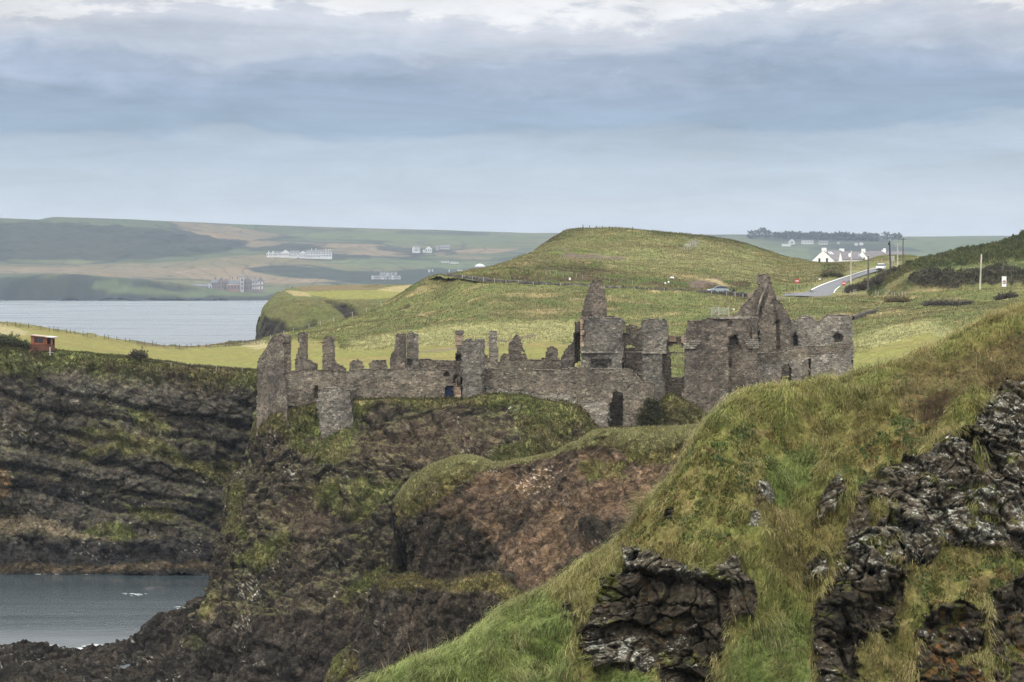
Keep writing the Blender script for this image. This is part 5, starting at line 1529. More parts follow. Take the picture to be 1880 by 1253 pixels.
def build_castle():
    # west gable, end on, with its steep broken edge
    ruin_wall('gable', [(471.5, 800), (472, 664), (479, 653), (489, 640), (495, 628), (501, 618), (508, 617), (514, 615), (521, 617), (522, 690), (526, 716), (528, 742), (527, 800)], 267.5, 1.0, D2=261.8)
    ruin_wall('wall', [(521, 775), (521, 686), (541, 682), (563, 680), (580, 680), (592, 681), (650, 681), (652, 733), (590, 745), (588, 775)], 262.6, 1.2,
              holes=[[(522, 716), (530, 715), (538, 711), (538, 716), (528, 720), (529, 735), (538, 726), (538, 738), (526, 738)]], niches=[([(576, 733), (577, 714), (580, 709), (584, 711), (584, 733)], 0.8)])
    # chimney stacks of the lodgings
    ruin_wall('chimney', [(540, 690), (540, 680), (544, 656), (548, 640), (548, 627), (547, 614), (551, 611), (561, 611), (562, 626), (563, 660), (569, 663), (575, 667), (580, 669), (581, 690)], 263.2, 2.0)
    ruin_wall('chimney', [(590, 690), (591, 656), (593, 654), (593, 620), (597, 619), (602, 617), (611, 619), (612, 658), (616, 668), (626, 672), (634, 678), (634, 690)], 263.0, 2.0)
    ruin_wall('wall', [(640, 690), (642, 676), (643, 667), (650, 662), (658, 661), (664, 667), (668, 678), (677, 678), (678, 667), (683, 663), (708, 661), (710, 677), (716, 677), (716, 690)], 264.5, 1.2)
    ruin_wall('wall', [(636, 760), (636, 682), (660, 679), (720, 678), (744, 678), (760, 679), (836, 680), (846, 690), (846, 735), (812, 745), (780, 760)], 262.4, 1.3,
              holes=[[(816, 732), (816, 713), (821, 709), (831, 709), (832, 732)]], niches=[([(816, 692), (816, 686), (820, 684), (825, 687), (824, 692)], 1.0), ([(834, 704), (835, 690), (838, 688), (839, 692), (837, 704)], 1.0)], mat=M_STONE)
    ruin_wall('wall', [(800, 740), (800, 670), (852, 670), (852, 740)], 264.2, 0.8, mat=M_STONE_DARK_AND_SHADED)  # inner wall behind the door, shade put into its stone colour
    mb = MB()
    c = W(823.5, 720, 263.1)
    mb.box(c, (1.0, 0.08, 1.45))
    dr = mb.build('door', M_DOOR, castle)
    hp = MB()
    for k in range(3):
        hp.box(c + np.array([-0.28 + 0.28 * k, -0.055, 0]), (0.24, 0.03, 1.38))
    hp.build('plank', M_DOOR, dr)
    # door jamb of pale stone
    ruin_wall('door_jamb', [(832, 735), (833, 712), (836, 706), (836, 697), (839, 697), (840, 708), (846, 712), (846, 735)], 261.9, 0.8, mat=M_SAND, ragged=0.1)
    ruin_wall('chimney', [(714, 690), (715, 676), (716, 657), (722, 645), (725, 635), (727, 622), (727, 614), (744, 613), (745, 640), (745, 690)], 262.9, 2.2)
    ruin_wall('chimney', [(745, 690), (745, 662), (747, 640), (747, 613), (753, 611), (766, 613), (768, 640), (768, 660), (772, 690)], 264.6, 1.8, niches=[([(746, 672), (749, 662), (757, 660), (757, 664), (752, 674)], 0.7)], mat=M_STONE_PALE)
    ruin_wall('wall', [(768, 690), (768, 660), (790, 660), (812, 662), (836, 663), (838, 690)], 265.2, 1.2)
    # square turret with its sandstone chimney
    ruin_wall('turret', [(849, 735), (848, 700), (847, 640), (849, 627), (856, 624), (866, 625), (875, 624), (882.5, 624), (883, 650), (883.5, 690), (886, 705), (889, 735)], 260.8, 3.4, D2=260.4)
    ruin_wall('chimney', [(837, 690), (837, 652), (838, 648), (837, 633), (850, 633), (850, 690)], 262.5, 1.6, niches=[([(838, 662), (839, 654), (843, 652), (847, 655), (847, 662)], 0.9)])
    ruin_wall('chimney', [(837, 634), (837, 612), (838, 608), (849, 608), (850, 612), (850, 634)], 262.6, 1.2, mat=M_SAND, ragged=0.06)
    cap = MB().box(W(843.5, 610, 263.1), (1.05, 1.4, 0.42)); cap.build('chimney_cap', M_STONE_DARK_AND_SHADED, castle)
    # bastion on the crag
    ruin_wall('bastion', [(584, 716), (600, 714), (643, 715), (644, 738), (647, 760), (648, 780), (646, 820), (590, 820), (586, 775), (582, 745)], 259.5, 3.0, D2=259.0)
    # rear range seen over the front wall
    ruin_wall('wall', [(884, 700), (884, 656), (896, 655), (897, 663), (916, 672), (918, 662), (921, 653), (932, 650), (934, 660), (968, 662), (990, 660), (1004, 660), (1026, 660), (1052, 661), (1056, 700)], 274, 1.1, holes=[[(886, 715), (887, 694), (891, 692), (893, 715)]])
    ruin_wall('chimney', [(896, 675), (897, 655), (898.5, 630), (899, 609), (905, 607), (912, 609), (913, 630), (915, 650), (917, 675)], 274.4, 1.8, mat=M_STONE_PALE)
    ruin_wall('gable', [(920, 670), (920, 655), (926, 651), (934, 650), (934, 633), (940, 626), (943, 619), (949, 616), (954, 618), (957, 628), (960, 636), (964, 650), (968, 662), (968, 670)], 274.6, 1.6, holes=[[(956, 650), (956, 645), (962, 645), (963, 650)]])
    ruin_wall('wall', [(1003, 668), (1003, 648), (1006, 640), (1012, 637), (1022, 638), (1025, 645), (1026, 668)], 274.8, 1.5)
    # great front wall stepping down to the gully
    ruin_wall('curtain_wall', [(886, 740), (886, 678), (905, 676), (920, 678), (925, 688), (935, 688), (945, 680), (962, 678), (965, 690), (975, 690), (978, 679), (1030, 679), (1040, 677), (1048, 674), (1075, 674), (1086, 679), (1092, 676), (1100, 679), (1150, 677), (1160, 684), (1170, 692), (1176, 702), (1200, 703), (1203, 738), (1196, 745), (1182, 770), (1180, 800), (1060, 800), (1040, 760), (960, 745)], 262.2, 1.6,
              D2=259.2, holes=[[(1117, 800), (1118, 745), (1124, 735), (1126, 722), (1130, 719), (1145, 719), (1144, 800)]])
    ruin_wall('curtain_wall', [(890, 745), (890, 712), (930, 714), (975, 722), (1040, 722), (1060, 733), (1076, 738), (1110, 736), (1117, 745), (1116, 800), (1060, 800), (1000, 760)], 261.7, 0.5, D2=259.4, mat=M_STONE_PALE, ragged=0.5)
    ruin_wall('wall', [(1090, 800), (1090, 690), (1176, 690), (1176, 800)], 264.6, 0.9, D2=262.6, mat=M_STONE_DARK_AND_SHADED)  # back wall added behind the doorway, its dark colour painting the shade inside
    # manor house: tall end gable, two bays, the walls between
    ruin_wall('gable', [(1067, 600), (1068, 583), (1071, 565), (1074, 552), (1079, 535), (1085, 520), (1089, 514), (1093, 517), (1098, 513), (1103, 514), (1109, 528), (1112, 545), (1114, 565), (1115, 583), (1125, 580), (1135, 584), (1135, 600)], 270.5, 2.2)
    ruin_wall('bay', [(1066, 690), (1067, 650), (1066, 600), (1066, 584), (1090, 583), (1120, 583), (1140, 584), (1146, 592), (1145, 604), (1143, 604), (1143, 690)], 266.5, 3.4, D2=266.0,
              niches=[([(1083, 676), (1084, 661), (1122, 661), (1122, 676)], 0.5), ([(1089, 684), (1092, 671), (1104, 669), (1114, 672), (1116, 684)], 0.9)])
    for w, y in [(6, 590), (4, 600), (7, 611), (4, 622), (6, 632)]:
        MB().box(W(1065.5 + w / 2, y, 266.35), (w * 0.066, 0.3, 0.6)).build('quoin', M_SAND, castle)
    sc = MB().box(W(1104, 647, 266.2), (5.0, 0.35, 0.22)); sc.build('string_course', M_STONE_PALE, castle)
    ruin_wall('wall', [(1026, 690), (1030, 660), (1040, 638), (1050, 632), (1054, 624), (1055, 592), (1066, 590), (1067, 690)], 268.2, 1.3, mat=M_STONE_DARK_AND_SHADED, holes=[[(1055, 676), (1056, 668), (1070, 664), (1070, 676)]], niches=[([(1055, 680), (1058, 615), (1066, 610), (1066, 680)], 1.0)])
    ruin_wall('wall', [(1143, 720), (1143, 614), (1149, 612), (1150, 600), (1160, 595), (1170, 600), (1172, 608), (1179, 597), (1181, 597), (1181, 720)], 268.2, 1.2, holes=[[(1149, 684), (1149, 646), (1145, 640), (1150, 635), (1160, 634), (1170, 640), (1179, 643), (1179, 690), (1168, 690), (1160, 684)]])
    MB().box(W(1163, 646.5, 268.1), (2.1, 0.4, 0.14)).build('lintel', M_STONE_PALE, castle)
    ruin_wall('wall', [(1140, 720), (1140, 640), (1190, 640), (1190, 720)], 276, 1.0, mat=M_STONE_DARK_AND_SHADED)  # inner wall seen through the window, shade painted as darker stone
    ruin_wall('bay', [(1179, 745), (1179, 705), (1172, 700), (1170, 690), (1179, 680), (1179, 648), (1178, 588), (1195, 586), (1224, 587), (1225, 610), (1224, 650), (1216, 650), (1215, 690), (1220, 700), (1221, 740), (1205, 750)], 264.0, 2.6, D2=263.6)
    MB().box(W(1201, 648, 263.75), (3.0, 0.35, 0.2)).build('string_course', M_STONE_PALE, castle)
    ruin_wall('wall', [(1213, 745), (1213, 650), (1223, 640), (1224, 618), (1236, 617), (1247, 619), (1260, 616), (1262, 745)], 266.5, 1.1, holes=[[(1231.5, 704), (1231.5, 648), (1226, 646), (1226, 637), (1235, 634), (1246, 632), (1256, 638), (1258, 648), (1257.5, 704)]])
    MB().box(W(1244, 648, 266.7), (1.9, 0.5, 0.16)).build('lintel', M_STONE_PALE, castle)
    ruin_wall('wall', [(1224, 720), (1224, 694), (1262, 692), (1262, 720)], 277, 1.0, mat=M_STONE_DARK_AND_SHADED)  # inner wall seen through the opening, shade painted as darker stone
    MB().box(W(1232, 622, 266.35), (1.2, 0.3, 0.75)).build('quoin', M_SAND, castle)
    MB().box(W(1256, 623, 266.35), (0.7, 0.3, 0.9)).build('quoin', M_SAND, castle)
    # gatehouse block
    ruin_wall('gatehouse', [(1250, 760), (1251, 724), (1257, 715), (1258, 660), (1257, 618), (1262, 600), (1262, 590), (1272, 588), (1285, 588), (1300, 585), (1330, 583), (1391, 584), (1391, 700), (1391, 760)], 261.6, 2.4, D2=261.0,
              niches=[([(1338, 745), (1339, 660), (1337, 640), (1339, 619), (1352, 617), (1362, 640), (1364, 660), (1362, 700), (1366, 720), (1360, 745)], 0.9), ([(1339, 676), (1339, 664), (1343, 664), (1343, 676)], 1.6), ([(1337, 600), (1337, 591), (1345, 591), (1345, 600)], 0.4)],
              holes=[[(1376, 622), (1377, 600), (1379, 600), (1379, 622)]])
    tp = MB()
    for k in range(4):
        tp.box(W(1271 - k * 1.8, 627 + k * 4, 261.35), (2.1 - 0.2 * k, 0.3 - 0.04 * k, 0.2))
    tp.build('corbel', M_STONE_PALE, castle)
    tp = MB()
    for k in range(5):
        tp.box(W(1379 + k * 1.0, 624 + k * 3.6, 260.85), (1.75 - 0.12 * k, 0.3 - 0.03 * k, 0.18))
    tp.build('corbel', M_STONE_PALE, castle)
    MB().box(W(1350, 584, 261.8), (5.4, 1.5, 0.22)).build('coping', M_STONE_PALE, castle)
    ruin_wall('wall', [(1318, 760), (1320, 722), (1332, 716), (1336, 722), (1332, 745), (1330, 760)], 260.6, 0.8, mat=M_STONE_PALE, ragged=0.35)
    # tall gable with its chimney, roof line of the lost hall
    ruin_wall('gable', [(1340, 640), (1343, 582), (1350, 578), (1356, 573), (1362, 562), (1372, 552), (1383, 541), (1388, 532), (1393, 526), (1393, 505), (1398, 503), (1404, 504), (1409, 502), (1413, 504), (1414, 512), (1420, 530), (1425, 549), (1436, 560), (1442, 570), (1450, 582), (1452, 590), (1456, 690), (1340, 690)], 270.0, 1.8,
              niches=[([(1392, 640), (1392, 598), (1398, 597), (1399, 640)], 1.0), ([(1423, 605), (1424, 590), (1431, 588), (1432, 606)], 0.6), ([(1423, 645), (1423, 605), (1431, 605), (1430, 645)], 0.35)])
    rl = MB(); rl.tube([W(1408, 522, 269.7), W(1396, 552, 269.7), W(1390, 578, 269.7)], 0.14, 6)
    rl.build('roof_scar', M_STONE_PALE, castle)
    ruin_wall('wall', [(1393, 690), (1393, 590), (1404, 560), (1412, 530), (1420, 560), (1424, 600), (1424, 690)], 269.4, 0.7)
    # kitchen court on the right
    ruin_wall('wall', [(1448, 700), (1448, 600), (1455, 586), (1463, 592), (1470, 581), (1480, 579), (1489, 582), (1495, 588), (1504, 592), (1510, 583), (1518, 579), (1535, 578), (1558, 578), (1564, 586), (1565, 620), (1565, 700)], 272, 2.2, D2=270.5, mat=M_STONE_PALE,
              niches=[([(1531, 630), (1530, 618), (1535, 613), (1543, 614), (1547, 620), (1545, 629)], 1.2), ([(1456, 640), (1457, 618), (1460, 611), (1463, 620), (1463, 640)], 1.4)])
    ruin_wall('wall', [(1436, 690), (1436, 605), (1441, 593), (1448, 594), (1453, 690)], 270.9, 1.0, mat=M_STONE_DARK_AND_SHADED)  # dark colour stands in for the shadow where the wall turns
    ruin_wall('wall', [(1388, 730), (1389, 650), (1400, 648), (1420, 649), (1438, 647), (1445, 642), (1463, 637), (1490, 637), (1530, 634), (1532, 631), (1565, 632), (1566, 730)], 266.2, 1.3, D2=266.0, holes=[[(1435, 705), (1435, 672), (1440, 668), (1447, 669), (1452, 674), (1452, 705)], [(1474, 705), (1474, 664), (1478, 660), (1488, 660), (1488, 705)]], mat=M_STONE)
    ruin_wall('wall', [(1390, 730), (1390, 670), (1428, 664), (1470, 656), (1530, 648), (1565, 640), (1566, 730)], 265.8, 0.4, D2=265.6, holes=[[(1435, 705), (1435, 672), (1440, 668), (1447, 669), (1452, 674), (1452, 705)], [(1474, 705), (1474, 664), (1478, 660), (1488, 660), (1488, 705)]], mat=M_STONE_PALE)


build_castle()
# ---------------------------------------------------------------- road, walls, fences
M_ASPHALT = plain_mat('asphalt', (0.115, 0.118, 0.128), 0.85, 0.15, 1.5)
M_PAINT = plain_mat('road_paint', (0.75, 0.75, 0.73), 0.7, 0.1, 3.0)
M_POST = plain_mat('weathered_wood', (0.36, 0.33, 0.27), 0.9, 0.25, 6.0)
M_POSTD = plain_mat('dark_wood', (0.085, 0.075, 0.065), 0.9, 0.25, 6.0)
M_WIRE = plain_mat('wire', (0.22, 0.22, 0.22), 0.6, 0.1, 4.0, 0.6)
M_WHITE = plain_mat('white_render', (0.78, 0.78, 0.76), 0.8, 0.06, 0.6)
M_SLATE = plain_mat('slate_roof', (0.145, 0.135, 0.145), 0.7, 0.18, 1.2)
M_GLASS = plain_mat('window_glass', (0.02, 0.024, 0.03), 0.15, 0.2, 1.0, 0.0, 0.5)
M_RED = plain_mat('red_sign', (0.52, 0.035, 0.05), 0.5, 0.08, 3.0)
M_BLACK = plain_mat('black_paint', (0.02, 0.02, 0.022), 0.5, 0.1, 3.0)
M_STEEL = plain_mat('galvanised_steel', (0.36, 0.37, 0.38), 0.5, 0.12, 4.0, 0.5)
M_WALL = stone_mat('field_wall', (0.030, 0.028, 0.028), (0.058, 0.053, 0.052), (0.15, 0.14, 0.13), 0.1, 3.0, (0.06, 0.05, 0.045))


def build_road():
    left = np.array([(1436, 543.0), (1452, 541.2), (1472, 540.5), (1484, 537.5), (1489, 533.6), (1497, 529.4), (1511, 523.8), (1531, 517.0), (1560, 508), (1580, 501.5), (1594, 497.5), (1608, 494.8), (1620, 492.5)])
    right = np.array([(1436, 546.5), (1456, 546.2), (1476, 547.0), (1500, 547.5), (1520, 546), (1531, 543), (1534, 537), (1540, 531), (1556, 521), (1578, 511), (1597, 504.5), (1612, 500), (1626, 497)])
    tt = np.linspace(0, len(left) - 1, 70)
    L = pchip(left, tt); R_ = pchip(right, tt)
    rows = []
    for k in range(len(tt)):
        r = []
        for s in np.linspace(0, 1, 6):
            p = L[k] * (1 - s) + R_[k] * s
            g = ground_at(p[0], p[1], 430, 560)
            d = g[1]
            r.append(W(p[0], p[1], d))
        rows.append(r)
    P = np.array(rows)
    D = P[..., 1]
    for _ in range(12):                       # an even carriageway, laid over the lumps of the ground
        E = np.pad(D, ((1, 1), (0, 0)), 'edge'); D = (E[:-2] + 2 * E[1:-1] + E[2:]) / 4
        E = np.pad(D, ((0, 0), (1, 1)), 'edge'); D = (E[:, :-2] + 2 * E[:, 1:-1] + E[:, 2:]) / 4
    X, Y = proj(P)
    P = W(X, Y, D) + np.array([0, -1.0, 0.35])
    structure(grid_obj('road', P, np.full(P.shape, 0.1), M_ASPHALT))

    def line(sel, s, w, name):
        A = P[sel]
        k = s * 5; i = int(k); f = k - i
        c = A[:, i] * (1 - f) + A[:, min(i + 1, 5)] * f
        x = (A[:, 5] - A[:, 0]); x /= np.linalg.norm(x, axis=1)[:, None]
        G = np.stack([c - x * w, c + x * w], 1) + np.array([0, -0.06, 0.03])
        structure(grid_obj(name, G, np.full(G.shape, 0.7), M_PAINT, smooth=False))
    line(slice(20, 66), 0.06, 0.22, 'road_marking')
    line(slice(30, 42), 0.93, 0.2, 'road_marking')
    return P


ROAD = build_road()


def stone_wall(name, pts, height, thick, label, mat, dmin=0, dmax=9e9, cell=0.25, sink=0.6, D=None):
    """a rough dry-stone wall along the ground under the photo points"""
    g = np.array([W(p[0], p[1], D(p[0]) if callable(D) else D) if D else ground_at(p[0], p[1], dmin, dmax) for p in pts])
    seg = np.linalg.norm(np.diff(g, axis=0), axis=1); cum = np.concatenate([[0], np.cumsum(seg)])
    s = np.arange(0, cum[-1], cell)
    base = np.stack([np.interp(s, cum, g[:, k]) for k in range(3)], -1)
    n = len(s)
    prof = []
    hz = np.array([-sink, height * 0.33, height * 0.66, height])
    t = np.gradient(base, axis=0); t /= np.linalg.norm(t, axis=1)[:, None]
    nr = np.stack([t[:, 1], -t[:, 0], 0 * t[:, 0]], -1)
    nr = np.where(nr[:, 1:2] > 0, -nr, nr)
    h2 = height * (1 + 0.1 * RNG.normal(size=n))
    for k, z in enumerate(hz):
        w = thick / 2 * (1 - 0.12 * k)
        prof.append(base + nr * (w + RNG.normal(size=n)[:, None] * 0.06) + np.array([0, 0, 1]) * (np.where(z > 0, z / height * h2, z))[:, None])
    for k, z in list(enumerate(hz))[::-1]:
        w = thick / 2 * (1 - 0.12 * k)
        prof.append(base - nr * (w + RNG.normal(size=n)[:, None] * 0.06) + np.array([0, 0, 1]) * (np.where(z > 0, z / height * h2, z))[:, None])
    G = np.stack(prof, 1)
    o = grid_obj(name, G, np.full(G.shape, 0.1), mat, smooth=False)
    return tag(o, label, 'wall')


stone_wall('stone_wall', [(822, 513), (850, 516.5), (900, 522), (950, 525.5), (1000, 529), (1050, 531), (1100, 534), (1150, 537), (1200, 539), (1250, 541.5), (1300, 544), (1345, 546), (1372, 548)], 1.15, 0.6,
           'long low dark stone wall along the road below the grassy hill', M_WALL, D=lambda x: np.interp(x, [822, 830, 900, 1050, 1200, 1350], [480, 474.5, 454.6, 451.6, 449.6, 449.6]))
stone_wall('stone_wall', [(1436, 560), (1450, 560), (1466, 559), (1482, 557)], 0.9, 0.6, 'short dark retaining wall under the road junction beside the tall gable', M_WALL, D=443)
stone_wall('stone_wall', [(1563, 588), (1576, 584), (1590, 580), (1604, 575), (1614, 571)], 0.7, 0.6, 'low overgrown stone wall running uphill from the right corner of the ruin', M_WALL, 340, 440)


def fence(name, tops, height, label, mat, w=0.11, D=None, dmin=0, dmax=9e9, wires=2, lean=None, sink=0.5):
    """posts (each its own part) and strands of wire"""
    pts = [W(x, y, D(x) if callable(D) else D) if D else ground_at(x, y, dmin, dmax) for x, y in tops]
    root = thing(name, pts[len(pts) // 2], label, 'fence')
    me = None
    hs = []
    for k, p in enumerate(pts):
        h = height * (0.9 + 0.2 * RNG.random())
        hs.append(h)
        a, b = RNG.normal(size=2) * 0.05
        if lean and k in lean:
            a, b = lean[k]
        if me is None:
            mb = MB(); mb.tube([(0, 0, -sink), (0, 0, 0.5), (0, 0, 0.97), (0, 0, 1.0)], [w / 2, w / 2, w / 2 * 0.95, w / 2 * 0.6], 6)
            o = mb.build('post', mat); me = o.data; o.parent = root
        else:
            o = bpy.data.objects.new('post', me); link(o, root)
        q = p - origin(root)
        o.location = tuple(q); o.scale = (1, 1, h); o.rotation_euler = (b, a, 0)
    if wires:
        for f in np.linspace(0.92, 0.45, wires):
            mb = MB(); mb.tube([p + np.array([0, 0, h * f]) for p, h in zip(pts, hs)], 0.012, 4)
            mb.build('wire', M_WIRE, root)
    return root


fence('wire_fence', [(849, 516), (868, 518.5), (888, 521), (908, 523), (929, 525), (952, 527), (979, 529), (1003, 530.5), (1029, 532), (1056, 533.5), (1082, 535), (1109, 536.5), (1137, 538), (1165, 539), (1191, 540.5), (1219, 542), (1248, 543.5), (1278, 545), (1306, 546), (1334, 547.5), (1350, 548.5), (1364, 550)], 1.25,
      'fence of pale posts in front of the long dark roadside wall', M_POST, 0.15, D=lambda x: np.interp(x, [822, 830, 900, 1050, 1200, 1350], [478, 472.5, 452.6, 449.6, 447.8, 447.8]))
fence('wire_fence', [(1429, 552), (1447, 554), (1497, 545.5), (1511, 543), (1525, 542.5), (1546, 542), (1562, 543), (1567, 541.5), (1571, 541), (1588, 544), (1607, 541), (1613, 544), (1628, 540), (1639, 545), (1643, 543), (1652, 546), (1658, 542), (1665, 545)], 0.95,
      'uneven fence of short pale posts at the near side of the road junction', M_POST, 0.14, dmin=425, dmax=470, wires=1, lean={12: (0.55, 0.1), 17: (-0.3, 0.1)})
fence('wire_fence', [(x, np.interp(x, [0, 60, 100, 200, 260, 330, 400, 480], [597, 603, 607.5, 623, 632, 640, 637, 629])) for x in np.arange(2, 482, 11.7) + RNG.normal(size=42)[:len(np.arange(2, 482, 11.7))] * 2.2], 0.95,
      'thin dark fence along the far edge of the mown field above the sea', M_POSTD, 0.12, dmin=415, dmax=475)
fence('wire_fence', [(1069, 419.5), (1081, 419.5), (1092, 420), (1104, 420.5), (1116, 420.5), (1126, 421.5), (1137, 422), (1149, 423), (1160, 424.5)], 0.95, 'row of dark fence posts standing against the sky on the hill top', M_POSTD, 0.2, dmin=585, dmax=625)
fence('wire_fence', [(498, 625), (520, 617), (539, 611), (566, 605), (589, 598), (613, 590), (643, 580), (672, 568), (700, 556)], 1.15, 'fence of pale posts running up the crest of the slope left of the road', M_POST, 0.13, dmin=430, dmax=495, wires=1)
fence('wire_fence', [(1002, 505), (1007, 504.5), (1020, 506), (1036, 508), (1058, 510), (1071, 512), (1119, 519), (1160, 522)], 0.95, 'faint fence of grey posts on the hillside above the road wall', M_POST, 0.1, dmin=455, dmax=500, wires=1)
fence('wire_fence', [(1428, 538), (1442, 536), (1457, 534), (1470, 532), (1482, 527), (1495, 519), (1508, 515)], 1.2, 'dark posts on the verge behind the left no entry sign', M_POSTD, 0.12, dmin=455, dmax=500, wires=1)
fence('wire_fence', [(1612, 483), (1620, 481), (1629, 484), (1640, 486), (1648, 487)], 1.1, 'short fence under the paired boards behind the white car', M_POST, 0.12, dmin=500, dmax=600, wires=2)
fence('wire_fence', [(272, 672), (315, 676), (395, 684), (446, 684)], 0.9, 'four thin posts on the near edge of the mown field left of the castle', M_POST, 0.09, dmin=338, dmax=380, wires=1)

# leaning rails left in the grass
for (x0, y0, x1, y1, lab) in [(1601, 560, 1607, 552, 'loose pale rail sticking up slanted from the grass right of the ruin'), (1622, 547, 1628, 536, 'broken pale rail leaning on the roadside posts')]:
    g = ground_at(x0, y0, 380, 450)
    mb = MB(); mb.tube([g + np.array([0, 0, -0.2]), W(x1, y1, g[1] - 0.3)], 0.07, 6)
    tag(mb.build('rail', M_POST), lab, 'rail')


# ---------------------------------------------------------------- poles and signs
def utility_pole(px, base, top, D, r, label, mat, arm=True, lean=0.0, top_x=None):
    b = W(px, base, D); t = W(top_x if top_x is not None else px, top, D)
    root = thing('utility_pole', b, label, 'pole', 'wooden poles along the road')
    MB().tube([b - np.array([0, 0, 0.8]), b * 0.5 + t * 0.5, t], [r * 1.15, r, r * 0.85], 8).build('pole', mat, root, True)
    if arm:
        a = MB(); a.box(t - np.array([0, 0.12, 0.45]), (1.3, 0.1, 0.12)); a.build('crossarm', mat, root)
        for k in (-0.5, 0.5):
            MB().tube([t + np.array([k, -0.12, -0.39]), t + np.array([k, -0.12, -0.2])], [0.05, 0.035], 6).build('insulator', M_STEEL, root)
    else:
        MB().tube([t, t + np.array([0, 0, 0.08])], [r * 0.95, r * 0.6], 8).build('cap', M_STEEL, root)
    return root


utility_pole(1562, 517, 461, 468, 0.16, 'thin grey pole left of the road, nearest the white cottages', M_POST, False, top_x=1563)
utility_pole(1594, 529, 470, 450, 0.17, 'brown wooden pole rising from the dark roadside hedge', M_POSTD, False)
p_ = utility_pole(1635, 492, 442, 520, 0.19, 'thick black pole with a small dark box near its top', M_BLACK, False, top_x=1633)
MB().box(W(1632.2, 448, 519.7), (0.45, 0.4, 0.55)).build('transformer_box', M_BLACK, p_)
utility_pole(1648, 484, 448, 540, 0.14, 'shortest grey pole, between the black pole and the tallest pole', M_POST, True)
utility_pole(1658, 488, 437, 530, 0.15, 'tallest slim brown pole behind the gorse bank', M_POSTD, True)
utility_pole(1799, 531, 468, 429, 0.16, 'pale leaning pole standing alone before the dark rock face', M_POST, False, top_x=1802)


def disc(c, r, y0, thick, n=24):
    return [(c[0] + r * math.cos(2 * math.pi * k / n), c[1] + y0, c[2] + r * math.sin(2 * math.pi * k / n)) for k in range(n)]


def no_entry(px, py, base, D, r, label):
    b = W(px, base, D); c = W(px, py, D)
    root = thing('no_entry_sign', b, label, 'road sign', 'no entry signs at the road junction')
    MB().tube([b - np.array([0, 0, 0.5]), c + np.array([0, 0.03, r * 0.5])], 0.05, 8).build('pole', M_STEEL, root)
    s = MB().prism(disc(c, r, -0.06, 0), (0, 0.04, 0)).build('sign_face', M_RED, root)
    MB().box(c + np.array([0, -0.07, 0]), (r * 1.5, 0.02, r * 0.42)).build('bar', M_WHITE, s)
    return root


no_entry(1463.5, 516.3, 535, 460, 0.46, 'red no entry sign on a pale pole against the grass left of the road')
no_entry(1549.3, 520.3, 535, 452, 0.42, 'red no entry sign in front of the asphalt, at the end of the hedge')
# white board with a no entry roundel
b = W(1843.5, 533, 428); c = W(1843.5, 517.4, 428)
root = thing('sign_board', b, 'tall white sign board with a red roundel before the gorse bank', 'road sign')
MB().tube([b - np.array([0.1, -0.06, 0.5]), c + np.array([-0.1, 0.06, 0.5])], 0.05, 8).build('pole', M_STEEL, root)
pn = MB().box(c, (0.9, 0.05, 2.05)).build('panel', M_WHITE, root)
MB().box(c + np.array([-0.49, 0.01, 0]), (0.06, 0.1, 2.05)).build('edge_strip', plain_mat('blue_grey_edge', (0.12, 0.12, 0.22), 0.5), pn)
M_DRED = plain_mat('dark_red', (0.22, 0.02, 0.03), 0.5, 0.05)
rd = MB().prism(disc(c + np.array([0.03, 0, -0.12]), 0.34, -0.045, 0), (0, 0.02, 0)).build('roundel', M_DRED, pn)
MB().box(c + np.array([0.03, -0.055, -0.12]), (0.5, 0.015, 0.16)).build('bar', M_WHITE, rd)
# pair of pale boards on posts behind the car
b = W(1638, 484, 522)
root = thing('notice_board', b, 'pair of faded cream boards on posts beside the black pole', 'sign')
for x in (1635.0, 1640.2):
    c = W(x, 475, 522)
    MB().box(c, (0.52, 0.05, 1.25)).build('board', plain_mat('faded_cream', (0.42, 0.40, 0.33), 0.8), root)
for x in (1632.8, 1637.6, 1642.2):
    MB().tube([W(x, 488, 522.1), W(x, 469.5, 522.1)], 0.05, 6).build('post', M_POST, root)
# small markers
c = ground_at(1505, 515, 455, 500); 
root = thing('marker_sign', c, 'small blank white plate on a post in the verge above the road', 'sign')
MB().tube([c - np.array([0, 0, 0.4]), c + np.array([0, 0, 0.7])], 0.04, 6).build('post', M_POSTD, root)
MB().box(c + np.array([-0.1, -0.06, 0.5]), (0.5, 0.04, 0.28)).build('plate', M_WHITE, root)
c = ground_at(1346, 575, 380, 450)
root = thing('marker_sign', c, 'small round white plate beside the field gate', 'sign')
MB().tube([c - np.array([0, 0, 0.4]), c + np.array([0, 0, 0.9])], 0.04, 6).build('post', M_POST, root)
MB().prism(disc(c + np.array([-0.05, 0, 0.75]), 0.17, -0.07, 0, 14), (0, 0.03, 0)).build('plate', M_WHITE, root)
c = ground_at(1043.5, 516, 455, 500)
root = thing('marker_sign', c, 'small white and red marker post on the hillside above the road wall', 'sign')
MB().tube([c - np.array([0, 0, 0.4]), c + np.array([0, 0, 0.35])], 0.06, 6).build('post', M_RED, root)
MB().box(c + np.array([0, 0, 0.6]), (0.4, 0.06, 0.55)).build('plate', M_WHITE, root)
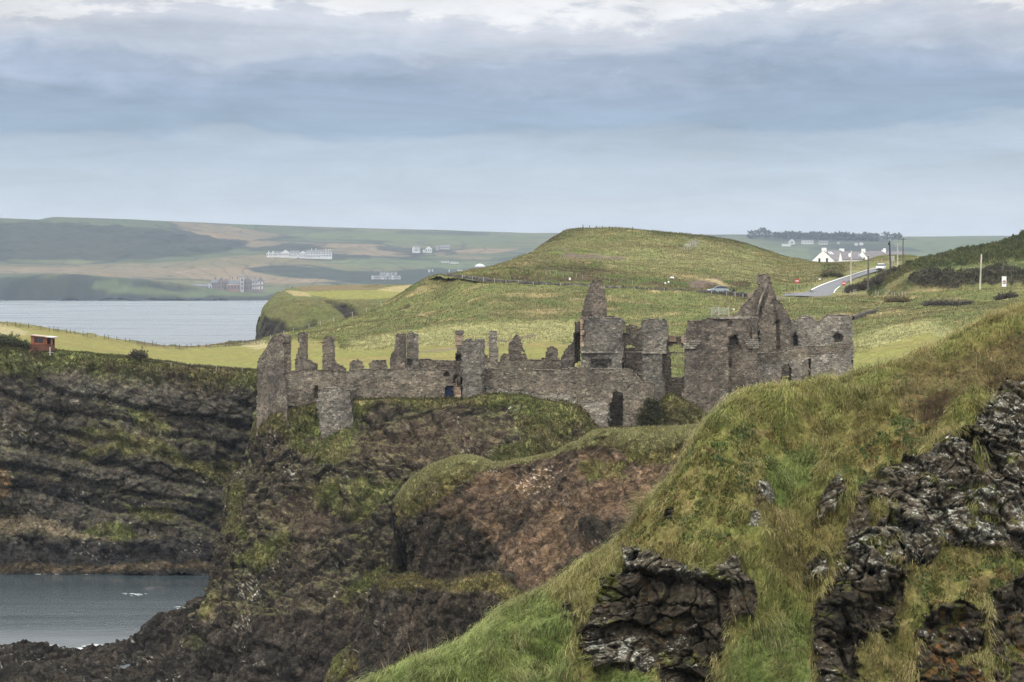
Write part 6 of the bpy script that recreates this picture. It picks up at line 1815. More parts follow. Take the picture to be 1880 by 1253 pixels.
for (x, y, w, lab) in [(1222, 520.5, 0.22, 'small white stone in the grass above the wall, left of a pair'), (1228.5, 518.5, 0.2, 'small white stone in the grass above the wall, right of a pair'), (1234, 511.5, 0.5, 'long flat white stone on the hillside above the two small ones')]:
    c = ground_at(x, y, 455, 520)
    mb = MB()
    th = np.linspace(0, 2 * np.pi, 10, endpoint=False)
    V = [(c[0] + w * q * (1 + 0.2 * math.sin(3 * t + x)) * math.cos(t), c[1] + w * q * 0.8 * math.sin(t), c[2] + z) for q, z in ((0.9, -0.1), (1.0, 0.1), (0.65, 0.26), (0.1, 0.3)) for t in th]
    mb.add(V, [[k * 10 + a, k * 10 + (a + 1) % 10, (k + 1) * 10 + (a + 1) % 10, (k + 1) * 10 + a] for k in range(3) for a in range(10)])
    tag(mb.build('stone', M_WHITE, None, True), lab, 'stone', 'white stones on the hillside')

# field gate by the gable
ga, gb = ground_at(1307, 580, 380, 450), ground_at(1338, 580, 380, 450)
D_ = (ga[1] + gb[1]) / 2
root = thing('field_gate', W(1322, 580, D_), 'galvanised five bar field gate between posts, just above the gatehouse wall', 'gate')
for x, h, m_ in ((1307, 1.5, M_STEEL), (1319.5, 1.75, M_POST), (1338, 1.7, M_POST)):
    b = W(x, 580, D_)
    MB().tube([b - np.array([0, 0, 0.8]), b + np.array([0, 0, h])], 0.12, 8).build('post', m_, root)
for x0, x1 in ((1307.5, 1318.5), (1320.5, 1337)):
    mb = MB()
    for k in range(6):
        z = 0.25 + 0.24 * k
        mb.tube([W(x0, 580, D_) + np.array([0, 0, z]), W(x1, 580, D_) + np.array([0, 0, z])], 0.025, 5)
    a, b = W(x0, 580, D_), W(x1, 580, D_)
    for q in (a, b):
        mb.tube([q + np.array([0, 0, 0.2]), q + np.array([0, 0, 1.5])], 0.03, 5)
    mb.tube([a + np.array([0, 0, 0.25]), b + np.array([0, 0, 1.45])], 0.025, 5)
    mb.build('barred_leaf', M_STEEL, root)


# ---------------------------------------------------------------- bushes and hedges
def bush(name, spots, label, cat, c1, c2, n, leaf=(0.14, 0.22)):
    """leaf sprays over a lumpy woody core; spots: (centre, radii) of its lobes"""
    root = thing(name, spots[0][0], label, cat)
    B, U = [], []
    core = MB()
    for c, r in spots:
        c = np.asarray(c, float); r = np.asarray(r, float)
        k = max(60, int(n * (r[0] * r[2]) / sum(s[1][0] * s[1][2] for s in spots)))
        d = RNG.normal(size=(k, 3)); d[:, 2] = np.abs(d[:, 2]) * 1.0 - 0.25; d /= np.linalg.norm(d, axis=1)[:, None]
        q = c + d * r * (0.55 + 0.62 * RNG.random(k) ** 1.5)[:, None] * (1 + 0.40 * np.sin(d[:, :1] * 8 + c[0] * 3) * np.cos(d[:, 2:] * 7 + c[1]))
        B.append(q); U.append(d * 0.6 + np.array([0, 0, 0.5]))
        th = np.linspace(0, 2 * np.pi, 10, endpoint=False)
        V = [(c[0] + r[0] * 0.5 * s * math.cos(t), c[1] + r[1] * 0.5 * s * math.sin(t), c[2] + r[2] * 0.5 * z) for s, z in ((0.9, -0.6), (1.0, 0.1), (0.75, 0.65), (0.1, 0.98)) for t in th]
        core.add(V, [[a * 10 + b, a * 10 + (b + 1) % 10, (a + 1) * 10 + (b + 1) % 10, (a + 1) * 10 + b] for a in range(3) for b in range(10)])
    core.build('branches', M_TWIG, root, True)['kind'] = 'stuff'
    B = np.concatenate(B); U = np.concatenate(U); k = len(B)
    C = mix(np.tile(c1, (k, 1)), np.array(c2), RNG.random(k)) * (0.7 + 0.6 * RNG.random(k))[:, None]
    o = blades('foliage', B - origin(root), U / np.linalg.norm(U, axis=1)[:, None], leaf[0] + leaf[1] * RNG.random(k), leaf[0] * (0.8 + RNG.random(k)), C, RNG.normal(size=(k, 3)) * 0.7, 0.2, 0.0)
    o.parent = root
    return root


M_TWIG = plain_mat('twigs', (0.035, 0.030, 0.025), 0.95, 0.3, 5.0)


def lobes(pts, D, r, sq=0.8, dmin=None, dmax=None):
    # centres at photo points (their feet when dmin is given, standing on the land there)
    out = []
    for x, y, rr in pts:
        g = ground_at(x, y, dmin, dmax) if dmin else W(x, y, D)
        out.append((g + np.array([0, 0, rr * 0.3]), (rr * 1.25, rr, rr * sq)))
    return out


bush('hedge', lobes([(1555, 537, 0.8), (1562, 536, 1.05), (1571, 534.5, 1.2), (1581, 533, 1.35), (1591, 530, 1.4), (1601, 526, 1.4), (1611, 520, 1.3), (1619, 514, 1.2), (1627, 508, 1.15), (1635, 502, 1.1), (1642, 497, 0.9)], 448, 1, 0.8, 425, 540), 'dark purplish hedge climbing along the right side of the road', 'hedge', (0.060, 0.045, 0.042), (0.075, 0.068, 0.042), 5200)
bush('bush', lobes([(1514, 508, 0.9), (1522, 506, 1.0), (1532, 507, 1.1), (1540, 508, 0.9)], 490, 1, 0.7, 470, 560), 'dark bush in the rough grass above the road bend', 'bush', (0.062, 0.065, 0.030), (0.10, 0.085, 0.045), 1500)
bush('bush', lobes([(1700, 563, 0.9), (1710, 562, 1.1), (1722, 562, 1.1), (1735, 562, 1.1), (1748, 562, 1.05), (1760, 562, 1.0), (1772, 561, 0.9), (1781, 559, 0.7)], 400, 1), 'long low dark thicket in the pasture right of the ruin', 'bush', (0.050, 0.042, 0.036), (0.14, 0.125, 0.10), 2600, (0.10, 0.14))
bush('bush', lobes([(1632, 556, 0.9), (1642, 556, 1.1), (1654, 556, 1.1), (1664, 555, 0.9)], 408, 1), 'brown grass-topped clump left of the long low thicket', 'bush', (0.12, 0.10, 0.05), (0.20, 0.17, 0.08), 1100)
bush('bush', lobes([(1832, 552, 0.8), (1842, 550, 1.0), (1852, 548, 1.0), (1860, 547, 0.8)], 395, 1), 'small dark purple bush just above the near grassy crest', 'bush', (0.055, 0.045, 0.042), (0.10, 0.085, 0.06), 900)
bush('bush', lobes([(-14, 640, 1.6), (2, 636, 1.6), (14, 632, 1.4), (26, 636, 1.2), (38, 637, 1.0), (48, 640, 0.7)], 344.5, 1), 'dark green gorse bush left of the orange hut', 'bush', (0.050, 0.058, 0.028), (0.085, 0.09, 0.04), 2600)
bush('bush', lobes([(247, 657, 0.8), (255, 655, 0.95), (263, 658, 0.6)], 345, 1), 'round dark bush on the cliff edge below the mown field', 'bush', (0.055, 0.045, 0.035), (0.09, 0.08, 0.045), 700)
bush('bush', lobes([(1186, 782, 0.9), (1191, 772, 1.0), (1195, 762, 0.9), (1198, 752, 0.8), (1196, 742, 0.6)], 258.4, 1), 'dark ivy bush against the foot of the curtain wall', 'bush', (0.055, 0.060, 0.03), (0.095, 0.085, 0.045), 2600)


# ---------------------------------------------------------------- houses
def gable_house(root, o, a, L, w, eave, ridge, wall_m, roof_m, sink=2.5, over=0.15, wn='wall', rn='roof'):
    """one range of building: o = foot of the near gable's middle, a = direction of the ridge"""
    u = np.array([math.cos(a), math.sin(a), 0]); v = np.array([-math.sin(a), math.cos(a), 0]); z = np.array([0, 0, 1.0])
    o = np.asarray(o, float)
    ring = [o - v * w / 2 - z * sink, o + v * w / 2 - z * sink, o + v * w / 2 + z * eave, o + z * ridge, o - v * w / 2 + z * eave]
    wl = MB().prism(ring, u * L).build(wn, wall_m, root)
    t = 0.18
    mb = MB()
    for s in (-1, 1):
        e = o + v * s * (w / 2 + over) + z * (eave - over * (ridge - eave) / (w / 2) + 0.03); r = o + z * (ridge + 0.03)
        q = [e - u * 0.02, r - u * 0.02, r - u * 0.02 + z * t, e - u * 0.02 + z * t]
        mb.prism(q, u * (L + 0.04))
    rf = mb.build(rn, roof_m, root)
    return wl, rf, u, v, z


def chimney(rf, c, w, h, m, d=None):
    ch = MB().box(np.asarray(c) + np.array([0, 0, h / 2 - 0.6]), (w, d or w, h + 1.2)).build('chimney', m, rf)
    return ch


def window_on(wl, o, u, v, s, z, w, h, name='window'):
    """a window in the gable plane (o, v up to z), set 6 cm proud of it"""
    c = o - u * 0.05 + v * s + np.array([0, 0, z])
    ring = [c - v * w / 2, c + v * w / 2, c + v * w / 2 + np.array([0, 0, h]), c - v * w / 2 + np.array([0, 0, h])]
    return MB().prism(ring, -u * 0.03).build(name, M_GLASS, wl)


def build_cottages():
    D = 760.0
    a = math.radians(52)
    o = W(1511, 483, D)
    root = thing('cottage', o, 'largest white cottage behind the hill, its tall gable with two windows facing left', 'house')
    wl, rf, u, v, z = gable_house(root, o, a, 14.0, 9.0, 0.7, 4.3, M_WHITE, M_SLATE)
    chimney(rf, o + u * 0.7 + z * 4.0, 1.5, 1.25, M_WHITE)
    chimney(rf, o + u * 13.2 + z * 4.0, 1.5, 1.1, M_WHITE)
    for s in (-1.4, 1.6):
        window_on(wl, o, u, v, -s, 0.1, 0.75, 1.5)
    nrm = -v * math.cos(math.atan2(3.6, 4.5)) * 0 - v
    for k in (2.0, 3.6):
        r0 = o + u * k + z * 4.3 - (v * 4.5 + z * 3.6) * 0.18; r1 = o + u * k + z * 4.3 - (v * 4.5 + z * 3.6) * 0.42
        MB().prism([r0 + z * 0.22, r0 + u * 0.55 + z * 0.22, r1 + u * 0.55 + z * 0.22, r1 + z * 0.22], z * 0.06).build('skylight', M_WHITE, rf)
    # range across the yard, its slate slope towards us
    o2 = W(1543, 483, D - 6)
    root = thing('cottage', o2, 'low white cottage wing with a broad dark slate slope between two gables', 'house')
    wl, rf, u, v, z = gable_house(root, o2, math.radians(4), 8.4, 6.0, 1.1, 3.7, M_WHITE, M_SLATE)
    for k, m_ in ((2.7, M_WHITE), (6.0, plain_mat('grey_glass', (0.25, 0.27, 0.32), 0.3))):
        r0 = o2 + u * k + z * 3.7 - (v * 3.0 + z * 2.6) * 0.30; r1 = o2 + u * (k - 0.25) + z * 3.7 - (v * 3.0 + z * 2.6) * 0.68
        MB().prism([r0 + z * 0.22, r0 + u * 0.8 + z * 0.22, r1 + u * 0.8 + z * 0.22, r1 + z * 0.22], z * 0.06).build('skylight', m_, rf)
    o3 = W(1583, 480, D - 8)
    root = thing('cottage', o3, 'smaller white cottage with a narrow two window gable right of the slate wing', 'house')
    wl, rf, u, v, z = gable_house(root, o3, math.radians(40), 12.0, 6.2, 0.5, 3.4, M_WHITE, M_SLATE)
    chimney(rf, o3 + u * 0.6 + z * 3.2, 1.2, 1.1, M_WHITE)
    for s in (-0.9, 0.9):
        window_on(wl, o3, u, v, s, 0.5, 0.55, 0.8)
    chimney(rf, o3 + u * 11.2 + z * 3.0, 1.3, 1.0, M_WHITE)
    o4 = W(1622, 480, D + 30)
    root = thing('cottage', o4, 'long grey roofed cottage at the right end of the white farm', 'house')
    wl, rf, u, v, z = gable_house(root, o4, math.radians(10), 8.0, 6.0, 1.0, 3.3, M_WHITE, M_SLATE)
    chimney(rf, o4 + u * 0.4 + z * 3.1, 0.9, 1.6, M_WHITE)


build_cottages()


def far_block(root, x0, x1, top, base, D, wall_m, roof_m, roof_px, depth=12.0, gable=False, windows=0, rows=1, wm=None):
    """one range of a far building; photo columns x0..x1, eaves row top, foot row base"""
    o = W((x0 + x1) / 2, base, D)
    w = (x1 - x0) / F * D; h = (base - top) / F * D; r = roof_px / F * D
    u = np.array([1.0, 0, 0]); z = np.array([0, 0, 1.0]); y = np.array([0, 1.0, 0])
    if gable:
        ring = [o - u * w / 2 - z * 6, o + u * w / 2 - z * 6, o + u * w / 2 + z * h, o + z * (h + r), o - u * w / 2 + z * h]
        wl = MB().prism(ring, y * depth).build('wall', wall_m, root)
        mb = MB()
        for s in (-1, 1):
            e, p = o + u * s * w / 2 + z * (h + 0.1), o + z * (h + r + 0.1)
            mb.prism([e + y * 0.3, p + y * 0.3, p + y * 0.3 + z * 0.7, e + y * 0.3 + z * 0.7], y * depth)
        rf = mb.build('roof', roof_m, root)
    else:
        wl = MB().box(o + y * depth / 2 + z * (h - 6) / 2, (w, depth, h + 6)).build('wall', wall_m, root)
        ring = [o - u * (w / 2 + 0.3) + y * -0.3 + z * h, o - u * (w / 2 + 0.3) + y * depth / 2 + z * (h + r), o - u * (w / 2 + 0.3) + y * (depth + 0.3) + z * h]
        rf = MB().prism([p + z * 0.05 for p in ring], u * (w + 0.6)).build('roof', roof_m, root)
    for k in range(windows):
        for q in range(rows):
            c = o + u * (-w / 2 + w * (k + 0.5) / windows) + z * (h * (q + 0.5) / rows) - y * 0.08
            MB().box(c, (w / windows * 0.42, 0.1, h / rows * 0.6)).build('window', wm or M_FARGLASS, wl)
    return wl, rf, o


M_FARGLASS = plain_mat('far_window', (0.05, 0.055, 0.065), 0.4)
M_FARWHITE = plain_mat('far_white_render', (0.50, 0.50, 0.49), 0.8, 0.12, 0.1)
M_FARBROWN = plain_mat('brown_stone', (0.17, 0.135, 0.12), 0.9, 0.2, 0.2)
M_FARSLATE = plain_mat('far_slate', (0.12, 0.12, 0.13), 0.8, 0.15, 0.1)
M_FARTILE = plain_mat('far_tile', (0.22, 0.13, 0.10), 0.8, 0.15, 0.1)
M_FARGREY = plain_mat('far_grey_render', (0.34, 0.33, 0.32), 0.8, 0.1, 0.1)


def build_far_buildings():
    def D_at(x, y):
        return ground_at(x, y, 3900, 6600)[1]
    # white hotel
    D = D_at(550, 473)
    root = thing('hotel', W(550, 473, D), 'long white hotel of many gables in the fields across the bay', 'building')
    far_block(root, 489.5, 496.5, 466, 470, D, M_FARWHITE, M_FARSLATE, 4.5, 10, True, 2)
    far_block(root, 497, 505, 466, 470, D + 2, M_FARWHITE, M_FARSLATE, 5, 10, True, 2)
    far_block(root, 505, 516, 466, 470, D + 4, M_FARWHITE, M_FARSLATE, 3.5, 12, False, 5)
    far_block(root, 515, 533, 465, 470, D, M_FARWHITE, M_FARSLATE, 6, 12, True, 6)
    far_block(root, 532, 549, 465, 469, D + 4, M_FARWHITE, M_FARSLATE, 4, 12, False, 7)
    far_block(root, 531, 545, 470, 472.5, D - 8, M_FARWHITE, M_FARSLATE, 1, 6, False, 0)
    far_block(root, 549, 563, 465, 472, D - 2, M_FARWHITE, M_FARSLATE, 4, 10, True, 5, 2)
    wl, rf, o = far_block(root, 562, 588, 463, 473, D - 4, M_FARWHITE, M_FARSLATE, 3, 12, False, 9, 2)
    for x in (572, 580):
        MB().box(W(x, 458.5, D + 2), (1.6, 1.6, 4)).build('chimney', M_FARWHITE, rf)
    wl, rf, o = far_block(root, 588, 609, 463, 472, D - 4, M_FARWHITE, M_FARSLATE, 2.5, 12, False, 7, 2)
    for x in (598, 603, 607):
        MB().box(W(x, 459.2, D + 2), (1.6, 1.6, 3.5)).build('chimney', M_FARWHITE, rf)
    # brown stone mansion by the shore
    D = D_at(420, 533)
    root = thing('mansion', W(420, 533, D), 'large brown stone mansion with many gables and a tower by the far shore', 'building')
    far_block(root, 351, 363, 526, 531, D, M_FARBROWN, M_FARSLATE, 4, 12, False, 4)
    far_block(root, 363, 379, 526, 531, D - 3, M_FARBROWN, M_FARSLATE, 4, 10, False, 5)
    far_block(root, 379, 389, 524, 531, D - 5, M_FARGREY, M_FARSLATE, 5, 14, True, 2)
    far_block(root, 388, 402, 519, 531, D, M_FARBROWN, M_FARSLATE, 5, 12, False, 3, 2)
    far_block(root, 400, 412, 517, 531, D - 3, M_FARBROWN, M_FARSLATE, 7, 12, True, 2, 2)
    far_block(root, 411, 419, 518, 532, D, M_FARBROWN, M_FARSLATE, 6, 12, True, 2, 2)
    far_block(root, 419, 442, 521, 532, D + 3, M_FARBROWN, M_FARSLATE, 6, 12, False, 5, 2)
    far_block(root, 417, 441, 524, 532.5, D - 6, M_FARTILE, M_FARBROWN, 2, 8, False, 4)
    wl, rf, o = far_block(root, 441.5, 447.5, 511, 533, D - 8, M_FARGREY, M_FARSLATE, 4, 7, False, 1, 3)
    far_block(root, 448, 462, 516, 533, D - 2, M_FARBROWN, M_FARSLATE, 6, 12, True, 3, 2)
    far_block(root, 462, 474, 518, 533, D, M_FARBROWN, M_FARSLATE, 5, 12, False, 3, 2, M_FARWHITE)
    wl, rf, o = far_block(root, 473, 484, 516, 533, D - 2, M_FARBROWN, M_FARSLATE, 6, 12, True, 2, 2, M_FARWHITE)
    for x in (396, 407, 427, 436, 455, 468, 478):
        MB().box(W(x, 511, D + 4), (1.8, 1.8, 5)).build('chimney', M_FARBROWN, rf)
    # white houses above the shore road
    for (x0, x1, top, base, r, g, n, lab) in [(757, 761.5, 456, 463, 4, True, 0, 'narrow white gable house at the left of the far hamlet'), (761, 771, 455, 463, 3, False, 4, 'white far house with dark windows, second from the left of the hamlet'),
                                              (781, 793, 457, 463, 5, True, 3, 'pink white far house with a red roof in the hamlet'), (776, 780, 460, 462.5, 2, True, 0, 'tiny white shed between the two white far houses'), (800, 806, 453, 458, 2, False, 2, 'grey far house on the rise right of the hamlet'), (808, 826, 452, 457, 2, False, 6, 'long grey far terrace right of the hamlet')]:
        D = D_at((x0 + x1) / 2, base)
        root = thing('far_house', W((x0 + x1) / 2, base, D), lab, 'house', 'far houses across the bay')
        far_block(root, x0, x1, top, base, D, M_FARWHITE if 'white' in lab else M_FARGREY, M_FARTILE if 'red' in lab else M_FARSLATE, r, 9, g, n)
    # coaches and a tent
    for x, y, lab in ((816.5, 483, 'white coach parked in the far fields, upper left of two'), (833.5, 485, 'white coach parked in the far fields, lower right of two')):
        D = D_at(x, y)
        o = W(x, y, D)
        root = thing('coach', o, lab, 'coach', 'coaches parked across the bay')
        Lc = 14.5 / F * D; u = np.array([0.98, -0.2, 0]); v = np.array([0.2, 0.98, 0]); z = np.array([0, 0, 1.0])
        ring = [o + u * s * Lc / 2 + z * h for s, h in ((-1, 0.5), (1, 0.5), (1, 2.4), (0.96, 4.0), (0.9, 4.3), (-0.94, 4.3), (-1, 3.9))]
        MB().prism(ring, v * 3).build('body', M_FARWHITE, root)
        MB().prism([o + u * s * Lc / 2 + z * h - v * 0.05 for s, h in ((-0.92, 2.3), (0.94, 2.3), (0.92, 3.3), (-0.92, 3.3))], -v * 0.04).build('window', M_FARGLASS, root)
        for s in (-0.7, 0.72):
            c = o + u * s * Lc / 2 + z * 0.75 - v * 0.1
            MB().prism([c + u * 0.75 * math.cos(t) + z * 0.75 * math.sin(t) for t in np.linspace(0, 2 * np.pi, 12, endpoint=False)], v * 0.5).build('wheel', M_BLACK, root)
    D = D_at(881, 490)
    o = W(881, 490, D)
    root = thing('marquee', o, 'broad white marquee tent at the right of the far fields', 'tent')
    z = np.array([0, 0, 1.0]); w = 18.5 / F * D
    MB().box(o + z * 0.6 + np.array([0, 8, 0]), (w, 16, 3.4)).build('side', M_FARWHITE, root)
    far = [(-0.5, 0), (0.5, 0), (0.5, 16), (-0.5, 16)]
    V = [o + np.array([a * (w + 1.2), b, 2.35]) for a, b in far] + [o + np.array([-0.12 * w, 8, 6.2]), o + np.array([0.12 * w, 8, 6.2])]
    MB().add(V, [(0, 1, 5, 4), (2, 3, 4, 5), (1, 2, 5), (3, 0, 4), (3, 2, 1, 0)]).build('roof', M_FARWHITE, root)
    # the estate behind the headland: rows of small houses
    k = 0
    lab = ['first', 'second', 'third', 'fourth', 'fifth', 'sixth', 'seventh', 'eighth', 'ninth', 'tenth']
    for row, (y, xs) in enumerate([(512, [684, 690, 696, 702, 708, 715, 721, 727, 733]), (506, [700, 706, 712, 719, 726])]):
        for q, x in enumerate(xs):
            D = D_at(x, y)
            root = thing('estate_house', W(x, y, D), f'{lab[q]} small pale house from the left in the {"nearer" if row == 0 else "upper"} row beyond the headland', 'house', 'housing estate beyond the headland')
            far_block(root, x - 2.6, x + 2.6, y - 3.6, y, D, M_FARGREY if (q + row) % 3 else M_FARWHITE, M_FARSLATE, 2.6, 8, (q + row) % 2 == 0, 2)
    for x, y, w, lab2 in ((788, 499, 3.4, 'bright white house just above the slope left of the road wall'), (794, 498.5, 2.2, 'tiny white house right of the bright one above the slope'), (824.5, 499, 1.6, 'single white caravan left of a row of three'), (840.5, 499, 1.8, 'first white caravan of the row of three'), (844, 499, 1.8, 'middle white caravan of the row of three'), (847.5, 499, 1.8, 'last white caravan of the row of three')):
        D = D_at(x, y)
        root = thing('house' if 'house' in lab2 else 'caravan', W(x, y, D), lab2, 'house' if 'house' in lab2 else 'caravan')
        far_block(root, x - w / 2, x + w / 2, y - 2.2, y, D, M_FARWHITE, M_FARWHITE, 0.8, 6, False, 1)
    # right-hand far ridge
    for (x0, x1, top, base, r, g, n, lab2) in [(1448.5, 1459.5, 443.5, 447.5, 4.5, True, 1, 'white far house with one steep gable right of the grassy hill'), (1472, 1494, 442.5, 447.5, 1.5, False, 8, 'long white far building with a row of dark windows'),
                                               (1504, 1520, 443, 448, 1, False, 5, 'long grey far shed right of the windowed building'), (1570, 1575, 447, 449.5, 1, False, 0, 'small white far barn above the cottage roofs'), (1579, 1585, 446.5, 450, 1.5, True, 0, 'second small white far barn with a gable above the cottage roofs'),
                                               (1436, 1452, 448.5, 450.5, 0.8, False, 0, 'low grey far shed under the steep white gable'), (1538, 1542, 444.5, 447, 0.8, False, 0, 'tiny far hut among the trees on the right ridge')]:
        D = D_at((x0 + x1) / 2, base)
        root = thing('far_farm', W((x0 + x1) / 2, base, D), lab2, 'house', 'far buildings on the right ridge')
        far_block(root, x0, x1, top, base, D, M_FARWHITE if 'white' in lab2 else M_FARGREY, M_FARSLATE, r, 10, g, n)
    # shelter belt on the right ridge: trees, hedges
    B, U, C = [], [], []
    spec = [(1379, 432, 9), (1389, 431, 10), (1398, 429, 13), (1404, 428.5, 13), (1410, 431, 9), (1425, 433, 7)] + [(x, 432.5 + 0.02 * (x - 1430), 7.5 + 4.5 * math.sin(x * 1.7) * math.cos(x * 0.31)) for x in range(1432, 1610, 5)] + [(1626, 434, 10), (1640, 435, 7), (1650, 435, 7)]
    for x, y, r in spec:
        g = ground_at(x, y + 4, 4800, 6600)
        c = W(x, y, g[1] - 40)
        k = 110
        d = RNG.normal(size=(k, 3)); d /= np.linalg.norm(d, axis=1)[:, None]
        B.append(c + d * np.array([r * 1.15, r, r * 0.9]) * (0.5 + 0.5 * RNG.random(k))[:, None] + np.array([0, 0, r * 0.1]))
        U.append(d); C.append(np.array((0.055, 0.068, 0.05)) * (0.7 + 0.6 * RNG.random(k))[:, None])
    B = np.concatenate(B); U = np.concatenate(U); C = np.concatenate(C); k = len(B)
    stuff(blades('far_wood', B, U, 4 + 3 * RNG.random(k), 4 + 3 * RNG.random(k), C, RNG.normal(size=(k, 3)), 0.2, 0.0), 'grey green belt of trees along the far right ridge', 'trees')


build_far_buildings()


# ---------------------------------------------------------------- orange hut on the cliff edge
def build_hut():
    M_OR = plain_mat('orange_boards', (0.235, 0.085, 0.043), 0.8, 0.18, 3.0)
    M_ORD = plain_mat('dark_orange_boards', (0.125, 0.052, 0.034), 0.85, 0.2, 3.0)
    D = 345.0
    s = D / F
    b = W(77, 642, D)
    root = thing('hut', b, 'small orange wooden hut with a porch on the cliff edge field', 'hut')
    z = np.array([0, 0, 1.0])

    def X(px):
        return (px - CX) * s
    zt = lambda px: CH - (np.interp(px, [56, 100], [616.5, 621.0]) - HY) * s
    zb = CH - (646 - HY) * s
    # walls: the enclosed room on the left, the open porch on the right
    ring = [np.array([X(56.5), D, zb]), np.array([X(82), D, zb]), np.array([X(82), D, zt(82)]), np.array([X(56.5), D, zt(56.5)])]
    wl = MB().prism(ring, (0, 2.6, 0)).build('wall', M_OR, root)
    w = MB().prism([np.array([X(a), D - 0.03, CH - (y - HY) * s]) for a, y in ((63.5, 629), (79, 630), (79, 621.5), (63.5, 619.8))], (0, 0.02, 0)).build('window', M_GLASS, wl)
    mb = MB()
    for a in (63.2, 70.6, 79.2):
        mb.box((X(a), D - 0.06, CH - (625 - HY) * s), (0.07, 0.05, 0.85))
    mb.build('frame', M_ORD, w)
    bk = MB().box((X(88), D + 2.4, (zb + zt(88)) / 2), (X(95) - X(82), 0.2, zt(88) - zb)).build('back_wall', M_ORD, root)
    MB().box((X(89.5), D + 2.26, CH - (631 - HY) * s), (0.62, 0.06, 1.35)).build('door', M_BLACK, bk)
    for a in (84.6, 94.5):
        MB().box((X(a), D + 0.1, (zb + zt(a)) / 2), (0.26, 0.2, zt(a) - zb)).build('porch_post', M_OR, root)
    rr = [np.array([X(55.5), D - 0.25, zt(55.5)]), np.array([X(84), D - 0.25, zt(84)]), np.array([X(84), D - 0.25, zt(84) + 0.12]), np.array([X(55.5), D - 0.25, zt(55.5) + 0.12])]
    MB().prism(rr, (0, 3.1, 0)).build('roof', plain_mat('pinkish_felt', (0.36, 0.27, 0.22), 0.8), root)
    rr = [np.array([X(84), D - 0.4, zt(84) - 0.02]), np.array([X(99.5), D - 0.4, zt(99.5)]), np.array([X(99.5), D - 0.4, zt(99.5) + 0.16]), np.array([X(84), D - 0.4, zt(84) + 0.14])]
    MB().prism(rr, (0, 3.3, 0)).build('porch_roof', plain_mat('pale_felt', (0.48, 0.45, 0.41), 0.8), root)
    rl = MB()
    for k, a in enumerate(np.linspace(57, 99, 22)):
        rl.box((X(a), D - 0.55, CH - (637 - HY) * s), (0.13, 0.04, 0.75))
    rl.box((X(78), D - 0.6, CH - (632.8 - HY) * s), (X(100) - X(56), 0.06, 0.1)).box((X(78), D - 0.52, CH - (640 - HY) * s), (X(100) - X(56), 0.05, 0.09))
    rl.build('railing', M_ORD, root)
    MB().box((X(78), D - 0.2, CH - (642.5 - HY) * s), (X(100) - X(56), 1.0, 0.25)).build('deck', M_ORD, root)
    # pale gate post below the hut
    g = W(92, 646, 344.0)
    p = thing('gate_post', g, 'pale weathered gate post below the orange hut', 'post')
    MB().tube([g - z * 0.6, g + z * 0.75], [0.13, 0.11], 7).build('post', M_POST, p)
    MB().box(g + np.array([0.12, 0, -0.12]), (0.9, 0.08, 0.1)).build('rail', M_POST, p)


build_hut()


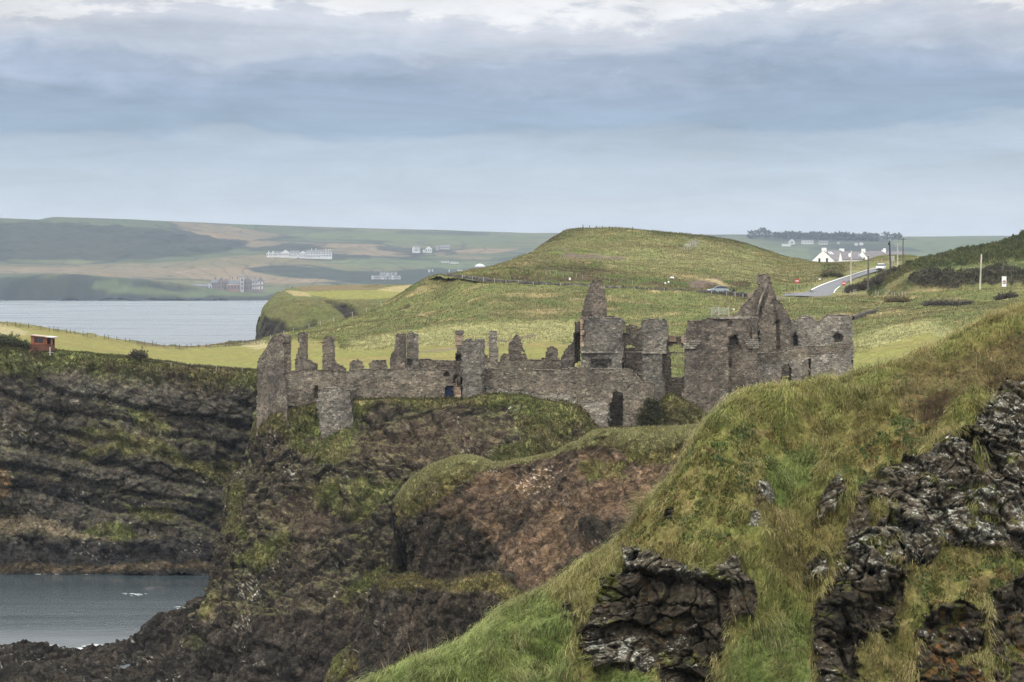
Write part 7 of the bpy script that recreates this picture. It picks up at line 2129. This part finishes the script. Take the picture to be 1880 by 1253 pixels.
# ---------------------------------------------------------------- vehicles, person
def car(root, c, ang, body_m, L=4.2, w=1.78, h=1.5):
    """hatchback: shaped body shell, glass band, roof, wheels with hubs, lamps, plate; c = point of the road under its middle; ang = heading of its nose"""
    u = np.array([math.cos(ang), math.sin(ang), 0]); v = np.array([-math.sin(ang), math.cos(ang), 0]); z = np.array([0, 0, 1.0])
    c = np.asarray(c, float)

    def P(x, y, q):
        return c + u * x + v * y + z * q
    prof = [(-L / 2, 0.30), (-L / 2 + 0.02, 0.62), (-L / 2 + 0.10, 0.90), (-L * 0.18, 0.95), (L * 0.17, 0.93), (L * 0.42, 0.80), (L / 2 - 0.03, 0.62), (L / 2, 0.32), (L * 0.42, 0.22), (-L * 0.42, 0.22)]
    V, Fs = [], []
    for s, q in ((-1, 1.0), (-0.96, 1.0), (0.96, 1.0), (1, 1.0)):
        k = 0.94 if abs(s) == 1 else 1.0
        for x, zz in prof:
            V.append(P(x * k, s * w / 2, 0.3 + (zz - 0.3) * (0.93 if abs(s) == 1 and zz > 0.7 else 1.0)))
    n = len(prof)
    for a in range(3):
        for b in range(n):
            Fs.append((a * n + b, a * n + (b + 1) % n, (a + 1) * n + (b + 1) % n, (a + 1) * n + b))
    Fs += [tuple(range(n)), tuple(range(3 * n, 4 * n))]
    body = MB().add(V, Fs).build('body', body_m, root)
    cab = [(-L * 0.46, 0.92), (-L * 0.38, 1.36), (-L * 0.10, h - 0.06), (L * 0.06, 1.38), (L * 0.22, 0.92)]
    V = []
    for s, k in ((-1, 0.92), (1, 0.92)):
        for x, zz in cab:
            t = (zz - 0.92) / 0.6
            V.append(P(x, s * w / 2 * (k - 0.13 * t), zz))
    m = len(cab)
    MB().add(V, [tuple(range(m)), tuple(range(m, 2 * m))] + [(b, (b + 1) % m, m + (b + 1) % m, m + b) for b in range(m)]).build('window', M_GLASS, root)
    rt = [(-L * 0.385, 1.36), (-L * 0.10, h - 0.055), (L * 0.065, 1.375)]
    V = [P(x, s * w * 0.405, zz + d) for s in (-1, 1) for d in (0, 0.06) for x, zz in rt]
    MB().add(V, [(0, 1, 4, 3), (1, 2, 5, 4), (6, 9, 10, 7), (7, 10, 11, 8), (3, 4, 10, 9), (4, 5, 11, 10), (0, 6, 7, 1), (1, 7, 8, 2), (0, 3, 9, 6), (2, 8, 11, 5)]).build('roof', body_m, root)
    for x in (-L * 0.31, L * 0.32):
        for s in (-1, 1):
            q = P(x, s * (w / 2 - 0.08), 0.31)
            ring = [q + u * 0.31 * math.cos(t) + z * 0.31 * math.sin(t) for t in np.linspace(0, 2 * np.pi, 16, endpoint=False)]
            wh = MB().prism(ring, v * s * 0.12).build('wheel', M_BLACK, root)
            ring = [q + v * s * 0.11 + u * 0.19 * math.cos(t) + z * 0.19 * math.sin(t) for t in np.linspace(0, 2 * np.pi, 12, endpoint=False)]
            MB().prism(ring, v * s * 0.03).build('rim', M_STEEL, wh)
    for s in (-1, 1):
        MB().box(P(L * 0.462, s * w * 0.36, 0.68), (0.22, 0.36, 0.14), ang).build('headlight', M_WHITE, root)
    MB().box(P(L / 2 - 0.01, 0, 0.48), (0.06, 1.0, 0.18), ang).build('grille', M_BLACK, root)


def build_vehicles():
    p = ROAD[-5:, 3:5].reshape(-1, 3).mean(0)
    k = np.argmin(np.abs(proj(ROAD[:, 3])[0] - 1611)); q = ROAD[k, 3]
    X_, Y_ = proj(q)
    c = W(1617.5, 496.2, q[1])
    root = thing('car', c, 'white car coming down the road towards the junction', 'car')
    car(root, c, math.radians(-108), M_CARW)
    c = W(1318, 538.5, 455.0)
    root = thing('car', c, 'pale blue grey car parked behind the long dark wall', 'car')
    car(root, c, math.radians(184), M_CARB, 4.4, 1.8, 1.55)
    # person standing by the car
    base = W(1347, 545.5, 454.0)
    root = thing('person', base, 'person in dark clothes standing behind the wall beside the parked car', 'person')
    jts = [((0, 0, 0.95), 0.17), ((0, 0, 1.15), 0.17), ((0, 0, 1.38), 0.19), ((0, 0, 1.52), 0.075), ((0.0, -0.02, 1.68), 0.105), ((0.02, -0.02, 1.76), 0.09),
           ((0.11, 0, 0.88), 0.11), ((0.12, -0.02, 0.48), 0.075), ((0.12, 0.02, 0.08), 0.055), ((0.13, -0.12, 0.03), 0.045),
           ((-0.11, 0, 0.88), 0.11), ((-0.12, 0.02, 0.48), 0.075), ((-0.13, 0.05, 0.08), 0.055), ((-0.13, -0.09, 0.03), 0.045),
           ((0.2, 0, 1.40), 0.085), ((0.27, 0.0, 1.12), 0.06), ((0.24, -0.14, 0.92), 0.045), ((0.2, -0.2, 0.86), 0.035),
           ((-0.2, 0, 1.40), 0.085), ((-0.28, 0.02, 1.12), 0.06), ((-0.27, -0.08, 0.88), 0.045), ((-0.26, -0.12, 0.80), 0.035)]
    ed = [(0, 1), (1, 2), (2, 3), (3, 4), (4, 5), (0, 6), (6, 7), (7, 8), (8, 9), (0, 10), (10, 11), (11, 12), (12, 13), (2, 14), (14, 15), (15, 16), (16, 17), (2, 18), (18, 19), (19, 20), (20, 21)]
    me = bpy.data.meshes.new('body')
    me.from_pydata([j[0] for j in jts], ed, []); me.update()
    o = link(bpy.data.objects.new('body', me), root)
    sk = o.modifiers.new('skin', 'SKIN')
    for k, v in enumerate(me.skin_vertices[0].data):
        v.radius = (jts[k][1], jts[k][1]); v.use_root = (k == 0)
    ss = o.modifiers.new('smooth', 'SUBSURF'); ss.levels = 1; ss.render_levels = 2
    me.materials.append(plain_mat('dark_clothes', (0.018, 0.018, 0.028), 0.9, 0.2, 5.0))
    hr = MB()
    hc = base + np.array([0, 0.01, 1.72])
    th = np.linspace(0, 2 * np.pi, 10, endpoint=False)
    V = [tuple(hc + np.array([0.125 * s * math.cos(t), 0.13 * s * math.sin(t), zz])) for s, zz in ((1.0, -0.04), (1.0, 0.05), (0.7, 0.12), (0.1, 0.15)) for t in th]
    hr.add(V, [[a * 10 + b, a * 10 + (b + 1) % 10, (a + 1) * 10 + (b + 1) % 10, (a + 1) * 10 + b] for a in range(3) for b in range(10)])
    hr.build('hair', M_BLACK, root, True)


M_CARW = plain_mat('white_car_paint', (0.75, 0.76, 0.78), 0.3, 0.03, 2.0, 0.0, 0.6)
M_CARB = plain_mat('blue_grey_car_paint', (0.30, 0.35, 0.40), 0.3, 0.06, 2.0, 0.2, 0.6)
build_vehicles()

# ---------------------------------------------------------------- the air over the bay
def build_haze():
    m = bpy.data.materials.new('haze_air'); m.use_nodes = True
    nt = m.node_tree; nt.nodes.clear()
    out = nt.nodes.new('ShaderNodeOutputMaterial'); pv = nt.nodes.new('ShaderNodeVolumePrincipled')
    pv.inputs['Color'].default_value = (0.68, 0.82, 1.0, 1); pv.inputs['Density'].default_value = HAZE; pv.inputs['Anisotropy'].default_value = 0.2
    nt.links.new(pv.outputs[0], out.inputs['Volume'])
    mb = MB(); mb.box((0, 3550, 110), (7600, 7200, 240))
    o = mb.build('haze', m)
    o['kind'] = 'stuff'; o['label'] = 'pale blue sea haze over the bay and far hills'; o['category'] = 'haze'


HAZE = 5.4e-5
build_haze()
